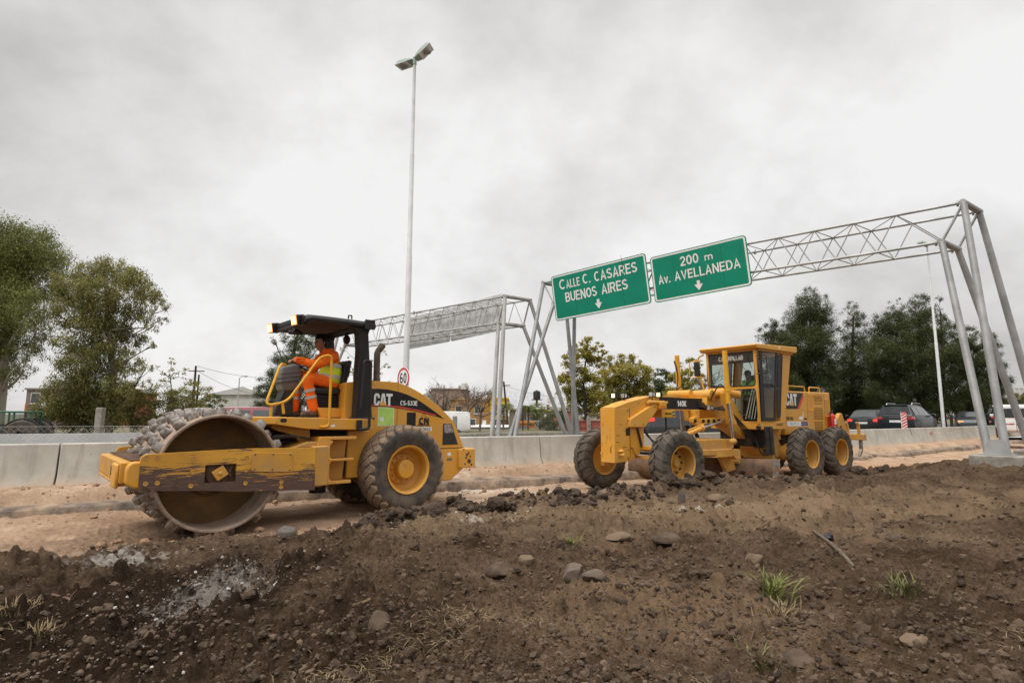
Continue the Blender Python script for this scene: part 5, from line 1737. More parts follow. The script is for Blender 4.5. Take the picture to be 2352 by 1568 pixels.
def build_grader():
    R = grader

    def wheel(x, y, s, steer=0.0, inner=False, rot0=0):
        wh = D.objects.new('wheel', None); COL.objects.link(wh); wh.parent = R; wh.location = (x, y, .69)
        wh.rotation_euler = (0, 0, steer + (pi if s < 0 else 0))
        make_tyre(wh, .715, .42, .365, 'bar', [RUB, RUB], rot0=rot0)
        b = MB()
        b.lathe([(.165, .335), (.19, .365), (.19, .378), (.17, .375), (.15, .36), (.13, .345), (-.07, .315), (-.09, .29), (-.09, .05), (-.09, .001)], 48)
        b.lathe([(-.19, .378), (-.19, .365), (-.16, .34), (-.10, .33), (-.095, .001)], 48)
        rm = b.build('rim', YELD, wh, angle=28)
        b = MB()
        b.lathe([(-.09, .17), (-.05, .165), (-.045, .09), (.0, .085), (.01, .07), (.01, .001)], 28)
        b.build('hub', YELD, rm, angle=28)
        b = MB()
        for k in range(10):
            a = 2 * pi * k / 10
            b.lathe([(-.09, .022), (-.05, .022), (-.045, .015), (-.045, .001)], 6, c=(.215 * cos(a), 0, .215 * sin(a)))
        b.build('wheel_nuts', DGR, rm)
        return wh
    wheel(6.22, 1.0, 1, radians(-4), rot0=.05)
    wheel(6.52, -1.0, -1, radians(-4), rot0=.2)
    wheel(.72, .99, 1, rot0=.1); wheel(-.99, .99, 1, rot0=.23)
    wheel(.72, -.99, -1, rot0=.3); wheel(-.99, -.99, -1)
    # nose, front frame
    b = MB()
    b.prism([(7.285, .68), (7.285, 1.855), (6.95, 1.865), (6.8, 1.86), (6.8, .84), (6.88, .70)], -.205, .215)
    nose = b.build('push_block', YEL, R, bevel=.012)
    b = MB()
    b.tube([(7.12, .2, .86), (7.12, .35, .855)], [.04, .03], 10); b.tube([(7.12, -.2, .86), (7.12, -.36, .855)], [.04, .03], 10)
    b.ell((7.12, .25, .93), (.07, .06, .04))
    b.build('tow_pin', YEL, nose)
    b = MB()
    b.box(6.80, 6.93, .212, .219, 1.26, 1.42)
    b.box(6.795, 6.803, .213, .2175, .85, 1.85)
    b.build('access_slot', M('dark_gap', (.05, .03, .01), .8), nose)
    b = MB()
    b.prism([(7.27, 1.866), (6.80, 2.0), (6.10, 2.14), (5.93, 2.14), (5.93, 1.95), (6.72, 1.50), (6.8, 1.40), (6.8, 1.86)], -.20, .212)
    b.build('front_cowl', YEL, R, bevel=.01)
    b = MB()
    for s in (1, -1):
        b.prism([(6.86, 1.62), (6.86, 1.44), (6.38, 1.44), (5.93, 1.84), (5.93, 1.98), (6.08, 1.96)], .20 * s, .30 * s)
    b.build('cowl_brace', YEL, R, bevel=.015)
    b = MB()
    b.prism([(6.77, 1.45), (6.30, 1.45), (6.32, 1.02), (6.42, .95), (6.46, .84), (6.56, .82), (6.64, .88), (6.68, .98), (6.77, 1.0)], -.19, .19)
    b.prism([(6.80, .70), (6.80, 1.45), (6.6, 1.45), (6.6, .74)], -.17, .17)
    b.build('front_pillar', YEL, R, bevel=.01)
    b = MB()
    b.tube([(6.50, .06, 1.35), (6.42, .05, 1.0)], .03, 8)
    b.prism([(6.57, 1.42), (6.52, 1.42), (6.38, 1.0), (6.44, 1.0)], .20, .22)
    b.build('wheel_lean_link', DGR, R)
    # front axle along the line between the wheels
    a0, a1 = Vector((6.24, .84, 0)), Vector((6.50, -.84, 0))
    b = MB()
    dn = (a0 - a1).normalized(); nn = Vector((-dn.y, dn.x, 0))
    for (z0, z1, hw) in ((.94, 1.02, .07), (.74, .80, .06)):
        vs = []
        for p_ in (a1, a0):
            for q in (nn * hw, -nn * hw):
                for z_ in (z0, z1): vs.append(p_ + q + Vector((0, 0, z_)))
        b.add(vs, [(0, 1, 3, 2), (4, 6, 7, 5), (0, 4, 5, 1), (2, 3, 7, 6), (0, 2, 6, 4), (1, 5, 7, 3)])
    for p_ in (a0, a1):
        b.tube([p_ + Vector((0, 0, .55)), p_ + Vector((0, 0, 1.02))], .06, 10)
        b.tube([p_ + Vector((0, 0, .69)) - dn * .12, p_ + Vector((0, 0, .69)) + dn * .12], .10, 12)
        b.box(p_.x - .05, p_.x + .12, p_.y - .06, p_.y + .06, .52, .70)
    ax = b.build('front_axle', YEL, R, bevel=.008)
    b = MB()
    b.tube([(6.2, .3, .86), (6.45, -.7, .86)], .022, 8); b.tube([(6.24, .7, .89), (6.47, -.75, .83)], .016, 8); b.tube([(6.3, .7, .82), (6.5, -.7, .89)], .013, 8)
    b.build('steering_rods', DGR, ax)
    b = MB(); b.box(6.20, 6.24, .33, .44, .80, .90); b.build('red_reflector', SRED, ax)
    b = MB()
    for x_, z_ in ((6.86, 1.80), (6.86, 1.58), (6.86, .95), (6.5, 1.98), (6.2, 2.06), (6.74, 1.50), (6.45, 1.50), (6.05, 1.90), (6.88, .78)):
        yb = .215 if x_ > 6.8 else .212
        if x_ in (6.74, 6.45, 6.05): yb = .30
        b.lathe([(yb - .002, .016), (yb + .008, .016), (yb + .008, .001)], 8, c=(x_, 0, z_))
    b.build('panel_bolts', STL, R)
    b = MB()
    rr = random.Random(21)
    for k in range(16):
        y_, z_ = rr.uniform(-.17, .16), rr.uniform(.72, 1.5)
        l_, w_ = rr.uniform(.01, .16), rr.uniform(.004, .012)
        b.prism([(y_, z_), (y_ + w_, z_ + .01), (y_ + w_ + rr.uniform(-.02, .02), z_ + l_), (y_ - .002, z_ + l_ * .8)], 7.2855, 7.2868, 'x')
    for k in range(9):
        x_, z_ = rr.uniform(6.9, 7.22), rr.uniform(.75, 1.5)
        l_, w_ = rr.uniform(.02, .12), rr.uniform(.004, .010)
        b.prism([(x_, z_), (x_ + l_, z_ + .01), (x_ + l_, z_ + .01 + w_), (x_, z_ + w_)], .2155, .217)
    b.build('scratches', RUST, nose)
    # main beam with its black name band
    b = MB()
    b.prism([(5.95, 2.13), (5.95, 1.84), (4.0, 1.84), (3.45, 1.86), (3.25, 1.75), (3.05, 1.42), (2.2, 1.05), (1.42, .54), (.90, .54), (.86, .62), (1.3, .72), (1.9, 1.15), (2.55, 1.86), (2.75, 2.12)], -.19, .19)
    b.box(5.0, 5.93, -.21, .21, 2.13, 2.155); b.box(3.8, 5.93, -.215, .215, 1.825, 1.845)
    b.box(3.8, 5.93, -.205, .205, 2.12, 2.14)
    beam = b.build('main_beam', YEL, R, bevel=.01)
    b = MB(); b.prism([(5.72, 2.118), (3.86, 2.118), (3.62, 2.0), (3.55, 1.852), (5.78, 1.852)], .19, .195); nb = b.build('name_band', DECK, beam)
    strokes('model_lettering', '140K', nb, (4.92, .196, 1.99), (-1, 0, 0), (0, 0, 1), .135, .34, DECW, .24, .06)
    b = MB(); b.box(5.21, 5.70, -.13, .22, 1.655, 1.825); tb = b.build('tool_box', YEL, beam, bevel=.01)
    b = MB(); b.prism(rrect(5.235, 5.62, 1.685, 1.80, .006), .221, .223); pl = b.build('dealer_plate', DECY, tb)
    text('dealer_lettering', 'FINNING', .068, DECK, pl, (5.47, .226, 1.74), SIDE, bold=.03, sx=.9, extrude=.0006)
    b = MB(); b.prism(rrect(5.24, 5.325, 1.69, 1.795, .004), .2235, .225); b.build('dealer_logo_ground', DECK, pl)
    cat_letters(pl, (5.318, .2255, 1.72), .07, .042, .0008)
    b = MB(); b.tube([(5.42, .1, 1.66), (5.42, .1, 1.28)], .02, 8); b.build('stay_rod', DGR, tb)
    b = MB()
    b.tube([(6.25, .28, 2.0), (5.72, .30, 2.0)], .045, 12); b.tube([(5.72, .30, 2.0), (5.60, .30, 2.0)], .03, 10)
    b.box(5.72, 5.92, .26, .38, 1.86, 2.0)
    b.build('steer_cylinder', YEL, R, bevel=.006)
    b = MB()
    for k in range(3):
        b.tube(bend([(6.30, .1, 1.5), (6.18, .16, 1.3 - .03 * k), (5.95 - .06 * k, .2, 1.02), (5.6, .25, .98)], .15), .018, 7)
    for k, (z_, w_) in enumerate(((2.10, .0), (2.04, .05), (1.98, .08))):
        b.tube(bend([(4.3, .22, z_ - .04), (3.9, .36 + w_, z_ - .22 + .05 * k), (3.72, .6, z_ - .15), (3.66, .62, 2.4), (3.74, .70, 2.95 + .05 * k)], .15), .017, 7)
    b.tube(bend([(3.78, .7, 2.3), (4.02, .65, 2.5), (4.10, .60, 2.35), (4.05, .4, 2.1)], .1), .016, 7)
    b.tube(bend([(3.98, -.72, 3.15), (3.90, -.68, 2.8), (4.02, -.6, 2.5), (4.12, -.6, 2.25)], .15), .018, 7)
    b.tube(bend([(4.08, -.62, 2.3), (3.95, -.55, 2.5), (3.8, -.5, 2.3)], .1), .014, 7)
    b.build('hydraulic_hoses', HOSE, R)
    b = MB()
    rr = random.Random(11)
    for k in range(12):
        o_ = .03 * k
        b.tube(bend([(3.3 - o_ * .4, .34 + .02 * (k % 3), 1.80), (2.75 - o_, .42, 1.35 - .02 * (k % 4)), (2.2 - o_ * .5, .45, .95 + .03 * (k % 3)), (1.8, .30, .80 + .02 * k)], .2), .016, 6)
    for k in range(8):
        b.box(1.85 + .07 * (k % 4), 1.90 + .07 * (k % 4), .38, .46, .86 + .11 * (k // 4), .94 + .11 * (k // 4))
    b.tube(bend([(2.3, .5, 1.1), (2.2, .55, .75), (1.9, .5, .65), (1.7, .4, .8)], .1), .02, 8)
    b.build('hose_bundle', HOSE, R)
    # saddle over the beam with the lift cylinders
    b = MB()
    b.prism(rpoly([(4.10, 2.20), (3.75, 2.24), (3.30, 2.05), (3.18, 1.62), (3.55, 1.50), (3.95, 1.84), (4.15, 1.95)], .05), -.34, .34)
    b.tube([(4.35, -.62, 2.24), (4.35, .05, 2.24)], .10, 16)
    b.tube([(4.00, -.1, 2.22), (4.00, .42, 2.22)], .125, 20)
    b.tube([(3.75, .20, 2.25), (3.66, .62, 2.28)], .12, 16)
    b.tube([(3.82, .70, 2.27), (3.45, .78, 2.22)], .10, 16)
    b.prism(rpoly([(3.86, 2.28), (3.62, 2.28), (3.60, 1.85), (3.44, 1.55), (3.36, 1.50), (3.62, 1.48), (3.72, 1.75)], .04), .52, .68)
    b.prism(rpoly([(3.86, 2.28), (3.62, 2.28), (3.60, 1.85), (3.50, 1.55), (3.68, 1.55), (3.72, 1.75)], .04), -.68, -.52)
    sd = b.build('saddle', YEL, R, bevel=.015)
    b = MB(); b.lathe([(.42, .10), (.425, .10), (.425, .001)], 20, c=(4.0, 0, 2.22)); b.lathe([(.43, .06), (.435, .06), (.435, .05), (.43, .05)], 20, c=(4.0, 0, 2.22)); b.build('cap_ring', YELD, sd)
    # link bar with holes
    b = MB()
    b.prism(rpoly([(4.78, 1.66), (4.55, 1.70), (4.52, 1.62), (3.55, 1.66), (3.5, 1.50), (4.45, 1.50), (4.6, 1.46), (4.78, 1.52)], .05), .28, .40)
    b.prism(rpoly([(4.62, 1.84), (4.42, 1.84), (4.46, 1.5), (4.60, 1.5)], .03), .20, .34)
    b.prism(rpoly([(3.4, 1.66), (3.02, 1.60), (3.0, 1.46), (3.38, 1.48)], .05), .28, .42)
    lk = b.build('link_bar', YEL, R, bevel=.01)
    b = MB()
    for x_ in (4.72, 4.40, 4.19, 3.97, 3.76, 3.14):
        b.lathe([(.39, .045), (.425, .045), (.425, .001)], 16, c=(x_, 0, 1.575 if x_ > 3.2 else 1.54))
    b.build('link_holes', M('painted_bore_shadow', (.035, .022, .012), .7), lk)  # dark discs on the bar, the shade inside the bores put into their colour
    for s in (1, -1):
        b = MB()
        b.tube([(3.80, .72 * s, 2.0), (3.86, .72 * s, 3.30)], .062, 16)
        b.tube([(3.80, .72 * s, 2.30), (3.81, .72 * s, 2.42)], .085, 16)
        lc = b.build('lift_cylinder', YELR, R, angle=40)
        b = MB(); b.tube([(3.80, .72 * s, 2.0), (3.70, .74 * s, 1.10)], .034, 12); b.build('cylinder_rod', CHR, lc)
        b = MB(); b.ell((3.70, .74 * s, 1.08), (.09, .09, .08)); b.build('ball_joint', YELD, lc)
    b = MB(); b.tube([(5.15, .35, 1.22), (4.50, .42, 1.40)], .062, 14); b.tube([(4.52, .42, 1.395), (4.46, .425, 1.41)], .08, 14)
    b.tube([(4.95, .38, 1.36), (4.4, .42, 1.50)], .02, 8)
    sc = b.build('side_shift_cylinder', YEL, R)
    b = MB(); b.tube([(4.50, .42, 1.40), (3.62, .50, 1.60)], .032, 12); b.build('cylinder_rod', CHR, sc)
    # drawbar, circle and blade
    b = MB()
    b.prism([(6.1, .98), (6.1, .88), (4.9, .80), (4.9, 1.02)], -.16, .16)
    b.prism(rpoly([(4.95, 1.14), (3.48, 1.13), (3.46, .90), (4.95, .88)], .06), -.62, .60)
    b.lathe([(.72, .78), (.90, .78), (.90, .60), (.72, .60)], 48, ax='z', c=(3.95, -.05, 0), close=True)
    b.prism(rpoly([(4.9, .90), (3.30, .88), (3.26, .62), (3.45, .62), (3.6, .74), (4.9, .78)], .03), .50, .66)
    b.build('drawbar_circle', YELD, R, bevel=.01)
    ang = atan2(1.28 + 1.9, 2.58 - 4.6)
    T = Matrix.Translation((2.58, 1.28, 0)) @ Matrix.Rotation(ang, 4, 'Z') @ Matrix.Translation((-3.75, 0, 0))
    b = MB()
    cs = [(.26, .02), (.14, .12), (.07, .26), (.06, .40), (.12, .56), (.155, .62), (.125, .63), (.085, .565), (.022, .40), (.035, .25), (.105, .105), (.235, .0)]
    rings = [[T @ Vector((x_, y_, z_)) for y_, z_ in cs] for x_ in (0, .9, 1.9, 2.8, 3.75)]
    b.loft(rings)
    bl = b.build('blade', M('muddy_blade_steel', (.15, .095, .062), .6, .3, col2=(.065, .046, .036), scale=5, dust=(.34, .21, .12), dust_amt=.8, dust_scale=3), R, angle=40)
    b = MB()
    b.box(3.58, 3.752, .028, .06, .12, .635, T=T)
    b.build('end_bit', STL, bl, bevel=.01)
    b = MB()
    b.prism([(3.9, .76), (3.3, .76), (3.2, .35), (3.6, .3)], -.5, -.40); b.prism([(3.8, .76), (3.2, .76), (3.1, .35), (3.5, .3)], .30, .40)
    b.tube([(3.5, -.9, .55), (3.1, .5, .55)], .05, 10)
    b.build('blade_bracket', YELD, R, bevel=.01)
    # cab ------------------------------------------------------------------
    zf, zr = 3.44, 3.47
    yw = .75
    fx_, rb, rtop = 2.50, 1.27, .72
    b = MB()
    b.box(1.22, 2.47, -.72, .745, 1.35, 1.56)                       # floor
    b.prism([(.60, 3.62), (.60, 3.47), (.66, 3.45), (2.62, 3.45), (2.70, 3.535), (2.66, 3.565)], -.86, .86)  # roof
    b.box(.7, 2.45, -.80, .80, 3.40, 3.46)

    def pil(p0, p1, q0, q1):     # pillar prism between two outlines given as bottom and top rectangles
        vs = [Vector(v) for v in p0 + p1]
        b.add(vs, [(0, 1, 2, 3), (7, 6, 5, 4), (0, 4, 5, 1), (1, 5, 6, 2), (2, 6, 7, 3), (3, 7, 4, 0)])
    for s in (1, -1):
        y0, y1 = (yw - .07) * s, yw * s
        pil([(2.42, y0, 1.5), (2.50, y0, 1.5), (2.50, y1, 1.5), (2.42, y1, 1.5)], [(2.44, y0, 3.45), (2.54, y0, 3.45), (2.54, y1, 3.45), (2.44, y1, 3.45)], 0, 0)
        pil([(1.25, y0, 1.5), (1.48, y0, 1.5), (1.48, y1, 1.5), (1.25, y1, 1.5)], [(.72, y0, 3.45), (1.17, y0, 3.45), (1.17, y1, 3.45), (.72, y1, 3.45)], 0, 0)
    # rear wall frame, front frame bars
    b.prism([(1.28, 1.5), (1.34, 1.5), (1.12, 2.42), (1.05, 2.42)], -.70, .70)
    b.box(2.46, 2.515, -.72, .72, 3.39, 3.46)
    cab = b.build('cab', YEL, R, bevel=.018, seg=3)
    b = MB()
    b.box(2.47, 2.512, -.72, .72, 2.405, 2.49)
    b.prism([(-.70, 2.44), (-.70, 1.52), (-.66, 1.52), (-.62, 2.0), (-.58, 2.44)], 2.47, 2.505, 'x')
    b.build('front_crossbar', YEL, cab, bevel=.01)
    # windscreen: dark rounded gasket and panes
    def pane(pts, xx, name, mt=GLS, gas=.03):
        b_ = MB()
        out = rpoly(pts, .10, 5)
        cy = sum(p_[0] for p_ in pts) / len(pts); cz_ = sum(p_[1] for p_ in pts) / len(pts)
        b_.prism(out, xx, xx + .006, 'x')
        g_ = b_.build(name, mt, cab)
        c_ = MB()
        c_.tube([(xx + .004, p_[0], p_[1]) for p_ in out + out[:2]], .014, 6, cap=False)
        c_.build('window_seal', BLK, g_)
        return g_
    ws = pane([(-.71, 2.49), (-.80 + .06, 3.39), (.72, 3.39), (.70, 2.49)], 2.515, 'windscreen')
    b = MB()
    b.box(2.505, 2.512, -.70, .70, 3.10, 3.40)
    sv = b.build('sun_visor', M('maroon_visor', (.085, .042, .036), .6, col2=(.06, .03, .027)), ws)
    strokes('visor_lettering', 'CATERPILLAR', sv, (2.523, .02, 3.245), (0, 1, 0), (0, 0, 1), .12, .74, M('silver_lettering', (.48, .47, .42), .5), .22, .05)
    b = MB(); b.prism([(-.235, 3.175), (-.14, 3.24), (-.045, 3.175)], 2.5242, 2.5258, 'x'); b.build('visor_triangle', DECY, sv)
    b = MB(); b.tube([(2.53, .5, 3.30), (2.53, .62, 2.95)], .008, 6); b.tube([(2.53, .1, 3.3), (2.53, .62, 2.72)], .006, 6); b.build('wiper', BLK, ws)
    pane([(.10, 2.40), (.70, 2.40), (.70, 1.62), (.50, 1.60), (.08, 1.90)], 2.505, 'lower_front_window')
    pane([(-.10, 2.40), (-.62, 2.40), (-.66, 1.66), (-.50, 1.62), (-.08, 1.90)], 2.505, 'lower_front_window')
    # side door (black frame, two panes) and quarter window, both sides
    for s in (1, -1):
        ya, yb = (yw + .002) * s, (yw + .022) * s
        b = MB()
        o_ = [(2.42, 1.57), (2.38, 3.42), (1.47, 3.44), (1.755, 1.57)]
        win = [[(2.26, 2.56), (2.24, 3.37), (1.55, 3.39), (1.68, 2.56)], [(2.30, 1.66), (2.30, 2.46), (1.70, 2.46), (1.82, 1.66)]]
        # frame bars around the panes
        b.prism([o_[0], o_[1], win[0][1], win[0][0], win[1][1], win[1][0]], ya, yb)
        b.prism([o_[1], o_[2], win[0][2], win[0][1]], ya, yb)
        b.prism([o_[2], o_[3], win[1][3], win[1][2], win[0][3], win[0][2]], ya, yb)
        b.prism([o_[3], o_[0], win[1][0], win[1][3]], ya, yb)
        b.prism([win[0][0], win[0][3], win[1][2], win[1][1]], ya, yb)
        dr = b.build('door', BLK, cab, bevel=.006)
        for q in win:
            b = MB(); b.prism(rpoly(q, .05), ya, ya + .006 * s); b.build('door_window', GLS, dr)
        b = MB(); b.box(1.78, 1.86, min(yb, yb + .03 * s), max(yb, yb + .03 * s), 2.485, 2.515); b.build('door_handle', BLK, dr)
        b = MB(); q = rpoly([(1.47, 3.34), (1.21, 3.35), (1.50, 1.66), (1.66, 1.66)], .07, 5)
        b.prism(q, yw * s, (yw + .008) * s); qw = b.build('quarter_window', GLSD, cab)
        b = MB(); b.tube([(p_[0], (yw + .008) * s, p_[1]) for p_ in q + q[:2]], .012, 6, cap=False); b.build('window_seal', BLK, qw)
    b = MB(); b.prism([(-.62, 2.5), (-.68, 3.36), (.68, 3.36), (.62, 2.5)], 1.00, 1.006, 'x', T=Matrix.Translation((0, 0, 0))); b.build('rear_window', GLS, cab)
    strokes('fleet_number', '45-008-117', cab, (1.52, yw + .002, 1.475), (-1, 0, 0), (0, 0, 1), .075, .32, DECK, .15)
    b = MB(); b.box(1.5, 1.56, .86, .863, 3.51, 3.57); b.build('white_label', DECW, cab)
    b = MB()
    b.prism([(1.35, 1.56), (1.75, 1.56), (1.72, 2.05), (1.55, 2.12), (1.40, 2.85), (1.28, 2.85)], -.25, .25)
    b.build('operator_seat', BLK, cab, bevel=.03)
    b = MB()
    b.prism([(2.30, 1.56), (2.44, 1.56), (2.34, 2.35), (2.05, 2.52), (2.0, 2.46), (2.22, 2.25)], -.16, .16)
    b.box(2.0, 2.3, -.42, .45, 2.44, 2.50)
    cs_ = b.build('control_pedestal', M('beige_trim', (.35, .31, .24), .7), cab, bevel=.02)
    b = MB()
    for k in range(4):
        b.tube([(2.40, .30 + .085 * k, 1.62), (2.30, .48 + .06 * k, 2.42)], .012, 6)
    b.build('levers', DECW, cab)
    # mirrors
    for s in (1, -1):
        b = MB()
        if s < 0:
            b.tube(bend([(2.50, -.84, 3.42), (2.56, -.98, 3.36), (2.58, -.96, 2.9), (2.52, -.80, 2.25)], .06), .025, 8)
        m0 = Vector((2.60, .80 * s, 0)); m1 = Vector((2.66, (1.12 if s > 0 else 1.22) * s, 0))
        z0, z1 = (2.78, 3.24)
        b.tube(bend([m0 + Vector((0, 0, z1)), m1 + Vector((0, 0, z1)), m1 + Vector((0, 0, z0)), m0 + Vector((0, 0, z0))], .05), .013, 8)
        mr_ = b.build('mirror_arm', YELR if s < 0 else BLK, cab)
        b = MB()
        p_ = m0 * .55 + m1 * .45 if s < 0 else m0 * .82 + m1 * .18
        hw_ = .09 if s < 0 else .02
        b.box(p_.x - .02, p_.x + .02, p_.y - hw_, p_.y + hw_, z0 + .03, z1 - .03)
        b.build('mirror', BLK, mr_, bevel=.015)
    # engine enclosure
    b = MB()
    b.prism([(1.0, 2.40), (-1.70, 2.415), (-1.70, 1.30), (.98, 1.18)], -.60, .60)
    b.box(-1.76, -1.70, -.56, .56, 1.32, 2.36)
    eng = b.build('engine_enclosure', YEL, R, bevel=.03, seg=3)
    y = .601
    b = MB(); b.prism([(.92, 2.345), (-.105, 2.362), (.28, 1.905), (.93, 1.90)], y, y + .002); lg = b.build('logo_ground', DECK, eng)
    b = MB(); b.prism([(-.105, 2.362), (-.105, 2.21), (.155, 1.903), (.28, 1.905)], y, y + .0025); b.build('red_corner', DECR, eng)
    cat_letters(lg, (.885, y + .003, 2.0), .62, .33, .003)
    b = MB()
    for x0, x1, z0, z1 in ((-1.21, -.65, 2.13, 2.315), (-1.21, -.65, 2.055, 2.10), (-1.21, -.65, 1.60, 1.98), (-1.16, -.66, 1.24, 1.56)):
        for i in range(8):
            for j in range(max(1, int((z1 - z0) / .045))):
                xa = x0 + (x1 - x0) * i / 8; za = z0 + .045 * j
                b.box(xa + .008, xa + (x1 - x0) / 8 - .008, y - .004, y + .0015, za + .008, za + .034)
    b.build('louvres', M('louvre_slots', (.26, .125, .022), .7, col2=(.16, .08, .02), scale=5), eng)
    b = MB(); b.prism([(-.33, 2.40), (-.338, 2.40), (-.26, 1.2), (-.252, 1.2)], y, y + .0015); b.prism([(-1.33, 2.40), (-1.338, 2.40), (-1.33, 1.3), (-1.322, 1.3)], y, y + .0015)
    b.build('panel_seams', BLK, eng)
    b = MB()
    for x_, z0, z1 in ((-.55, 1.87, 2.32), (-1.5, 1.7, 2.2)):
        b.tube(bend([(x_ + .16, y - .01, z1), (x_ + .16, y + .05, z1), (x_, y + .06, z1 - .02), (x_, y + .06, z0 + .02), (x_ + .16, y + .05, z0), (x_ + .16, y - .01, z0)], .04), .014, 8)
    for x0, x1 in ((.55, -.36), (-.62, -1.26)):
        b.tube(bend([(x0, .52, 2.40), (x0, .52, 2.55), (x1, .52, 2.55), (x1, .52, 2.40)], .05), .018, 8)
        b.tube(bend([(x0, -.52, 2.40), (x0, -.52, 2.55), (x1, -.52, 2.55), (x1, -.52, 2.40)], .05), .018, 8)
    b.build('hand_rails', YELR, eng)
    b = MB(); b.box(.25, .55, -.3, 0, 2.4, 2.66); b.lathe([(2.4, .07), (2.62, .07), (2.62, .001)], 12, ax='z', c=(-.45, -.1, 0)); b.build('air_cleaner', DGR, eng, bevel=.04)
    strokes('power_lettering', 'VHP-190', eng, (.725, y + .001, 1.635), (-1, 0, 0), (0, 0, 1), .095, .36, DECK, .2)
    b = MB(); b.prism(rrect(-.29, .86, 1.425, 1.555, .01), y, y + .002); st = b.build('owner_sticker', DECW, eng)
    text('owner_lettering', 'VIAL-TEC S.A.', .10, M('grey_lettering', (.30, .30, .31), .5), st, (.47, y + .003, 1.49), SIDE, sx=.88, extrude=.0006)
    b = MB(); b.prism(rrect(-.275, .115, 1.435, 1.545, .005), y + .0025, y + .004); pb = b.build('purple_panel', M('purple_decal', (.07, .03, .16), .5), st)
    b = MB()
    for k in range(4):
        b.prism(rrect(.03 - .085 * k, .08 - .085 * k, 1.482, 1.498, .002), y + .0045, y + .006)
    b.build('white_dashes', DECW, pb)
    b = MB(); b.prism([(.20, 1.60), (.02, 1.60), (-.05, 1.70), (-.05, 1.83), (-.02, 1.83), (.0, 1.68), (.08, 1.70), (.2, 1.68)], y, y + .002); b.build('white_pictogram', DECW, eng)
    b = MB(); b.prism(rrect(-.23, -.08, 1.60, 1.65, .003), y, y + .002); b.build('caution_label', NAVY, eng)
    b = MB(); b.box(-1.86, -1.76, .30, .44, 2.08, 2.22); b.tube([(-1.8, .37, 2.08), (-1.8, .37, 1.98)], .02, 6); b.build('rear_work_lamp', BLK, eng, bevel=.02)
    # under frame, tandems, articulation
    b = MB()
    b.box(-1.9, 1.1, -.34, .34, .85, 1.32)
    b.box(.9, 1.55, -.36, .52, .55, .70); b.box(1.0, 1.45, -.3, .48, 1.05, 1.15); b.tube([(1.2, .3, .55), (1.2, .3, 1.36)], .09, 12)
    b.prism([(1.65, 1.35), (1.05, 1.35), (1.25, 1.05), (1.18, .6), (1.45, .6), (1.5, 1.05)], -.5, .55)
    for s in (1, -1):
        b.prism(rpoly([(1.02, .95), (-1.3, .95), (-1.36, .52), (1.1, .52)], .15), s * .52, s * .76)
    b.tube([(1.02, .40, .70), (.95, .76, .70)], .20, 16); b.tube([(.6, .4, .92), (1.1, .4, .92)], .06, 10)
    b.build('rear_frame', YELD, R, bevel=.015)
    b = MB(); b.box(-1.6, 1.0, -.5, .5, .62, 1.2); b.box(1.0, 2.3, -.55, .40, .9, 1.34); b.build('transmission', M('grimy_dark_steel', (.03, .022, .016), .8, col2=(.055, .04, .026), scale=9), R)
    b = MB()
    for x0, x1 in ((2.30, 2.13), (2.08, 1.92)):
        b.prism([(x0, 1.42), (x1, 1.42), (x1 - .02, .70), (x0 - .04, .68)], .74, .775)
        for z_ in (1.36, 1.05, .75):
            b.lathe([(.774, .016), (.785, .016), (.785, .001)], 8, c=((x0 + x1) / 2, 0, z_))
    for z_ in (1.38, 1.02, .72): b.box(1.95, 2.28, .735, .76, z_, z_ + .05)
    b.build('step_straps', DGR, R, bevel=.006)
    b = MB()
    for x0, x1, y_ in ((3.62, 3.48, -.1), (3.36, 3.24, -.1)):
        b.prism([(x0 + .15, 1.45), (x1 + .15, 1.45), (x1 - .12, 1.0), (x0 - .12, 1.0)], -.62, -.58)
    b.build('step_straps', DGR, R)
    b = MB(); b.box(2.45, 2.53, .66, .76, 1.36, 1.45); b.build('step_lamp', BLK, R, bevel=.01)
    # head lamps on the cowl
    for x_, y_, lit in ((5.86, .30, True), (6.10, .28, False), (6.78, -.24, True), (6.60, -.12, False)):
        b = MB(); b.box(x_ - .045, x_ + .045, y_ - .055, y_ + .055, 2.09 if x_ > 6.5 else 2.12, 2.20 if x_ > 6.5 else 2.23)
        b.tube([(x_, y_, 2.0), (x_, y_, 2.12)], .018, 6)
        hl = b.build('head_lamp', BLK, R, bevel=.012)
        z_ = 2.145 if x_ > 6.5 else 2.175
        b = MB(); b.box(x_ + .046, x_ + .052, y_ - .048, y_ + .048, z_ - .045, z_ + .045); b.build('lamp_lens', LITW if lit else LENS, hl)
        if not lit:
            b = MB(); b.box(x_ - .03, x_ + .03, y_ + .0555, y_ + .06, z_ - .035, z_ + .035); b.build('lamp_lens', LENS, hl)
    b = MB(); b.box(5.78, 5.98, .36, .395, 1.86, 1.93); b.build('indicator', M('amber_lens', (.7, .24, .02), .3), R)
    b = MB(); b.box(3.98, 4.10, .30, .42, 1.84, 1.95); hl = b.build('blade_lamp', BLK, R, bevel=.01)
    b = MB(); b.box(4.101, 4.107, .31, .41, 1.85, 1.94); b.box(4.0, 4.08, .421, .425, 1.86, 1.93); b.build('lamp_lens', LENS, hl)
    # ripper at the rear
    b = MB()
    b.box(-2.66, -2.46, -1.16, 1.16, .985, 1.17)
    for s in (1, -1):
        b.prism(rpoly([(-1.75, 1.60), (-2.0, 1.80), (-2.12, 1.80), (-2.45, 1.20), (-2.55, .98), (-2.3, .98), (-2.0, 1.45), (-1.8, 1.3)], .05), .62 * s, .74 * s)
        b.prism([(-1.7, 1.1), (-2.5, 1.1), (-2.5, .95), (-1.7, .9)], .25 * s, .40 * s)
    b.tube([(-1.8, .1, 1.72), (-2.4, .1, 1.2)], .06, 10)
    rp = b.build('ripper', YELD, R, bevel=.015)
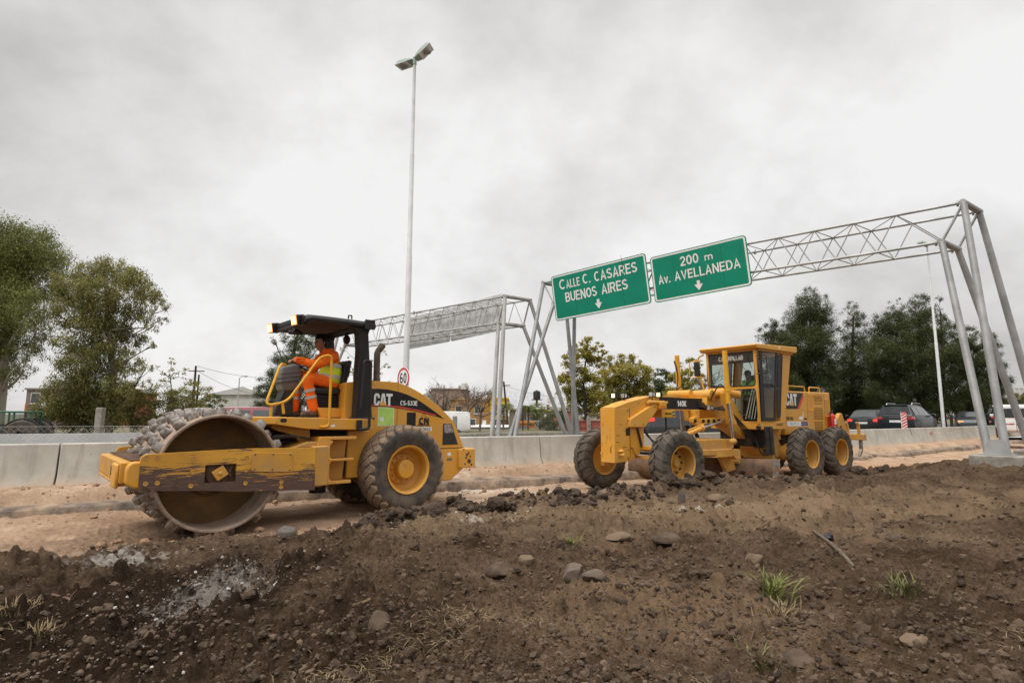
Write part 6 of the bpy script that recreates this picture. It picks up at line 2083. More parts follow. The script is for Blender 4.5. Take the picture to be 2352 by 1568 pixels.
    for y_, dn_ in ((1.02, True), (.70, False), (.20, False), (-.45, False)):
        b = MB()
        b.prism(rpoly([(-2.46, 1.17), (-2.44, 1.40), (-2.36, 1.52), (-2.44, 1.54), (-2.53, 1.42), (-2.55, 1.17)], .03), y_ - .03, y_ + .03)
        b.build('ripper_shank', YELD, rp)
        if dn_:
            b = MB(); b.box(-2.62, -2.52, y_ - .04, y_ + .04, .72, .985); b.prism([(-2.64, .74), (-2.52, .74), (-2.40, .52), (-2.44, .50), (-2.56, .62)], y_ - .04, y_ + .04)
            b.build('ripper_tooth', STL, rp, bevel=.01)


build_grader()
# fire extinguisher strapped to the rear of the grader
fe = thing('fire_extinguisher', 'red fire extinguisher strapped to the tail of the yellow grader', 'fire extinguisher',
           GRA + Matrix.Rotation(GTH, 3, 'Z') @ Vector((-1.56, .68, 1.36)), GTH)
b = MB(); b.lathe([(0, .001), (0, .09), (.02, .105), (.33, .105), (.39, .08), (.42, .035), (.45, .03), (.45, .001)], 20, ax='z'); b.build('cylinder', FIRE, fe)
b = MB(); b.prism(rrect(-.05, .05, .10, .26, .01), .1, .107); b.build('label_panel', DECW, fe)
b = MB(); b.box(-.05, .05, -.02, .02, .44, .50); b.tube(bend([(.02, 0, .48), (.14, .02, .47), (.14, .03, .15), (.11, .04, .08)], .05), .012, 6); b.tube([(-.12, 0, .52), (.03, 0, .49)], .01, 6); b.build('valve', BLK, fe, bevel=.005)


# ================================================================ people
def head_mesh(b, T, s=1.0):
    """a head facing +x with brow, nose, lips, chin and ears, added to b"""
    nu, nv = 28, 20
    vs, fs = [], []
    for j in range(nv + 1):
        ph = pi * j / nv
        for i in range(nu):
            th = 2 * pi * i / nu
            x, y, z = sin(ph) * cos(th), sin(ph) * sin(th), -cos(ph)
            X, Y, Z = x * .098, y * .075, z * .122
            if z < -.1:                                     # jaw narrows, chin forward
                t = (-.1 - z) / .9
                Y *= 1 - .32 * t; X *= 1 - .20 * t if x < 0 else 1 - .10 * t
                if x > 0: X += .016 * t * max(0, 1 - (y / .5) ** 2)
            if x > 0:
                g = lambda a, z0, wy, wz: a * math.exp(-((y / wy) ** 2) - ((z - z0) / wz) ** 2)
                X += g(.026, -.10, .17, .13) + g(.010, .06, .12, .2) + g(.008, .20, .55, .08) - g(.008, .08, .60, .07) + g(.008, -.36, .30, .06) + g(.006, -.47, .30, .05) - g(.005, -.415, .3, .025) + g(.010, -.72, .3, .14)
            vs.append(T @ (Vector((X, Y, Z)) * s))
    for j in range(nv):
        for i in range(nu):
            k = (i + 1) % nu
            fs.append((j * nu + i, j * nu + k, (j + 1) * nu + k, (j + 1) * nu + i))
    b.add(vs, fs)
    for sg in (1, -1):
        b.ell(T @ (Vector((-.005, .074 * sg, -.005)) * s), (.018 * s, .010 * s, .032 * s), 8, 6)


def hand(b, o, d, n, s=1.0, side=1):
    """palm at o along d, back of the hand towards n, fingers curled; thumb on the side"""
    d, n = Vector(d).normalized(), Vector(n).normalized()
    l = d.cross(n).normalized() * side
    o = Vector(o)
    M_ = Matrix((d, l, n)).transposed().to_4x4()
    b.ell(o + d * .045, (.052, .042, .018), 10, 7, T=M_)
    for k, (off, ln) in enumerate(((-.032, .075), (-.011, .085), (.011, .080), (.030, .062))):
        p0 = o + d * .08 + l * off
        p1 = p0 + d * ln * .45 - n * .006
        p2 = p1 + d * ln * .25 - n * ln * .28
        p3 = p2 - d * ln * .12 - n * ln * .25
        b.tube([p0 - d * .02, p0, p1, p2, p3], [.010, .0105, .010, .009, .007], 7)
    t0 = o + d * .02 - l * .034
    t1 = t0 + d * .035 - l * .022 - n * .01
    b.tube([o + d * .01 - l * .02, t0, t1, t1 + d * .025 - n * .018], [.013, .013, .011, .008], 7)


def limb(b, pts, rs, n=12):
    pts = [Vector(p) for p in pts]
    # densify with a smooth curve
    P, Q = [], []
    for i in range(len(pts) - 1):
        p0, p1, p2, p3 = pts[max(i - 1, 0)], pts[i], pts[i + 1], pts[min(i + 2, len(pts) - 1)]
        for k in range(5):
            t = k / 5
            P.append(.5 * ((2 * p1) + (-p0 + p2) * t + (2 * p0 - 5 * p1 + 4 * p2 - p3) * t * t + (-p0 + 3 * p1 - 3 * p2 + p3) * t ** 3) if True else p1.lerp(p2, t))
            Q.append(rs[i] + (rs[i + 1] - rs[i]) * t)
    P.append(pts[-1]); Q.append(rs[-1])
    b.tube(P, Q, n)
    b.ell(P[0], Q[0], 10, 7); b.ell(P[-1], Q[-1], 10, 7)


def build_driver():
    base = ROL + Matrix.Rotation(RTH, 3, 'Z') @ Vector((1.22, .17, 1.64))
    P = thing('person', 'roller driver in orange hooded overalls and yellow reflective vest, hands on steering wheel', 'person', base, RTH)
    P.scale = (1.06, 1.06, 1.06)
    hipL, hipR = Vector((-.10, .10, .55)), Vector((-.10, -.10, .55))
    kneL, kneR = Vector((.34, .14, .62)), Vector((.40, -.14, .60))
    ankL, ankR = Vector((.22, .15, .14)), Vector((.42, -.15, .13))
    chest, neck = Vector((-.08, 0, .90)), Vector((.0, 0, 1.06))
    shL, shR = Vector((-.05, .20, .98)), Vector((.0, -.20, .98))
    elL, elR = Vector((.24, .27, .84)), Vector((.16, -.27, .68))
    wrL, wrR = Vector((.53, .13, .90)), Vector((.40, -.10, .72))
    hc = Vector((.085, 0, 1.215))
    HT = Matrix.Translation(hc) @ Matrix.Rotation(radians(14), 4, 'Y') @ Matrix.Rotation(radians(12), 4, 'Z') @ Matrix.Scale(1.1, 4)
    # continuous body
    b = MB()
    head_mesh(b, HT, 1.0)
    limb(b, [chest, neck, hc + Vector((-.02, 0, -.06))], [.10, .062, .06])
    for h_, k_, a_ in ((hipL, kneL, ankL), (hipR, kneR, ankR)):
        limb(b, [h_, h_.lerp(k_, .5), k_, k_.lerp(a_, .4), a_], [.075, .07, .055, .05, .036])
        limb(b, [a_, a_ + Vector((.12, 0, -.07))], [.035, .03])
    limb(b, [hipL.lerp(hipR, .5), Vector((-.11, 0, .72)), chest], [.11, .11, .12])
    for s_, e_, w_ in ((shL, elL, wrL), (shR, elR, wrR)):
        limb(b, [chest + Vector((0, s_.y * .4, .06)), s_, e_, w_], [.08, .06, .045, .030])
    hand(b, wrL + Vector((-.01, 0, 0)), (.86, .1, -.1), (.25, .2, .95), side=1)
    hand(b, wrR + Vector((-.01, 0, 0)), (.9, .1, .2), (-.2, -.4, .9), side=-1)
    body = b.build('body', SKIN, P, remesh=.0065, smooth=2)
    b = MB()
    for s in (1, -1):
        b.ell(HT @ Vector((.083, .030 * s, .012)), (.012, .014, .008), 8, 6)
    b.build('eyes', EYEM, body)
    b = MB()
    for s in (1, -1):
        b.tube([HT @ Vector((.092, .014 * s, .030)), HT @ Vector((.090, .032 * s, .036)), HT @ Vector((.078, .05 * s, .030))], [.004, .005, .003], 6)
    b.build('eyebrows', HAIR, body)
    # short hair: a cap over the crown with a hair line
    b = MB()
    nu, nv = 26, 12
    vs, fs = [], []
    for j in range(nv + 1):
        for i in range(nu):
            th = 2 * pi * i / nu
            c_ = cos(th)
            lim = (.62 if c_ > .3 else 1.05 + .62 * min(1, (.3 - c_) / 1.0)) * pi / 2      # polar angle of the hair line
            ph = lim * j / nv
            k = 1.10 - .05 * j / nv
            vs.append(HT @ Vector((sin(ph) * c_ * .098 * k - .004, sin(ph) * sin(th) * .075 * (k + .01), cos(ph) * .122 * (k + .015))))
    for j in range(nv):
        for i in range(nu):
            k = (i + 1) % nu
            fs.append((j * nu + i, j * nu + k, (j + 1) * nu + k, (j + 1) * nu + i))
    b.add(vs, fs)
    b.build('hair', HAIR, P)
    # overalls
    b = MB()
    for h_, k_, a_ in ((hipL, kneL, ankL), (hipR, kneR, ankR)):
        limb(b, [h_, h_.lerp(k_, .5) + Vector((0, 0, .005)), k_, k_.lerp(a_, .35), k_.lerp(a_, .75), a_ + Vector((0, 0, .01))], [.105, .103, .084, .080, .082, .078])
    limb(b, [hipL.lerp(hipR, .5) + Vector((-.03, 0, -.01)), Vector((-.12, 0, .70)), chest + Vector((0, 0, -.02))], [.14, .145, .15])
    b.ell((-.10, 0, .70), (.15, .19, .17)); b.ell((-.08, 0, .90), (.145, .205, .16)); b.ell((-.07, 0, .60), (.15, .19, .12))
    for s_, e_, w_ in ((shL, elL, wrL), (shR, elR, wrR)):
        limb(b, [chest + Vector((0, s_.y * .5, .07)), s_, s_.lerp(e_, .5), e_, e_.lerp(w_, .6), w_], [.10, .088, .080, .072, .060, .048])
    limb(b, [chest + Vector((-.02, 0, .06)), neck + Vector((-.02, 0, -.02))], [.14, .085])
    # hood lying round the neck
    for k in range(11):
        a = radians(40 + 280 * k / 10)
        b.ell((-.02 + .082 * cos(a), .088 * sin(a), 1.075 + .015 * (1 - cos(a))), (.042, .042, .045), 10, 7)
    b.ell((-.15, 0, 1.03), (.07, .12, .08))
    rr = random.Random(2)
    for _ in range(26):     # folds
        q = rr.choice([(shL, elL), (elL, wrL), (hipL, kneL), (kneL, ankL), (kneR, ankR)])
        p_ = q[0].lerp(q[1], rr.uniform(.15, .9))
        b.ell(p_ + Vector((rr.uniform(-.03, .03), .055 * rr.choice((1, .6, 1)), rr.uniform(-.04, .04))), (.05, .03, .022), 8, 6)
    b.build('overalls', ORG, P, remesh=.010, smooth=3)
    # reflective bands on the shins
    for k_, a_ in ((kneL, ankL), (kneR, ankR)):
        b = MB()
        for t in (.40, .62):
            c = k_.lerp(a_, t); d = (a_ - k_).normalized()
            b.tube([c - d * .022, c + d * .022], [.0895, .0895], 20)
        b.build('reflective_bands', REFL, P)
    # vest round the lower ribs and back
    def ring(z, ex, ey, xo):
        return [Vector((xo + ex * cos(2 * pi * k / 36), ey * sin(2 * pi * k / 36), z)) for k in range(36)]
    zs = [(.56, .165, .205, -.09), (.64, .168, .210, -.10), (.72, .172, .213, -.11), (.80, .170, .215, -.105), (.88, .165, .216, -.09)]

    def rows(t0, t1, g):
        out = []
        for q in range(4):
            t = t0 + (t1 - t0) * q / 3
            i = min(int(t * 4), 3); f = t * 4 - i
            a_, b_ = zs[i], zs[i + 1]
            z_, ex, ey, xo = [a_[m] + (b_[m] - a_[m]) * f for m in range(4)]
            out.append([Vector((p.x, p.y, p.z - .05 * max(0, -cos(2 * pi * k / 36)) * 0 + .03 * cos(2 * pi * k / 36))) for k, p in enumerate(ring(z_, ex + g, ey + g, xo))])
        return out
    b = MB(); b.loft(rows(0, 1, 0), cap=False); v = b.build('vest', LIME, P, angle=60)
    md = v.modifiers.new('solid', 'SOLIDIFY'); md.thickness = .008
    b = MB(); b.loft(rows(.22, .40, .008), cap=False); b.loft(rows(.78, .97, .008), cap=False); b.build('reflective_tape', REFL, v, angle=60)
    # boots
    for a_ in (ankL, ankR):
        b = MB()
        limb(b, [a_ + Vector((-.02, 0, .06)), a_ + Vector((-.015, 0, -.04))], [.056, .056])
        limb(b, [a_ + Vector((-.03, 0, -.075)), a_ + Vector((.08, 0, -.08)), a_ + Vector((.17, 0, -.092))], [.052, .048, .040])
        bt = b.build('boot', BOOT, P, remesh=.009, smooth=2)
        b = MB()
        b.prism([(a_.x + .21, a_.y), (a_.x + .19, a_.y + .045), (a_.x + .1, a_.y + .052), (a_.x - .07, a_.y + .04), (a_.x - .07, a_.y - .04), (a_.x + .1, a_.y - .052), (a_.x + .19, a_.y - .045)], a_.z - .138, a_.z - .108, 'z')
        b.build('sole', BLK, bt, bevel=.006)


def build_operator():
    base = GRA + Matrix.Rotation(GTH, 3, 'Z') @ Vector((1.60, 0, 2.05))
    P = thing('person', 'grader operator in dark cap and green vest sitting behind cab glass', 'person', base, GTH)
    hc = Vector((.10, 0, .78))
    HT = Matrix.Translation(hc) @ Matrix.Rotation(radians(10), 4, 'Y')
    b = MB()
    head_mesh(b, HT, 1.0)
    limb(b, [(-.02, 0, .48), (.02, 0, .60), hc + Vector((-.02, 0, -.05))], [.12, .06, .058])
    limb(b, [(0, 0, .08), (-.04, 0, .28), (-.02, 0, .48)], [.14, .14, .15])
    for s in (1, -1):
        limb(b, [(-.02, .10 * s, .50), (-.02, .20 * s, .50), (.16, .26 * s, .28), (.42, .16 * s, .38)], [.08, .07, .05, .035])
        hand(b, (.41, .16 * s, .38), (.9, -.1 * s, 0), (.1, 0, 1), side=s)
        limb(b, [(0, .10 * s, .08), (.25, .12 * s, .12), (.45, .14 * s, .10), (.42, .14 * s, -.2), (.40, .14 * s, -.38)], [.10, .09, .07, .055, .045])
    body = b.build('body', SKIN, P, remesh=.008, smooth=2)
    b = MB()
    for s in (1, -1):
        b.ell(HT @ Vector((.083, .030 * s, .012)), (.012, .014, .008), 8, 6)
    b.build('eyes', EYEM, body)
    b = MB()
    limb(b, [(0, 0, .06), (-.04, 0, .28), (-.02, 0, .47)], [.165, .17, .17])
    b.ell((-.03, 0, .40), (.15, .21, .18))
    for s in (1, -1):
        limb(b, [(-.02, .10 * s, .50), (-.02, .20 * s, .50), (.16, .26 * s, .28), (.40, .17 * s, .37)], [.10, .09, .07, .05])
        limb(b, [(0, .10 * s, .08), (.25, .12 * s, .12), (.45, .14 * s, .10), (.42, .14 * s, -.2), (.40, .14 * s, -.36)], [.12, .11, .085, .075, .07])
    limb(b, [(-.03, 0, .5), (.0, 0, .60)], [.12, .075])
    b.build('dark_jacket', NAVY, P, remesh=.012, smooth=2)
    b = MB()
    for s in (1, -1):
        rows = []
        for z_, x_, y0, y1 in ((.10, .175, .03, .17), (.28, .175, .03, .21), (.42, .185, .035, .22), (.54, .14, .05, .21), (.64, -.02, .08, .20), (.52, -.17, .05, .18), (.3, -.225, .0, .19), (.1, -.19, 0, .17)):
            rows.append([Vector((x_, y0 * s, z_)), Vector((x_ - .01, (y0 + y1) / 2 * s, z_)), Vector((x_ - .05 if x_ > 0 else x_ + .05, y1 * s, z_))])
        b.loft(rows, cap=False, closed=False)
    v = b.build('vest', LIMG, P, angle=60)
    md = v.modifiers.new('solid', 'SOLIDIFY'); md.thickness = .015; md.offset = 1
    b = MB()
    b.ell(HT @ Vector((-.008, 0, .055)), (.112, .088, .092), 16, 10)
    b.prism([(.17, 0), (.15, .05), (.08, .075), (.03, .075), (.03, -.075), (.08, -.075), (.15, -.05)], .036, .046, 'z', T=HT)
    b.build('cap', NAVY, P)


build_driver()
build_operator()


# ================================================================ trees
def leaf_mat(name, c1, c2, scale=1.1, trans=.25):
    m = D.materials.new(name); m.use_nodes = True
    t = m.node_tree; L = t.links.new; b = t.nodes['Principled BSDF']
    tc = nd(t, 'ShaderNodeTexCoord')
    n = nd(t, 'ShaderNodeTexNoise', i_Scale=scale, i_Detail=2.0); L(tc.outputs['Object'], n.inputs[0])
    n2 = nd(t, 'ShaderNodeTexNoise', i_Scale=scale * 9, i_Detail=1.0); L(tc.outputs['Object'], n2.inputs[0])
    a = nd(t, 'ShaderNodeMath', operation='MULTIPLY_ADD'); L(n2.outputs['Fac'], a.inputs[0]); a.inputs[1].default_value = .5
    h = nd(t, 'ShaderNodeMath', operation='MULTIPLY'); L(n.outputs['Fac'], h.inputs[0]); h.inputs[1].default_value = .5; L(h.outputs[0], a.inputs[2])
    r = ramp(t, [(.36, c2), (.62, c1)]); L(a.outputs[0], r.inputs[0])
    L(r.outputs[0], b.inputs['Base Color']); b.inputs['Roughness'].default_value = .75; b.inputs['Specular IOR Level'].default_value = .05
    tl = nd(t, 'ShaderNodeBsdfTranslucent'); L(r.outputs[0], tl.inputs[0])
    mx = nd(t, 'ShaderNodeMixShader'); mx.inputs[0].default_value = trans
    out = t.nodes['Material Output']
    L(b.outputs[0], mx.inputs[1]); L(tl.outputs[0], mx.inputs[2]); L(mx.outputs[0], out.inputs[0])
    return m


L_EUC = leaf_mat('eucalyptus_leaf', (0.280, 0.293, 0.098), (0.111, 0.130, 0.047), .35)
L_EUC2 = leaf_mat('olive_brown_leaf', (0.366, 0.299, 0.116), (0.152, 0.140, 0.055), .35)
L_PINE = leaf_mat('dark_casuarina_needles', (0.099, 0.114, 0.042), (0.040, 0.051, 0.022), .30, .15)
L_CYP = leaf_mat('conifer_needles', (0.127, 0.138, 0.063), (0.055, 0.069, 0.034), .4, .18)
L_YEL = leaf_mat('autumn_yellow_leaf', (.50, .38, .06), (.20, .20, .045), .45, .35)
L_YG = leaf_mat('yellow_green_leaf', (.36, .315, .075), (.15, .165, .045), .4, .3)
L_GRN = leaf_mat('mid_green_leaf', (.16, .18, .055), (.065, .085, .028), .5)
L_DKG = leaf_mat('dark_green_leaf', (.095, .115, .042), (.04, .055, .022), .5)
L_TAN = leaf_mat('withered_leaf', (.33, .24, .10), (.16, .125, .055), .5, .3)
BARK = M('grey_bark', (.20, .165, .13), .95, col2=(.10, .08, .062), scale=3, stretch=(1, 1, .2), bump=.4, bscale=12)
BARKD = M('dark_bark', (.06, .048, .038), .95, col2=(.035, .028, .022), scale=3, stretch=(1, 1, .2))
BARKP = M('pale_bark', (.36, .33, .28), .9, col2=(.22, .19, .155), scale=2, stretch=(1, 1, .2))
TWIG = M('bare_twig', (.20, .15, .12), .95, col2=(.13, .095, .075), scale=2)


def crown_mesh(r, blobs, sub, per, lsz, asp, droop, flat=.7, shell=.55):
    """blobs: (centre, radius) ; sub clumps per blob, leaves per clump"""
    C, S = [], []
    for c, rad in blobs:
        dense = per >= 20
        n = max(5, int(sub * (4.2 if dense else 2.6) * (rad ** 2)))
        d = r.normal(size=(n, 3)); d /= np.linalg.norm(d, axis=1, keepdims=True)
        q = r.uniform(shell, 1, (n, 1)) ** .6
        p = d * q * np.array([1, 1, .85]) * rad * 1.06
        C.append(np.array(c) + p); S.append(np.full(n, rad * .40) * r.uniform(.55, 1.25, n))
    C = np.concatenate(C); S = np.concatenate(S)
    k = np.maximum(6, (per * (2.1 if per >= 20 else 1.3) * (S / S.mean()) ** 1.5).astype(int))
    ci = np.repeat(np.arange(len(C)), k)
    N = len(ci)
    off = r.normal(size=(N, 3)) * .52
    P = C[ci] + off * S[ci][:, None] * np.array([1, 1, flat])
    P[:, 2] -= droop * S[ci] * np.abs(r.normal(size=N)) * .8
    nrm = off * .8 + r.normal(size=(N, 3)) * .42 + np.array([0, 0, .45])
    nrm /= np.linalg.norm(nrm, axis=1, keepdims=True)
    a = r.normal(size=(N, 3)) * .55; a[:, 2] -= droop * 1.5
    a -= nrm * (a * nrm).sum(1, keepdims=True)
    a /= np.linalg.norm(a, axis=1, keepdims=True)
    b_ = np.cross(nrm, a)
    s = lsz * (.82 if per >= 20 else 1.0) * r.uniform(.6, 1.3, N)[:, None]
    a = a * s; b_ = b_ * s * asp
    V = np.stack([P - a * .5, P + b_ * .5, P + a * .5, P - b_ * .5], 1).reshape(-1, 3)
    F = np.arange(4 * N).reshape(-1, 4)
    return V, F, C


def tree(name, label, base, trunk, blobs, mat, bark=BARK, group=None, seed=0, sub=5, per=60, lsz=.14, asp=.5, droop=.3, flat=.7, shell=.5, r0=.22, limbs=None, cat='tree', mat2=None, parts=('trunk', 'crown'), grow=1.0):
    """trunk: list of points, blobs: list of (centre, radius), all in world coordinates"""
    r = np.random.default_rng(seed + 500)
    base = Vector(base)
    root = thing(name, label, cat, base, 0, group)
    b = MB()
    tp = [Vector(p) - base for p in trunk]
    n = len(tp)
    rs = [r0 * (1 - .72 * i / max(1, n - 1)) for i in range(n)]
    b.tube(bend(tp, 1.0, 4) if False else tp, rs, 9)
    bl = [(np.array(Vector(c) - base), rad * grow) for c, rad in blobs]
    cnt = len(bl) if limbs is None else limbs
    for c, rad in bl[:cnt]:
        c = Vector(c)
        # leave the trunk below the clump
        best = min(range(n), key=lambda i: abs((tp[i].z) - (c.z - .55 * (c - Vector((tp[i].x, tp[i].y, c.z))).length - .2)))
        p = tp[best]
        m = p.lerp(c, .5) + Vector((0, 0, -.12 * (c - p).length + .05)) + Vector(r.normal(size=3)) * .08 * (c - p).length
        q = max(.02, rs[best] * .42)
        b.tube([p, m, c], [q, q * .65, q * .3], 6)
        for _ in range(3):
            e = c + Vector(r.normal(size=3)) * rad * .55
            b.tube([m.lerp(c, .6), e], [q * .35, q * .12], 4)
    b.build(parts[0], bark, root)
    V, F, _ = crown_mesh(r, bl, sub, per, lsz, asp, droop, flat, shell)
    if mat2 is not None:
        h = len(F) // 2
        k = r.random(len(F)) < .5
        cr = big_mesh(parts[1], V, F[k], mat, root)
        cr2 = cr
        V2 = V.reshape(-1, 4, 3)[~k].reshape(-1, 3)
        cr.data.materials.append(mat2)
        o = big_mesh(parts[1], V2, np.arange(len(V2)).reshape(-1, 4), mat2, root)
        V1 = V.reshape(-1, 4, 3)[k].reshape(-1, 3)
        D.objects.remove(cr)
        big_mesh(parts[1], V1, np.arange(len(V1)).reshape(-1, 4), mat, root)
    else:
        big_mesh(parts[1], V, F, mat, root)
    return root


def blobs_at(lst, Y, spread, seed):
    r = random.Random(seed)
    out = []
    for x, y, q in lst:
        d = Y + r.uniform(-spread, spread)
        p = at(x, y, d)
        out.append((p, q * d / 1307))
    return out


def build_trees():
    GZ = .44

    def base(x, Y):
        p = at(x, 960, Y); return Vector((p.x, Y, GZ))

    def trunk(pts, Y):
        ps = [at(x, y + (14 if k_ == len(pts) - 1 else 0), Y) for k_, (x, y) in enumerate(pts)]
        return [Vector((ps[0].x, Y, GZ - .2))] + ps
    # two gums at the left
    b1 = [(28, 548, 52), (75, 560, 48), (115, 582, 36), (140, 612, 22), (-20, 590, 60), (45, 610, 50), (95, 640, 42), (-60, 650, 70), (20, 680, 52), (75, 700, 40), (120, 668, 26), (-40, 740, 60), (45, 765, 42), (88, 752, 30), (10, 828, 36), (-50, 830, 60), (70, 812, 26), (60, 848, 18)]
    tree('gum_tree', 'tall dark gum tree at the left edge, its pale trunk rising out of frame', base(2, 33), trunk([(6, 900), (12, 800), (28, 700), (40, 600), (45, 545)], 33), blobs_at(b1, 33, 1.6, 1), L_EUC, BARKP, 'gum trees at the left', 1, sub=9, per=56, lsz=.18, asp=.32, droop=.8, r0=.26, shell=.4, grow=1.12)
    b2 = [(212, 622, 32), (262, 618, 34), (305, 640, 32), (340, 668, 26), (366, 700, 17), (376, 730, 11), (180, 660, 36), (228, 668, 38), (285, 688, 34), (330, 716, 22), (350, 752, 14), (355, 790, 9), (165, 715, 32), (215, 728, 36), (262, 745, 34), (310, 770, 24), (195, 790, 36), (245, 810, 36), (295, 828, 26), (335, 845, 13), (150, 780, 20), (170, 848, 36), (222, 868, 40), (270, 880, 28), (150, 905, 36), (200, 925, 40), (245, 930, 34), (120, 935, 30), (290, 905, 18), (130, 640, 14), (318, 878, 12)]
    tree('gum_tree', 'bushy olive brown gum tree with drooping right side beside the taller gum', base(252, 31), trunk([(255, 940), (262, 860), (250, 760), (245, 680), (240, 630)], 31), blobs_at(b2, 31, 1.3, 2), L_EUC2, BARK, 'gum trees at the left', 2, sub=10, per=56, lsz=.18, asp=.30, droop=.9, r0=.2, shell=.4, mat2=L_EUC, grow=1.12)
    # shrubs and young trees between the gums and the driver
    tree('shrub', 'dull olive shrub below the gum trees left of the drum', base(345, 34), trunk([(345, 960), (345, 930)], 34), blobs_at([(275, 935, 26), (305, 920, 30), (340, 912, 30), (375, 915, 30), (410, 922, 28), (440, 930, 26), (290, 955, 30), (325, 955, 32), (360, 955, 32), (398, 955, 30), (432, 955, 28), (465, 955, 24)], 34, .8, 3), L_EUC2, BARKD, None, 3, sub=9, per=50, lsz=.11, r0=.06, cat='shrub', mat2=L_GRN)
    tree('shrub', 'dark tangled bush at the foot of the gum trees behind the wire fence', base(170, 32), trunk([(170, 965), (170, 940)], 32), blobs_at([(120, 950, 22), (150, 940, 24), (185, 945, 24), (215, 950, 22), (135, 975, 24), (170, 972, 26), (205, 975, 24), (240, 965, 20)], 32, .6, 31), L_GRN, BARKD, None, 31, sub=9, per=50, lsz=.11, r0=.06, cat='shrub', mat2=L_EUC2)
    tree('shrub', 'sparse pale sapling with see-through leaves above the olive shrub', base(395, 38), trunk([(395, 930), (392, 870), (388, 840)], 38), blobs_at([(357, 845, 10), (360, 875, 16), (385, 862, 18), (395, 832, 12), (412, 848, 16), (425, 868, 15), (372, 898, 20), (405, 892, 20), (345, 890, 14), (438, 890, 15)], 38, .8, 4), L_YG, BARKD, None, 4, sub=11, per=14, lsz=.13, r0=.05, cat='sapling')
    tree('shrub', 'rusty autumn shrub right of the sapling before the wooden poles', base(440, 39), trunk([(440, 945), (440, 910)], 39), blobs_at([(415, 905, 22), (442, 890, 20), (458, 908, 24), (476, 898, 16), (425, 925, 22), (470, 925, 20)], 39, .6, 5), L_TAN, BARKD, None, 5, sub=9, per=28, lsz=.12, r0=.06, cat='shrub', mat2=L_YG)
    tree('shrub', 'low green bush behind the top of the studded drum', base(490, 36), trunk([(490, 945), (490, 930)], 36), blobs_at([(470, 925, 14), (492, 915, 15), (510, 925, 12), (480, 940, 16), (505, 942, 14)], 36, .5, 6), L_GRN, BARKD, None, 6, sub=12, per=46, lsz=.10, r0=.06, cat='shrub')
    tree('conifer', 'broad dark conifer behind the roller driver under the canopy', base(660, 36), trunk([(662, 940), (668, 850), (680, 780), (690, 740)], 36),
         blobs_at([(672, 772, 17), (700, 768, 18), (640, 782, 11), (628, 778, 6), (690, 800, 24), (655, 815, 20), (720, 815, 22), (640, 845, 24), (680, 845, 28), (715, 860, 22), (622, 880, 22), (660, 890, 30), (705, 900, 26), (612, 920, 22), (650, 935, 28), (700, 945, 26), (600, 900, 10), (605, 945, 20), (740, 790, 14)], 36, 1.0, 7), L_CYP, BARKD, None, 7, grow=1.28, sub=12, per=64, lsz=.12, asp=.3, droop=.1, r0=.2)
    tree('shrub', 'small yellowing bush peeking out beside the driver\'s face', base(690, 30), trunk([(690, 940), (690, 870)], 30), blobs_at([(680, 858, 10), (700, 850, 10), (690, 872, 10), (712, 868, 8)], 30, .3, 8), L_YG, BARKD, None, 8, sub=18, per=30, lsz=.09, r0=.05, cat='shrub')
    tree('autumn_tree', 'thin autumn tree with few dry leaves behind the black canopy posts', base(815, 38), trunk([(815, 930), (812, 860), (815, 810)], 38),
         blobs_at([(790, 800, 9), (800, 830, 14), (790, 860, 14), (815, 850, 14), (800, 890, 16), (840, 830, 9), (880, 810, 9), (862, 835, 12), (885, 840, 12), (875, 865, 14), (900, 880, 11), (850, 880, 16), (830, 905, 16), (880, 895, 12), (770, 880, 10)], 38, .8, 9), L_TAN, TWIG, None, 9, sub=13, per=13, lsz=.12, r0=.08, mat2=L_YG)
    # autumn trees in the middle
    b = [(1330, 800, 16), (1355, 790, 15), (1375, 800, 12), (1310, 825, 18), (1345, 822, 20), (1375, 830, 16), (1392, 812, 8), (1298, 860, 18), (1330, 862, 22), (1365, 868, 20), (1290, 895, 12), (1318, 900, 22), (1350, 908, 22), (1380, 905, 18), (1335, 940, 20), (1375, 945, 18), (1300, 930, 12)]
    tree('autumn_tree', 'tall airy autumn tree turning yellow right of the gantry legs', base(1340, 44), trunk([(1345, 950), (1340, 880), (1345, 830), (1352, 795)], 44), blobs_at(b, 44, 1.0, 10), L_YEL, BARKD, 'autumn trees behind the grader', 10, sub=7, per=36, lsz=.19, asp=.6, r0=.14, mat2=L_YG, shell=.3, grow=1.2)
    b = [(1410, 830, 14), (1435, 825, 16), (1460, 835, 14), (1400, 860, 20), (1435, 860, 24), (1470, 860, 20), (1490, 850, 10), (1395, 900, 22), (1435, 900, 26), (1475, 900, 22), (1410, 940, 22), (1450, 945, 24), (1490, 935, 18)]
    tree('autumn_tree', 'rounder yellow green tree behind the grader push block', base(1440, 47), trunk([(1440, 950), (1440, 890), (1438, 840)], 47), blobs_at(b, 47, 1.2, 11), L_YG, BARKD, 'autumn trees behind the grader', 11, sub=7, per=50, lsz=.17, asp=.6, r0=.16, mat2=L_YEL, grow=1.25)
    b = [(1500, 868, 12), (1520, 860, 14), (1542, 865, 12), (1500, 895, 20), (1530, 895, 22), (1490, 930, 22), (1525, 932, 24), (1555, 920, 16), (1470, 915, 14), (1545, 948, 16)]
    tree('dark_tree', 'dark green tree behind the grader head lamps', base(1515, 50), trunk([(1515, 950), (1515, 900), (1520, 870)], 50), blobs_at(b, 50, 1.2, 12), L_DKG, BARKD, 'autumn trees behind the grader', 12, sub=7, per=56, lsz=.17, asp=.5, r0=.15, grow=1.25)
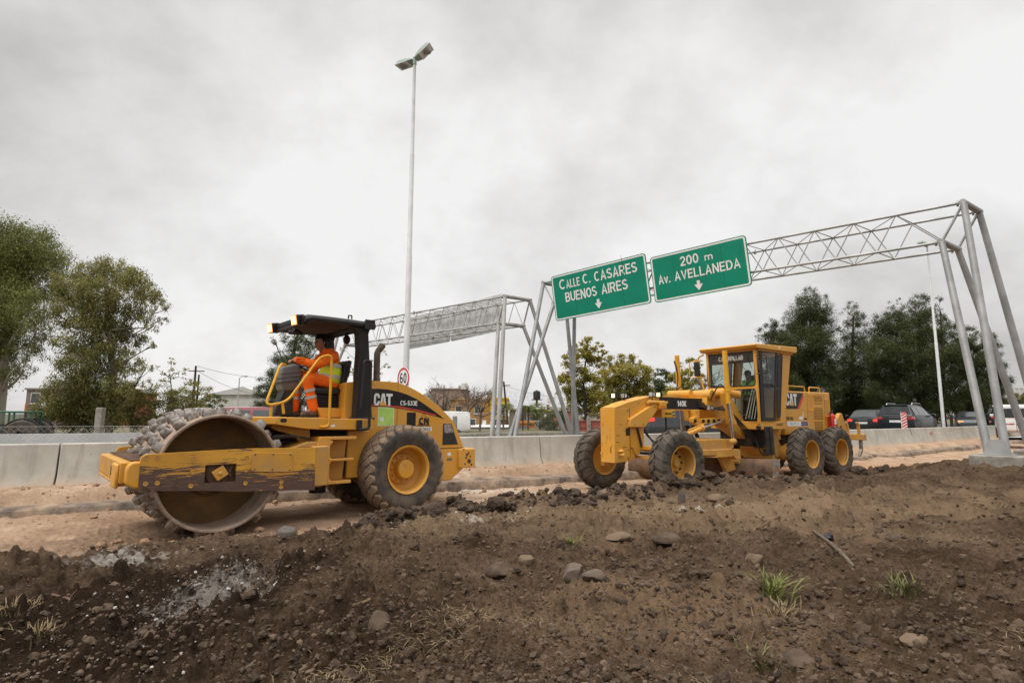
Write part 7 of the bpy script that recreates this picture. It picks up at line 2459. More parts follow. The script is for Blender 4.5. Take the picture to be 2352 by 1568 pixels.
    b = [(1570, 842, 12), (1590, 832, 12), (1608, 845, 10), (1555, 870, 16), (1582, 868, 18), (1608, 872, 14), (1545, 905, 18), (1575, 905, 20), (1605, 905, 16), (1560, 940, 18), (1600, 940, 16)]
    tree('autumn_tree', 'yellow green tree between the far lift cylinder and the cab mirror', base(1580, 45), trunk([(1580, 950), (1580, 890), (1585, 845)], 45), blobs_at(b, 45, 1.0, 13), L_YG, BARKD, 'autumn trees behind the grader', 13, sub=8, per=40, lsz=.17, asp=.6, r0=.12, mat2=L_YEL, grow=1.2)
    tree('shrub', 'light green bush before the white house below the gable', base(1240, 52), trunk([(1240, 970), (1240, 950)], 52), blobs_at([(1225, 950, 16), (1245, 940, 18), (1262, 950, 16), (1235, 968, 16), (1255, 972, 16)], 52, .6, 14), L_YG, BARKD, None, 14, sub=8, per=44, lsz=.13, r0=.08, cat='shrub', mat2=L_GRN)
    tree('shrub', 'dark rounded bush left of the rusty red fence', base(1272, 50), trunk([(1272, 975), (1272, 960)], 50), blobs_at([(1262, 972, 16), (1282, 962, 18), (1300, 972, 14), (1270, 988, 16), (1292, 990, 14), (1290, 950, 12)], 50, .6, 15), L_DKG, BARKD, None, 15, sub=9, per=56, lsz=.12, r0=.08, cat='shrub')
    # the dark pines on the right
    pines = [('leftmost dark pine, short and ragged beside the grader cab roof', 1775, 47, [(1770, 745, 12), (1755, 765, 12), (1790, 760, 14), (1775, 785, 18), (1800, 790, 18), (1770, 820, 20), (1800, 835, 24), (1775, 870, 24), (1805, 890, 24), (1780, 920, 22), (1740, 775, 8)]),
             ('broadest and brightest dark pine, its crown highest behind the cab', 1855, 49, [(1862, 676, 14), (1838, 690, 12), (1885, 685, 12), (1850, 710, 22), (1882, 715, 20), (1825, 735, 20), (1860, 748, 28), (1895, 752, 20), (1815, 775, 22), (1850, 792, 32), (1890, 795, 24), (1825, 835, 28), (1870, 845, 32), (1900, 850, 20), (1840, 890, 30), (1885, 900, 28), (1860, 935, 26)]),
             ('slim dark pine with a gap showing sky left of its trunk', 1955, 52, [(1960, 700, 10), (1945, 715, 9), (1972, 725, 12), (1955, 740, 14), (1935, 755, 10), (1978, 752, 14), (1955, 785, 18), (1990, 790, 20), (1935, 820, 20), (1975, 830, 26), (1925, 870, 24), (1955, 880, 28), (1995, 880, 26), (1930, 920, 24), (1965, 925, 26), (2000, 925, 24)]),
             ('tall dark pine with a forked tip in the middle of the row', 2045, 48, [(2068, 692, 8), (2050, 702, 9), (2075, 715, 12), (2030, 735, 16), (2060, 740, 22), (2020, 765, 18), (2055, 780, 28), (2025, 810, 26), (2065, 825, 28), (2030, 860, 28), (2070, 875, 26), (2040, 915, 28), (2010, 900, 18)]),
             ('dense dark pine standing just left of the white lamp pole', 2110, 50, [(2112, 690, 14), (2095, 705, 12), (2125, 685, 9), (2110, 725, 20), (2135, 730, 16), (2100, 760, 24), (2130, 775, 22), (2105, 805, 28), (2135, 830, 24), (2110, 860, 28), (2130, 895, 26), (2105, 925, 26)]),
             ('dark pine just right of the white lamp pole, tip bent over', 2165, 47, [(2160, 690, 8), (2150, 712, 10), (2165, 735, 12), (2180, 760, 18), (2155, 775, 16), (2190, 790, 20), (2165, 815, 24), (2195, 840, 22), (2165, 870, 26), (2195, 900, 22), (2170, 930, 24)]),
             ('lower dark pine between the gantry legs', 2225, 51, [(2228, 765, 12), (2215, 785, 14), (2242, 790, 14), (2225, 815, 20), (2250, 830, 16), (2220, 855, 22), (2250, 875, 18), (2225, 905, 22), (2245, 930, 20)]),
             ('rightmost dark pine with a spreading branch at its right foot', 2285, 53, [(2272, 775, 10), (2262, 795, 12), (2282, 805, 14), (2270, 835, 18), (2292, 850, 14), (2280, 880, 20), (2308, 878, 13), (2275, 910, 18), (2262, 930, 16), (2300, 895, 10)])]
    for k, (lab, x, Y, bl) in enumerate(pines):
        tree('pine_tree', lab, base(x, Y), trunk([(x, 940), (x + 2, 850), (bl[0][0], bl[0][1] + 12)], Y), blobs_at(bl, Y, 1.3, 20 + k), L_PINE, BARKD, 'dark pines on the right', 20 + k, sub=8.5, per=74, lsz=.19, asp=.22, droop=-.25, flat=.9, r0=.24, shell=.35, grow=1.36)
    tree('shrub', 'green bush at the right edge below the white mansion', base(2335, 56), trunk([(2335, 950), (2335, 925)], 56), blobs_at([(2320, 925, 16), (2345, 912, 20), (2370, 920, 20), (2330, 945, 18), (2360, 945, 20), (2305, 945, 12)], 56, .8, 30), L_GRN, BARKD, None, 30, sub=6, per=60, lsz=.15, r0=.1, cat='shrub', mat2=L_YG)
    # pale undergrowth beneath the pines, a mass nobody could count
    r = np.random.default_rng(77)
    bl = []
    for x in range(1720, 2380, 14):
        bl.append((at(x + random.uniform(-6, 6), 945 + random.uniform(-14, 12), 54 + random.uniform(-1, 1)), .75 + random.random() * .45))
    V, F, _ = crown_mesh(r, [(np.array(c), q) for c, q in bl], 6, 40, .17, .4, .1)
    tag(big_mesh('undergrowth', V, F, leaf_mat('dry_green_undergrowth', (.20, .18, .06), (.075, .08, .03), .5)), kind='stuff')
    # weeds behind the barrier
    r = np.random.default_rng(78)
    for k, (x, y, n, s, h, lab) in enumerate(((1095, 1000, 160, .22, .8, 'tall weeds behind the barrier right of the roller hood'), (1145, 1003, 90, .15, .35, 'small weed clump behind the barrier at the far gantry legs'), (1220, 1003, 90, .2, .3, 'low weed clump behind the barrier below the shop'), (1050, 1004, 90, .3, .25, 'thin weeds behind the barrier below the white van'))):
        p = at(x, y, 16.5)
        v, f = blades(n, s, h, .02, 900 + k)
        o = big_mesh('weeds', v, f, L_GRN); o.location = (p.x, 16.5, .95 if k else .55)
        tag(o, lab, 'weeds')
        o.location.z = .44
        o.scale = (1, 1, 1.0 if k == 0 else 2.4)

    # bare trees
    def bare(lab, x, Y, H, seed, spread=.55):
        rr = random.Random(seed)
        p0 = base(x, Y)
        root = thing('bare_tree', lab, 'tree', p0, 0, 'bare winter trees behind the white van')
        b = MB(); tw = MB()

        def grow(p, d, l, r_, lv):
            q = p + d * l
            m = p.lerp(q, .5) + Vector((rr.gauss(0, .04), rr.gauss(0, .04), 0)) * l
            (b if lv < 2 else tw).tube([p, m, q], [r_, r_ * .88, r_ * .76], 6 if lv < 2 else 3, cap=False)
            if lv >= 6: return
            for _ in range((3 if lv in (2, 3) else 2) if lv else 4):
                nd_ = (d + Vector((rr.gauss(0, spread), rr.gauss(0, spread), rr.gauss(.05, .3)))).normalized()
                grow(q if rr.random() < .7 else m, nd_, l * rr.uniform(.68, .88), max(.012, r_ * .68), lv + 1)
        grow(Vector((0, 0, -.1)), Vector((.05, 0, 1)), H * .27, .11, 0)
        b.build('trunk', TWIG, root)
        tw.build('twigs', TWIG, root)
    bare('spreading bare tree before the brown block, nearest the roller hood', 1020, 46, 4.6, 1)
    bare('bare tree behind the rear of the white van', 1068, 44, 4.2, 2, .65)
    bare('bare tree with a low fork before the yellow house', 1102, 47, 4.4, 3)
    bare('leafless tree with fine twigs left of the cab mirror', 1630, 43, 5.6, 4, .4)
    # little palms by the houses
    for x, Y, h, lab in ((1156, 50, 2.1, 'small palm before the yellow house between the gantry legs'), (1213, 51, 2.0, 'small palm before the shop right of the crossing gantry legs')):
        p0 = base(x, Y); rr = random.Random(x)
        root = thing('palm', lab, 'palm', p0, 0, 'small palms by the houses')
        b = MB(); b.tube([(0, 0, 0), (.03, 0, h * .5), (0, 0, h)], [.09, .075, .07], 8); b.build('trunk', BARK, root)
        VV, FF = [], []
        for k in range(18):
            a = 2 * pi * k / 18 + rr.uniform(-.2, .2); el = rr.uniform(.0, 1.1); L_ = rr.uniform(.8, 1.15)
            prev = None
            for j in range(9):
                t = j / 8
                c = Vector((cos(a) * L_ * t * cos(el * (1 - t)), sin(a) * L_ * t * cos(el * (1 - t)), h + L_ * (sin(el) * t - .75 * t * t)))
                if prev is not None:
                    sd = Vector((-sin(a), cos(a), 0))
                    for s in (1, -1):
                        o = len(VV)
                        VV += [prev, c, c + sd * s * .28 * (1 - .6 * t) + Vector((0, 0, -.14)), prev.lerp(c, .5) + sd * s * .22 * (1 - .6 * t) + Vector((0, 0, -.12))]
                        FF.append((o, o + 1, o + 2, o + 3))
                prev = c
        big_mesh('fronds', [tuple(q) for q in VV], FF, L_GRN, root)


build_trees()


# ================================================================ buildings, poles, fences
def wallmat(n, c, c2=None):
    return M(n, c, .9, col2=c2 or tuple(q * .78 for q in c), scale=.9, bump=.15, bscale=14)


ROOFG = M('grey_roof_sheet', (.40, .41, .42), .7, col2=(.31, .32, .33), scale=.6, stretch=(6, 1, 1))
WGLS = M('house_window', (.05, .055, .06), .15, spec=.7)
WFRM = M('window_frame', (.62, .61, .58), .6)


def house(name, label, x0, x1, ytop, Y, wall, depth=6, windows=(), roof=None, cat='house', door=None, group=None):
    """a block whose front is seen between columns x0 and x1 with its eaves at ytop; windows as (x, y, w, h) in metres on the front"""
    a, c = at(x0, ytop, Y), at(x1, ytop, Y)
    H = a.z - .44
    W = c.x - a.x
    o = thing(name, label, cat, (a.x, Y, .44), 0, group)
    b = MB(); b.box(0, W, 0, depth, -.1, H)
    wl = b.build('wall', wall, o)
    for (wx, wz, ww, wh) in windows:
        b = MB(); b.box(wx - .07, wx + ww + .07, -.05, .02, wz - .07, wz + wh + .07); f = b.build('window', WFRM, o)
        b = MB(); b.box(wx, wx + ww, -.062, -.045, wz, wz + wh)
        b.build('pane', WGLS, f)
        b = MB(); b.box(wx - .12, wx + ww + .12, -.12, 0, wz - .14, wz - .07); b.build('sill', WFRM, f)
    if door:
        wx, ww, wh = door
        b = MB(); b.box(wx, wx + ww, -.06, .0, 0, wh); b.build('door', M('painted_door', (.10, .07, .05), .6), o)
    if roof == 'flat':
        b = MB(); b.box(-.12, W + .12, -.12, depth + .12, H, H + .16); b.build('parapet', wall, o)
    elif roof == 'gable':
        b = MB()
        b.prism([(-.4, H - .1), (W + .4, H - .1), (W / 2, H + W * .26)], -.4, depth + .4, 'y'); b.build('roof', ROOFG, o)
    elif roof == 'slope':
        b = MB()
        for s in (0,):
            b.prism([(-.6, H - .05), (depth + .3, H + depth * .33), (depth + .3, H + depth * .33 + .1), (-.6, H + .06)], -.3, W + .3, 'x'); b.build('roof', ROOFG, o)
            b = MB(); b.prism([(0, H), (depth, H), (depth, H + depth * .31)], .02, W - .02, 'x'); b.build('gable_wall', wall, o)
    return o, W, H


def tank(label, x, ytop, ybot, Y, mat, r):
    t, q = at(x, ytop, Y), at(x, ybot, Y)
    h = t.z - q.z
    o = thing('water_tank', label, 'water tank', q)
    b = MB(); b.lathe([(0, r * .8), (.05, r), (h * .8, r), (h * .88, r * .9), (h * .95, r * .35), (h, r * .35), (h, .001)], 20, ax='z'); b.build('tank', mat, o)
    b = MB()
    for k in range(4): b.lathe([(h * (.15 + .17 * k), r * 1.0), (h * (.17 + .17 * k), r * 1.03), (h * (.19 + .17 * k), r)], 20, ax='z')
    b.build('ribs', mat, o)
    return o, h


def build_town():
    BRICK = wallmat('orange_brick', (.42, .17, .085), (.33, .13, .07))
    house('brick_house', 'orange brick house with one white window seen through the gum tree', 268, 305, 903, 58, BRICK, 4, [(.75, 1.9, .55, .55)], 'flat')
    house('brick_house', 'upper brick storey left of the orange brick house behind leaves', 243, 268, 893, 60, BRICK, 4, [], 'flat')
    o, W, H = house('roadside_house', 'dark house with grey panel and white notice below the tall gum', 62, 140, 895, 50, wallmat('grey_brown_wall', (.24, .19, .17)), 6, [(.5, 2.2, .7, .8)], 'flat')
    b = MB(); b.box(1.2, 1.95, -.05, 0, 1.6, 2.3); b.build('notice', WHT, o)
    b = MB(); b.box(.0, .28, -.04, 0, .3, 2.1); b.build('brick_pier', BRICK, o)
    o, W, H = house('warehouse', 'white warehouse with a low gable roof left of the conifer', 496, 598, 906, 66, wallmat('white_wall', (.62, .61, .58)), 9, [(.4, 1.0, 1.4, .7), (2.4, 1.0, 1.4, .7)], None, 'warehouse')
    b = MB(); b.prism([(-.3, H), (W + .3, H), (W + .3, H + .12), (W * .62, H + .95), (-.3, H + .15)], -.3, 9, 'y'); b.build('roof', M('white_roof_sheet', (.56, .56, .55), .7, stretch=(5, 1, 1)), o)
    tank('silver tank on the roof of the white warehouse', 589, 886, 906, 66, GALV, .42)
    # brown block behind the hood
    o, W, H = house('apartment_block', 'plain brown block with a white tower tank behind the roller hood', 990, 1068, 894, 70, wallmat('brown_render', (.36, .27, .215), (.27, .2, .165)), 8, [(2.4, 2.7, .5, .35)], 'flat', 'building')
    b = MB(); b.prism([(-1.9, H - 1.0), (0, H - .1), (0, 0), (-1.9, 0)], .5, 6, 'y'); b.build('lean_to', wallmat('pale_gable', (.55, .53, .5)), o)
    b = MB(); b.box(W - .9, W + .3, 1, 2.2, H, H + .55); b.build('tank_base', wallmat('tank_tower', (.45, .41, .36)), o)
    tank('white roof tank on the brown block', 1066, 877, 895, 70, M('white_tank', (.62, .62, .60), .7), .42)
    o, W, H = house('ochre_house', 'long ochre house behind bare branches left of the yellow front', 1034, 1128, 918, 60, wallmat('ochre_wall', (.46, .27, .085), (.38, .22, .08)), 6, [(.6, 1.5, .6, .7), (2.6, 1.5, .6, .7)], 'flat')
    o, W, H = house('yellow_house', 'bright yellow house front between the gantry legs', 1126, 1166, 916, 59, wallmat('yellow_wall', (.72, .50, .045), (.64, .44, .04)), 6, [(.9, 1.35, .6, .75)], 'flat')
    b = MB(); b.box(-.35, .25, .6, 1.2, H, H + .55); b.box(-.42, .32, .54, 1.26, H + .55, H + .72); b.box(-.15, .05, .8, 1.0, H + .72, H + .9); b.build('chimney', CONC2, o)
    b = MB(); b.box(0, W, -.8, .02, .75, .85)
    for k in range(9): b.box(.1 + k * (W - .2) / 8, .13 + k * (W - .2) / 8, -.8, -.76, .85, 1.4)
    b.box(0, W, -.8, -.76, 1.38, 1.42); b.build('balcony_railing', DGR, o)
    WW = wallmat('white_house_wall', (.60, .59, .56))
    o, W, H = house('white_house', 'white two storey house with a grey sheet roof behind the crossing gantry legs', 1170, 1250, 940, 62, WW, 6, [(.9, .75, .9, .9), (2.5, .75, .6, .7)], 'slope')
    b = MB(); b.box(.6, 2.1, -.9, 0, .05, .7); b.build('maroon_balcony', wallmat('maroon_panel', (.20, .03, .035)), o)
    b = MB()
    for k in range(6): b.box(1.0 + .13 * k, 1.03 + .13 * k, -.08, -.06, .75, 1.65)
    b.build('window_bars', WFRM, o)
    o, W, H = house('orange_shop', 'small orange shop front with grey shutter', 1184, 1228, 972, 56, wallmat('orange_render', (.62, .22, .03)), 4, [], 'flat', 'shop')
    b = MB(); b.box(.25, 1.25, -.05, 0, 0, H - .25); b.build('shutter', M('grey_shutter', (.20, .21, .21), .7, stretch=(1, 1, 20)), o)
    b = MB(); b.box(.85, 1.05, -.06, -.051, .5, .75); b.build('yellow_notice', DECY, o)
    o, W, H = house('low_shops', 'low maroon shops with white awning behind the weeds', 1060, 1166, 978, 55, wallmat('maroon_wall', (.15, .04, .04)), 4, [(.8, .2, .5, .7), (3.2, .2, .5, .7)], None, 'shop')
    b = MB(); b.prism([(-.8, H - .12), (.2, H + .08), (.2, H + .14), (-.8, H - .05)], -.1, W + .1, 'x'); b.build('awning', WHT, o)
    for x_ in (.35, 2.0, 2.75):
        b = MB(); b.box(x_, x_ + .35, -.04, 0, 0, .8); b.build('door', WHT, o)
    o, W, H = house('brick_house', 'orange brick house with a white sheet roof left of the autumn tree', 1262, 1315, 944, 63, BRICK, 5, [(1.0, 1.2, .5, .6)], None)
    b = MB(); b.prism([(-.2, H), (W + .2, H), (W + .2, H + .3), (-.2, H + .55)], -.2, 5, 'y'); b.build('roof', M('white_sheet', (.58, .57, .55), .7), o)
    b = MB(); b.box(-.55, .05, .5, 1.1, H - .3, H + .75); b.build('chimney', BRICK, o)
    tank('white roof tank above the orange brick house', 1266, 909, 925, 64, M('white_tank_b', (.62, .62, .60), .7), .42)
    o, h = tank('black water tank on a thin stand above the white house', 1233, 896, 917, 63, M('black_tank', (.03, .03, .032), .5), .40)
    b = MB(); b.box(-.6, .6, -.3, .3, -.08, 0); b.tube([(0, 0, -1.2), (0, 0, -.08)], .12, 8); b.build('stand', RUST, o)
    o, W, H = house('mansion', 'white mansion with arched windows and battlements at the right edge', 2286, 2400, 893, 85, wallmat('mansion_white', (.66, .65, .62)), 8, [], None, 'building')
    b = MB()
    for k in range(10): b.box(k * .75, k * .75 + .4, -.05, .3, H, H + .18)
    b.build('battlements', wallmat('mansion_trim', (.5, .45, .4)), o)
    for k in range(5):
        b = MB(); b.prism([(.55 + 1.15 * k, H - 1.3), (.95 + 1.15 * k, H - 1.3), (.95 + 1.15 * k, H - .75)] + arc((.75 + 1.15 * k, H - .75), .2, 0, 180, 8), -.03, 0, 'y'); f = b.build('window', M('dark_arch', (.12, .06, .05), .7), o)
    # rusty red sheet fence
    a, c = at(1303, 965, 40), at(1408, 967, 40)
    o = thing('sheet_fence', 'rusty red sheet metal fence left of the grader push block', 'fence', (a.x, 40, .44))
    W, H = c.x - a.x, a.z - .44
    RF = M('rusty_red_sheet', (.36, .095, .055), .75, col2=(.27, .07, .045), scale=1.5)
    b = MB(); b.box(0, W, 0, .04, -.1, H); b.build('sheets', RF, o)
    b = MB()
    for k in range(5): b.box(k * W / 4 - .03, k * W / 4 + .03, -.05, 0, 0, H)
    b.box(0, W, -.05, 0, H - .07, H + .02); b.box(0, W, -.05, 0, H * .5 - .03, H * .5 + .03); b.build('frame', RF, o)

    # wooden poles and wires
    def pole(label, x, yt, Y, lean=0.0, r_=.11, arms=True):
        t = at(x, yt, Y)
        o = thing('utility_pole', label, 'utility pole', (t.x - lean * (t.z - .44), Y, .44), 0, 'wooden utility poles')
        h = t.z - .44
        b = MB(); b.tube([(0, 0, 0), (lean * h, 0, h)], [r_, r_ * .75], 8); b.build('shaft', BARKD, o)
        if arms:
            b = MB(); b.tube([(lean * h * .92 - .6, 0, h * .92), (lean * h * .92 + .6, .3, h * .92)], .045, 6); b.build('cross_arm', BARKD, o)
        return t
    p1 = pole('straight wooden pole above the rusty shrub left of the drum', 450, 840, 48)
    pole('shorter wooden pole just right of the straight one', 457, 860, 52, 0, .1, False)
    p2 = pole('leaning wooden pole by the yellow house', 1157, 876, 56, -.10)
    p3 = pole('thin grey pole before the white house', 1201, 930, 50, 0, .07, False)
    p4 = pole('thin pole rising from the brown block', 1020, 884, 66, 0, .08, False)
    for k, (a_, c_, lab) in enumerate(((p1, at(760, 852, 60), 'overhead wire from the left wooden pole to the conifer'), (p1 + Vector((.3, 0, -.5)), at(700, 905, 50), 'lower overhead wire from the left wooden pole'), (at(920, 895, 55), p2 + Vector((0, 0, -.4)), 'overhead wire running to the leaning pole'), (p2 + Vector((0, 0, -.4)), at(1420, 905, 70), 'overhead wire right of the leaning pole'))):
        b = MB()
        b.tube([a_.lerp(c_, t / 10) - Vector((0, 0, .9 * (1 - (2 * t / 10 - 1) ** 2))) for t in range(11)], .013, 4)
        tag(b.build('overhead_wire', BLK), lab, 'wire')
    # fence posts and chain link in the median
    PO = CONC2
    for x, yt, Y, w_, lab in ((232, 936, 15.5, .085, 'stout grey concrete fence post behind the left barrier'), (1045, 955, 21, .08, 'grey concrete fence post right of the white van'), (1352, 958, 24, .08, 'grey concrete fence post before the rusty red fence'),
                              (2012 + 13, 948, 46, .06, 'thin dark post left of the dark cars'), (2184, 952, 38, .07, 'dark bollard post left of the oncoming car'), (2246, 958, 38, .07, 'dark bollard post before the oncoming car')):
        t = at(x, yt, Y)
        b = MB(); b.box(-w_, w_, -w_, w_, 0, t.z - .44)
        o = b.build('fence_post', PO if x < 1500 else BARKD, bevel=.02); o.location = (t.x, Y, .44)
        tag(o, lab, 'post', 'posts behind the barrier')
    WM = M('fence_wire', (.38, .38, .37), .6)

    def chain(label, X0, X1, t, z0, h, sp=.11):
        b = MB()
        L_ = X1 - X0
        P = lambda s, z: on_bar(X0 + s, t, z0 + z)
        s = -h
        while s < L_:
            for dr in (1, -1):
                a0, a1 = max(s, 0), min(s + h, L_)
                if a1 > a0:
                    za, zb = (a0 - s, a1 - s) if dr > 0 else (h - (a0 - s), h - (a1 - s))
                    b.tube([P(a0, za), P(a1, zb)], .0022, 3, cap=False)
            s += sp
        b.tube([P(L_ * k / 8, h) for k in range(9)], .004, 4)
        tag(b.build('chain_link_fence', WM), label, 'fence', 'chain link fences')
    chain('sagging chain link fence before the white wall at far left', -13.2, -5.6, -1.6, .44, .98)
    chain('chain link fence in the median below the gantry feet', -2.5, 6.5, -6.2, .44, 1.35)
    chain('chain link fence in the median behind the grader', 6.7, 16, -6.2, .44, 1.35)
    # long low white wall behind the left barrier
    a = on_bar(-14, -2.6, .44)
    b = MB()
    rows = []
    for X_ in np.linspace(-15, -7.4, 8):
        p = on_bar(X_, -2.6, 0)
        rows.append([Vector((p.x, p.y, .4)), Vector((p.x, p.y, 1.24)), Vector((p.x + .05, p.y + .15, 1.24)), Vector((p.x + .05, p.y + .15, .4))])
    b.loft(rows); tag(b.build('low_wall', wallmat('whitewash', (.66, .655, .64))), 'long low white wall behind the left barrier and wire fence', 'wall')


build_town()


# ================================================================ vehicles in the lanes
def car(name, label, cat, px_, Y, z, rz, paint, L=4.4, W=1.78, H=1.5, style='suv', lit=False, plate='', group='vehicles in the lanes'):
    p = at(px_, 960, Y)
    o = thing(name, label, cat, (p.x, Y, z), rz, group)
    h, l = H, L / 2
    if style == 'suv':
        st = [(-1.0, .62, .60, .86), (-.985, .66, .62, .92), (-.90, .97, .64, .74), (-.78, .995, .64, .72), (-.25, 1.0, .64, .72), (.14, .965, .64, .72), (.46, .66, .635, .90), (.52, .645, .63, .92), (.93, .56, .54, .90), (1.0, .44, .43, .80)]
    elif style == 'hatch':
        st = [(-1.0, .60, .58, .84), (-.98, .66, .64, .90), (-.80, .93, .65, .72), (-.60, .985, .65, .72), (-.12, 1.0, .65, .72), (.08, .975, .65, .72), (.46, .68, .64, .90), (.54, .655, .63, .92), (.93, .54, .52, .90), (1.0, .42, .41, .80)]
    elif style == 'sedan':
        st = [(-1.0, .62, .60, .84), (-.97, .70, .68, .90), (-.62, .74, .69, .88), (-.34, .97, .66, .70), (-.10, 1.0, .65, .70), (.12, .975, .65, .70), (.46, .68, .64, .88), (.52, .66, .63, .90), (.93, .56, .54, .90), (1.0, .42, .41, .80)]
    else:   # van
        st = [(-1.0, .50, .48, .93), (-.985, .95, .55, .86), (-.95, .985, .55, .84), (-.5, 1.0, .55, .84), (0, 1.0, .55, .84), (.42, .97, .55, .82), (.72, .60, .54, .90), (.78, .58, .53, .92), (.97, .48, .46, .90), (1.0, .36, .35, .8)]
    rows = []
    hw = W / 2
    for x_, zr, zb, wr in st:
        e = 1.0 if abs(x_) < .9 else .965 if abs(x_) < .99 else .90
        lo_ = .16 * h if abs(x_) < .95 else .24 * h
        zb_, zr_ = zb * h, zr * h
        half = [(hw * .86 * e, lo_), (hw * .985 * e, lo_ + .08 * h), (hw * 1.0 * e, .40 * h), (hw * .985 * e, zb_), (hw * wr * e + .0, zb_ + (zr_ - zb_) * .86), (hw * wr * e * .93, zb_ + (zr_ - zb_) * .97), (hw * wr * e * .55, zr_)]
        ring = [Vector((x_ * l, y_, z_)) for y_, z_ in half] + [Vector((x_ * l, -y_, z_)) for y_, z_ in half[::-1]]
        rows.append(ring)
    b = MB(); b.loft(rows)
    bd = b.build('body', paint, o, angle=38)
    md = bd.modifiers.new('bevel', 'BEVEL'); md.width = .03; md.segments = 2; md.limit_method = 'ANGLE'; md.angle_limit = radians(30)

    def st_at(x_):
        for i in range(len(st) - 1):
            if st[i][0] <= x_ <= st[i + 1][0]:
                f = (x_ - st[i][0]) / (st[i + 1][0] - st[i][0])
                return [st[i][k] + f * (st[i + 1][k] - st[i][k]) for k in range(4)]
    # side glass follows the body between belt and roof
    gl = {'suv': [(-.86, -.52), (-.49, -.10), (-.06, .30)], 'hatch': [(-.70, -.30), (-.26, .30)], 'sedan': [(-.42, -.12), (-.08, .28)], 'van': [(.20, .56)] if style == 'van' and L > 4.6 else [(-.85, -.35), (-.28, .15), (.2, .56)]}[style]
    for s in (1, -1):
        for g0, g1 in gl:
            b = MB(); rws = []
            for k in range(6):
                x_ = g0 + (g1 - g0) * k / 5
                _, zr, zb, wr = st_at(x_)
                zb_, zr_ = zb * h, zr * h
                if zr_ - zb_ < .08: continue
                y0, y1 = hw * .985, hw * wr
                p_ = lambda t: Vector((x_ * l, s * (y0 + (y1 - y0) * t + .006), zb_ + (zr_ - zb_) * .86 * t))
                rws.append([p_(.10), p_(.92)])
            b.loft(rws, cap=False, closed=False); b.build('side_window', CGLS, o)
    def cross(i, name, t0, t1, mat, wf=.9, off=.012):
        (xa, za, ba, wa), (xb, zb, bb, wb) = st[i], st[i + 1]
        q = []
        for t in (t0, t1):
            x_ = xa + (xb - xa) * t; z_ = za + (zb - za) * t; w_ = (wa + (wb - wa) * t) * hw * wf
            if xa < 0: q.append((Vector((x_ * l - off, w_, z_ * h - .02 * h * t + off * .5)), Vector((x_ * l - off, -w_, z_ * h - .02 * h * t + off * .5)), Vector((x_ * l - off - .02, 0, z_ * h + .01 + off))))
            else: q.append((Vector((x_ * l + off, w_, z_ * h - .02 * h + off)), Vector((x_ * l + off, -w_, z_ * h - .02 * h + off)), Vector((x_ * l + off + .02, 0, z_ * h + .012 + off))))
        b = MB(); b.loft([[q[0][0], q[0][2], q[0][1]], [q[1][0], q[1][2], q[1][1]]], cap=False, closed=False)
        return b.build(name, mat, o)
    if style in ('suv', 'hatch'): cross(1, 'rear_window', .10, .93, CGLS)
    if style == 'sedan': cross(2, 'rear_window', .08, .9, CGLS)
    i = 5
    cross(i, 'windscreen', .08, .92, CGLS)
    if style == 'van':
        for s in (1, -1):
            b = MB(); b.box(-l - .012, -l + .05, min(.06 * s, .70 * hw * s), max(.06 * s, .70 * hw * s), h * .60, h * .88); b.build('rear_window', CGLS, o, bevel=.02)
        b = MB(); b.box(-l - .010, -l + .05, -.01, .01, h * .2, h * .92); b.build('door_gap', BLK, o)
        b = MB(); b.box(-l - .012, -l + .05, .1, hw * .75, h * .40, h * .43); b.box(-l - .012, -l + .05, -hw * .75, -.1, h * .40, h * .43); b.build('red_strip', TAIL, o)
    for s in (1, -1):
        b = MB()
        zt = {'suv': .56, 'hatch': .56, 'sedan': .56, 'van': .40}[style] * h
        if style == 'van': b.box(-l - .01, -l + .10, s * hw * .90 - .05, s * hw * .90 + .05, zt - .12, zt + .22)
        else: b.box(-l - .005, -l + .24, s * hw * .80 - .15, s * hw * .80 + .15, zt - .07, zt + .09)
        b.build('tail_light', TAILL if lit else TAIL, o, bevel=.03)
        b = MB(); b.box(l - .26, l - .03, s * hw * .72 - .17, s * hw * .72 + .17, h * .44, h * .51); b.build('headlight', LITA if (lit and style == 'sedan') else LENS, o, bevel=.03)
        b = MB(); b.box(.38 * l, .46 * l, s * (hw + .02), s * (hw + .20), h * .64, h * .72); b.build('mirror', paint, o, bevel=.03)
        for x_ in (-.60, .60):
            w_ = D.objects.new('wheel', None); COL.objects.link(w_); w_.parent = o; w_.location = (x_ * l, s * (hw - .10), .33)
            b = MB(); b.lathe([(-.10, .20), (-.10, .30), (-.07, .33), (.07, .33), (.10, .30), (.10, .20)], 24, close=True); b.build('tyre', RUB, w_)
            b = MB(); b.lathe([(.08 * s, .001), (.06 * s, .08), (.085 * s, .20)], 20); b.build('rim', STL, w_)
    b = MB(); b.box(-l - .02, -l + .03, -.27, .27, h * .44, h * .44 + .12); pl = b.build('number_plate', PLAT, o)
    if style == 'suv':
        for s in (1, -1):
            b = MB(); b.tube(bend([(-.62 * l, s * hw * .66, h * .985), (-.58 * l, s * hw * .66, h * 1.04), (.05 * l, s * hw * .66, h * 1.035), (.10 * l, s * hw * .66, h * .98)], .06), .022, 8); b.build('roof_rail', CHR, o)
        b = MB(); b.box(-.95 * l, -.86 * l, -hw * .62, hw * .62, h * .965, h * .985); b.build('roof_spoiler', paint, o, bevel=.01)
    if style in ('suv', 'hatch'):
        b = MB(); b.box(-l - .02, -l + .06, -.28, .28, h * .585, h * .60); b.build('trim_bar', CHR, o)
    return o


ROADZ = .44


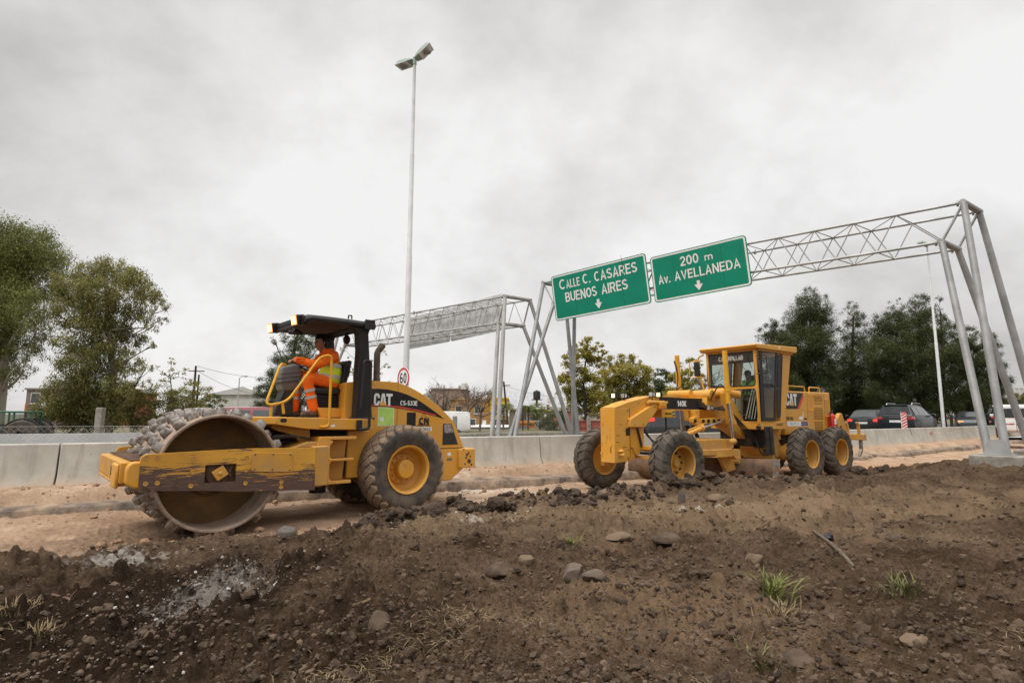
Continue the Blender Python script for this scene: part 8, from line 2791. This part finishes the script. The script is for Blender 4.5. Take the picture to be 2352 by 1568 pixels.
def build_vehicles():
    hd = atan2(.572, .82)
    car('parked_suv', 'black off-road car with roof rails behind the striped hazard board', 'car', 2085, 33.2, ROADZ + .18, hd + .10, CARN, 4.6, 1.85, 1.78, 'suv')
    car('parked_car', 'black hatchback with lit red tail lights left of the black off-road car', 'car', 2012, 36.5, ROADZ + .12, hd + .05, CARB, 4.2, 1.8, 1.62, 'hatch', True)
    car('suv', 'dark grey off-road car behind the grader front wheel', 'car', 1556, 23.4, ROADZ + .1, hd - .1, CARG, 4.6, 1.85, 1.80, 'suv', True)
    car('oncoming_car', 'grey saloon coming towards the camera with its lights on', 'car', 2226, 44, ROADZ + .25, hd + pi + .35, CARG, 4.4, 1.78, 1.48, 'sedan', True)
    car('red_car', 'dark red car half hidden behind the studded drum and platform', 'car', 622, 17.2, ROADZ - .02, hd - .08, CARR, 4.3, 1.75, 1.50, 'hatch')
    car('white_van', 'white delivery van behind the roller hood', 'van', 1002, 43, ROADZ - .42, pi + .25, WHT, 4.9, 1.95, 1.98, 'van')
    car('white_van', 'white van with twin rear windows at the right edge of the photo', 'van', 2330, 33, ROADZ + .12, .88, WHT, 4.2, 1.75, 1.86, 'van')
    car('dark_van', 'dark car just showing left of the white van at the right edge', 'car', 2300, 42, ROADZ + .2, hd + .4, CARB, 4.3, 1.8, 1.85, 'suv')
    # green tractor
    p = at(45, 960, 25)
    o = thing('tractor', 'old green tractor with a glazed cab behind the left barrier', 'tractor', (p.x, 25, .06), radians(200))
    o.scale = (.86, .86, .86)
    b = MB(); b.box(-.75, .75, -.7, .7, 1.92, 2.02)
    for x_ in (-.68, 0, .68):
        for s in (1, -1): b.box(x_ - .04, x_ + .04, s * .62 - .04, s * .62 + .04, 1.1, 1.95)
    b.box(-.72, .72, -.66, .66, .7, 1.2)
    b.build('cab', TRACT, o, bevel=.03)
    b = MB()
    for s in (1, -1):
        b.box(-.63, -.05, s * .62 - .01, s * .62 + .01, 1.22, 1.9); b.box(.05, .63, s * .62 - .01, s * .62 + .01, 1.22, 1.9)
    b.build('cab_windows', GLS, o)
    b = MB(); b.box(.7, 2.2, -.35, .35, .75, 1.35); b.tube([(1.6, .2, 1.3), (1.6, .2, 1.75)], .05, 8); b.build('bonnet', TRACT, o, bevel=.06)
    for s in (1, -1):
        b = MB(); b.lathe([(s * .6, .25), (s * .6, .72), (s * .66, .78), (s * .95, .78), (s * 1.0, .72), (s * 1.0, .25)], 28, c=(-.45, 0, .78), close=True); b.build('rear_wheel', RUB, o)
        b = MB(); b.lathe([(s * .5, .2), (s * .5, .42), (s * .72, .42), (s * .72, .2)], 20, c=(1.8, 0, .42), close=True); b.build('front_wheel', RUB, o)
        b = MB(); b.tube([(-.45 + .86 * cos(radians(a)), s * .8, .78 + .86 * sin(radians(a))) for a in range(10, 175, 15)], .05, 6); b.build('mudguard', DGR, o)


build_vehicles()


# ---------------------------------------------------------------- lettering becomes mesh, one object per piece of text
def letters_to_mesh():
    bpy.context.view_layer.update()
    dg = bpy.context.evaluated_depsgraph_get()
    for o in [q for q in SC.objects if q.type == 'FONT']:
        me = D.meshes.new_from_object(o.evaluated_get(dg))
        n = o.name
        c = D.objects.new(n, me)
        COL.objects.link(c)
        c.parent = o.parent
        c.location, c.rotation_euler, c.scale = o.location, o.rotation_euler, o.scale
        D.objects.remove(o)
        c.name = n


letters_to_mesh()
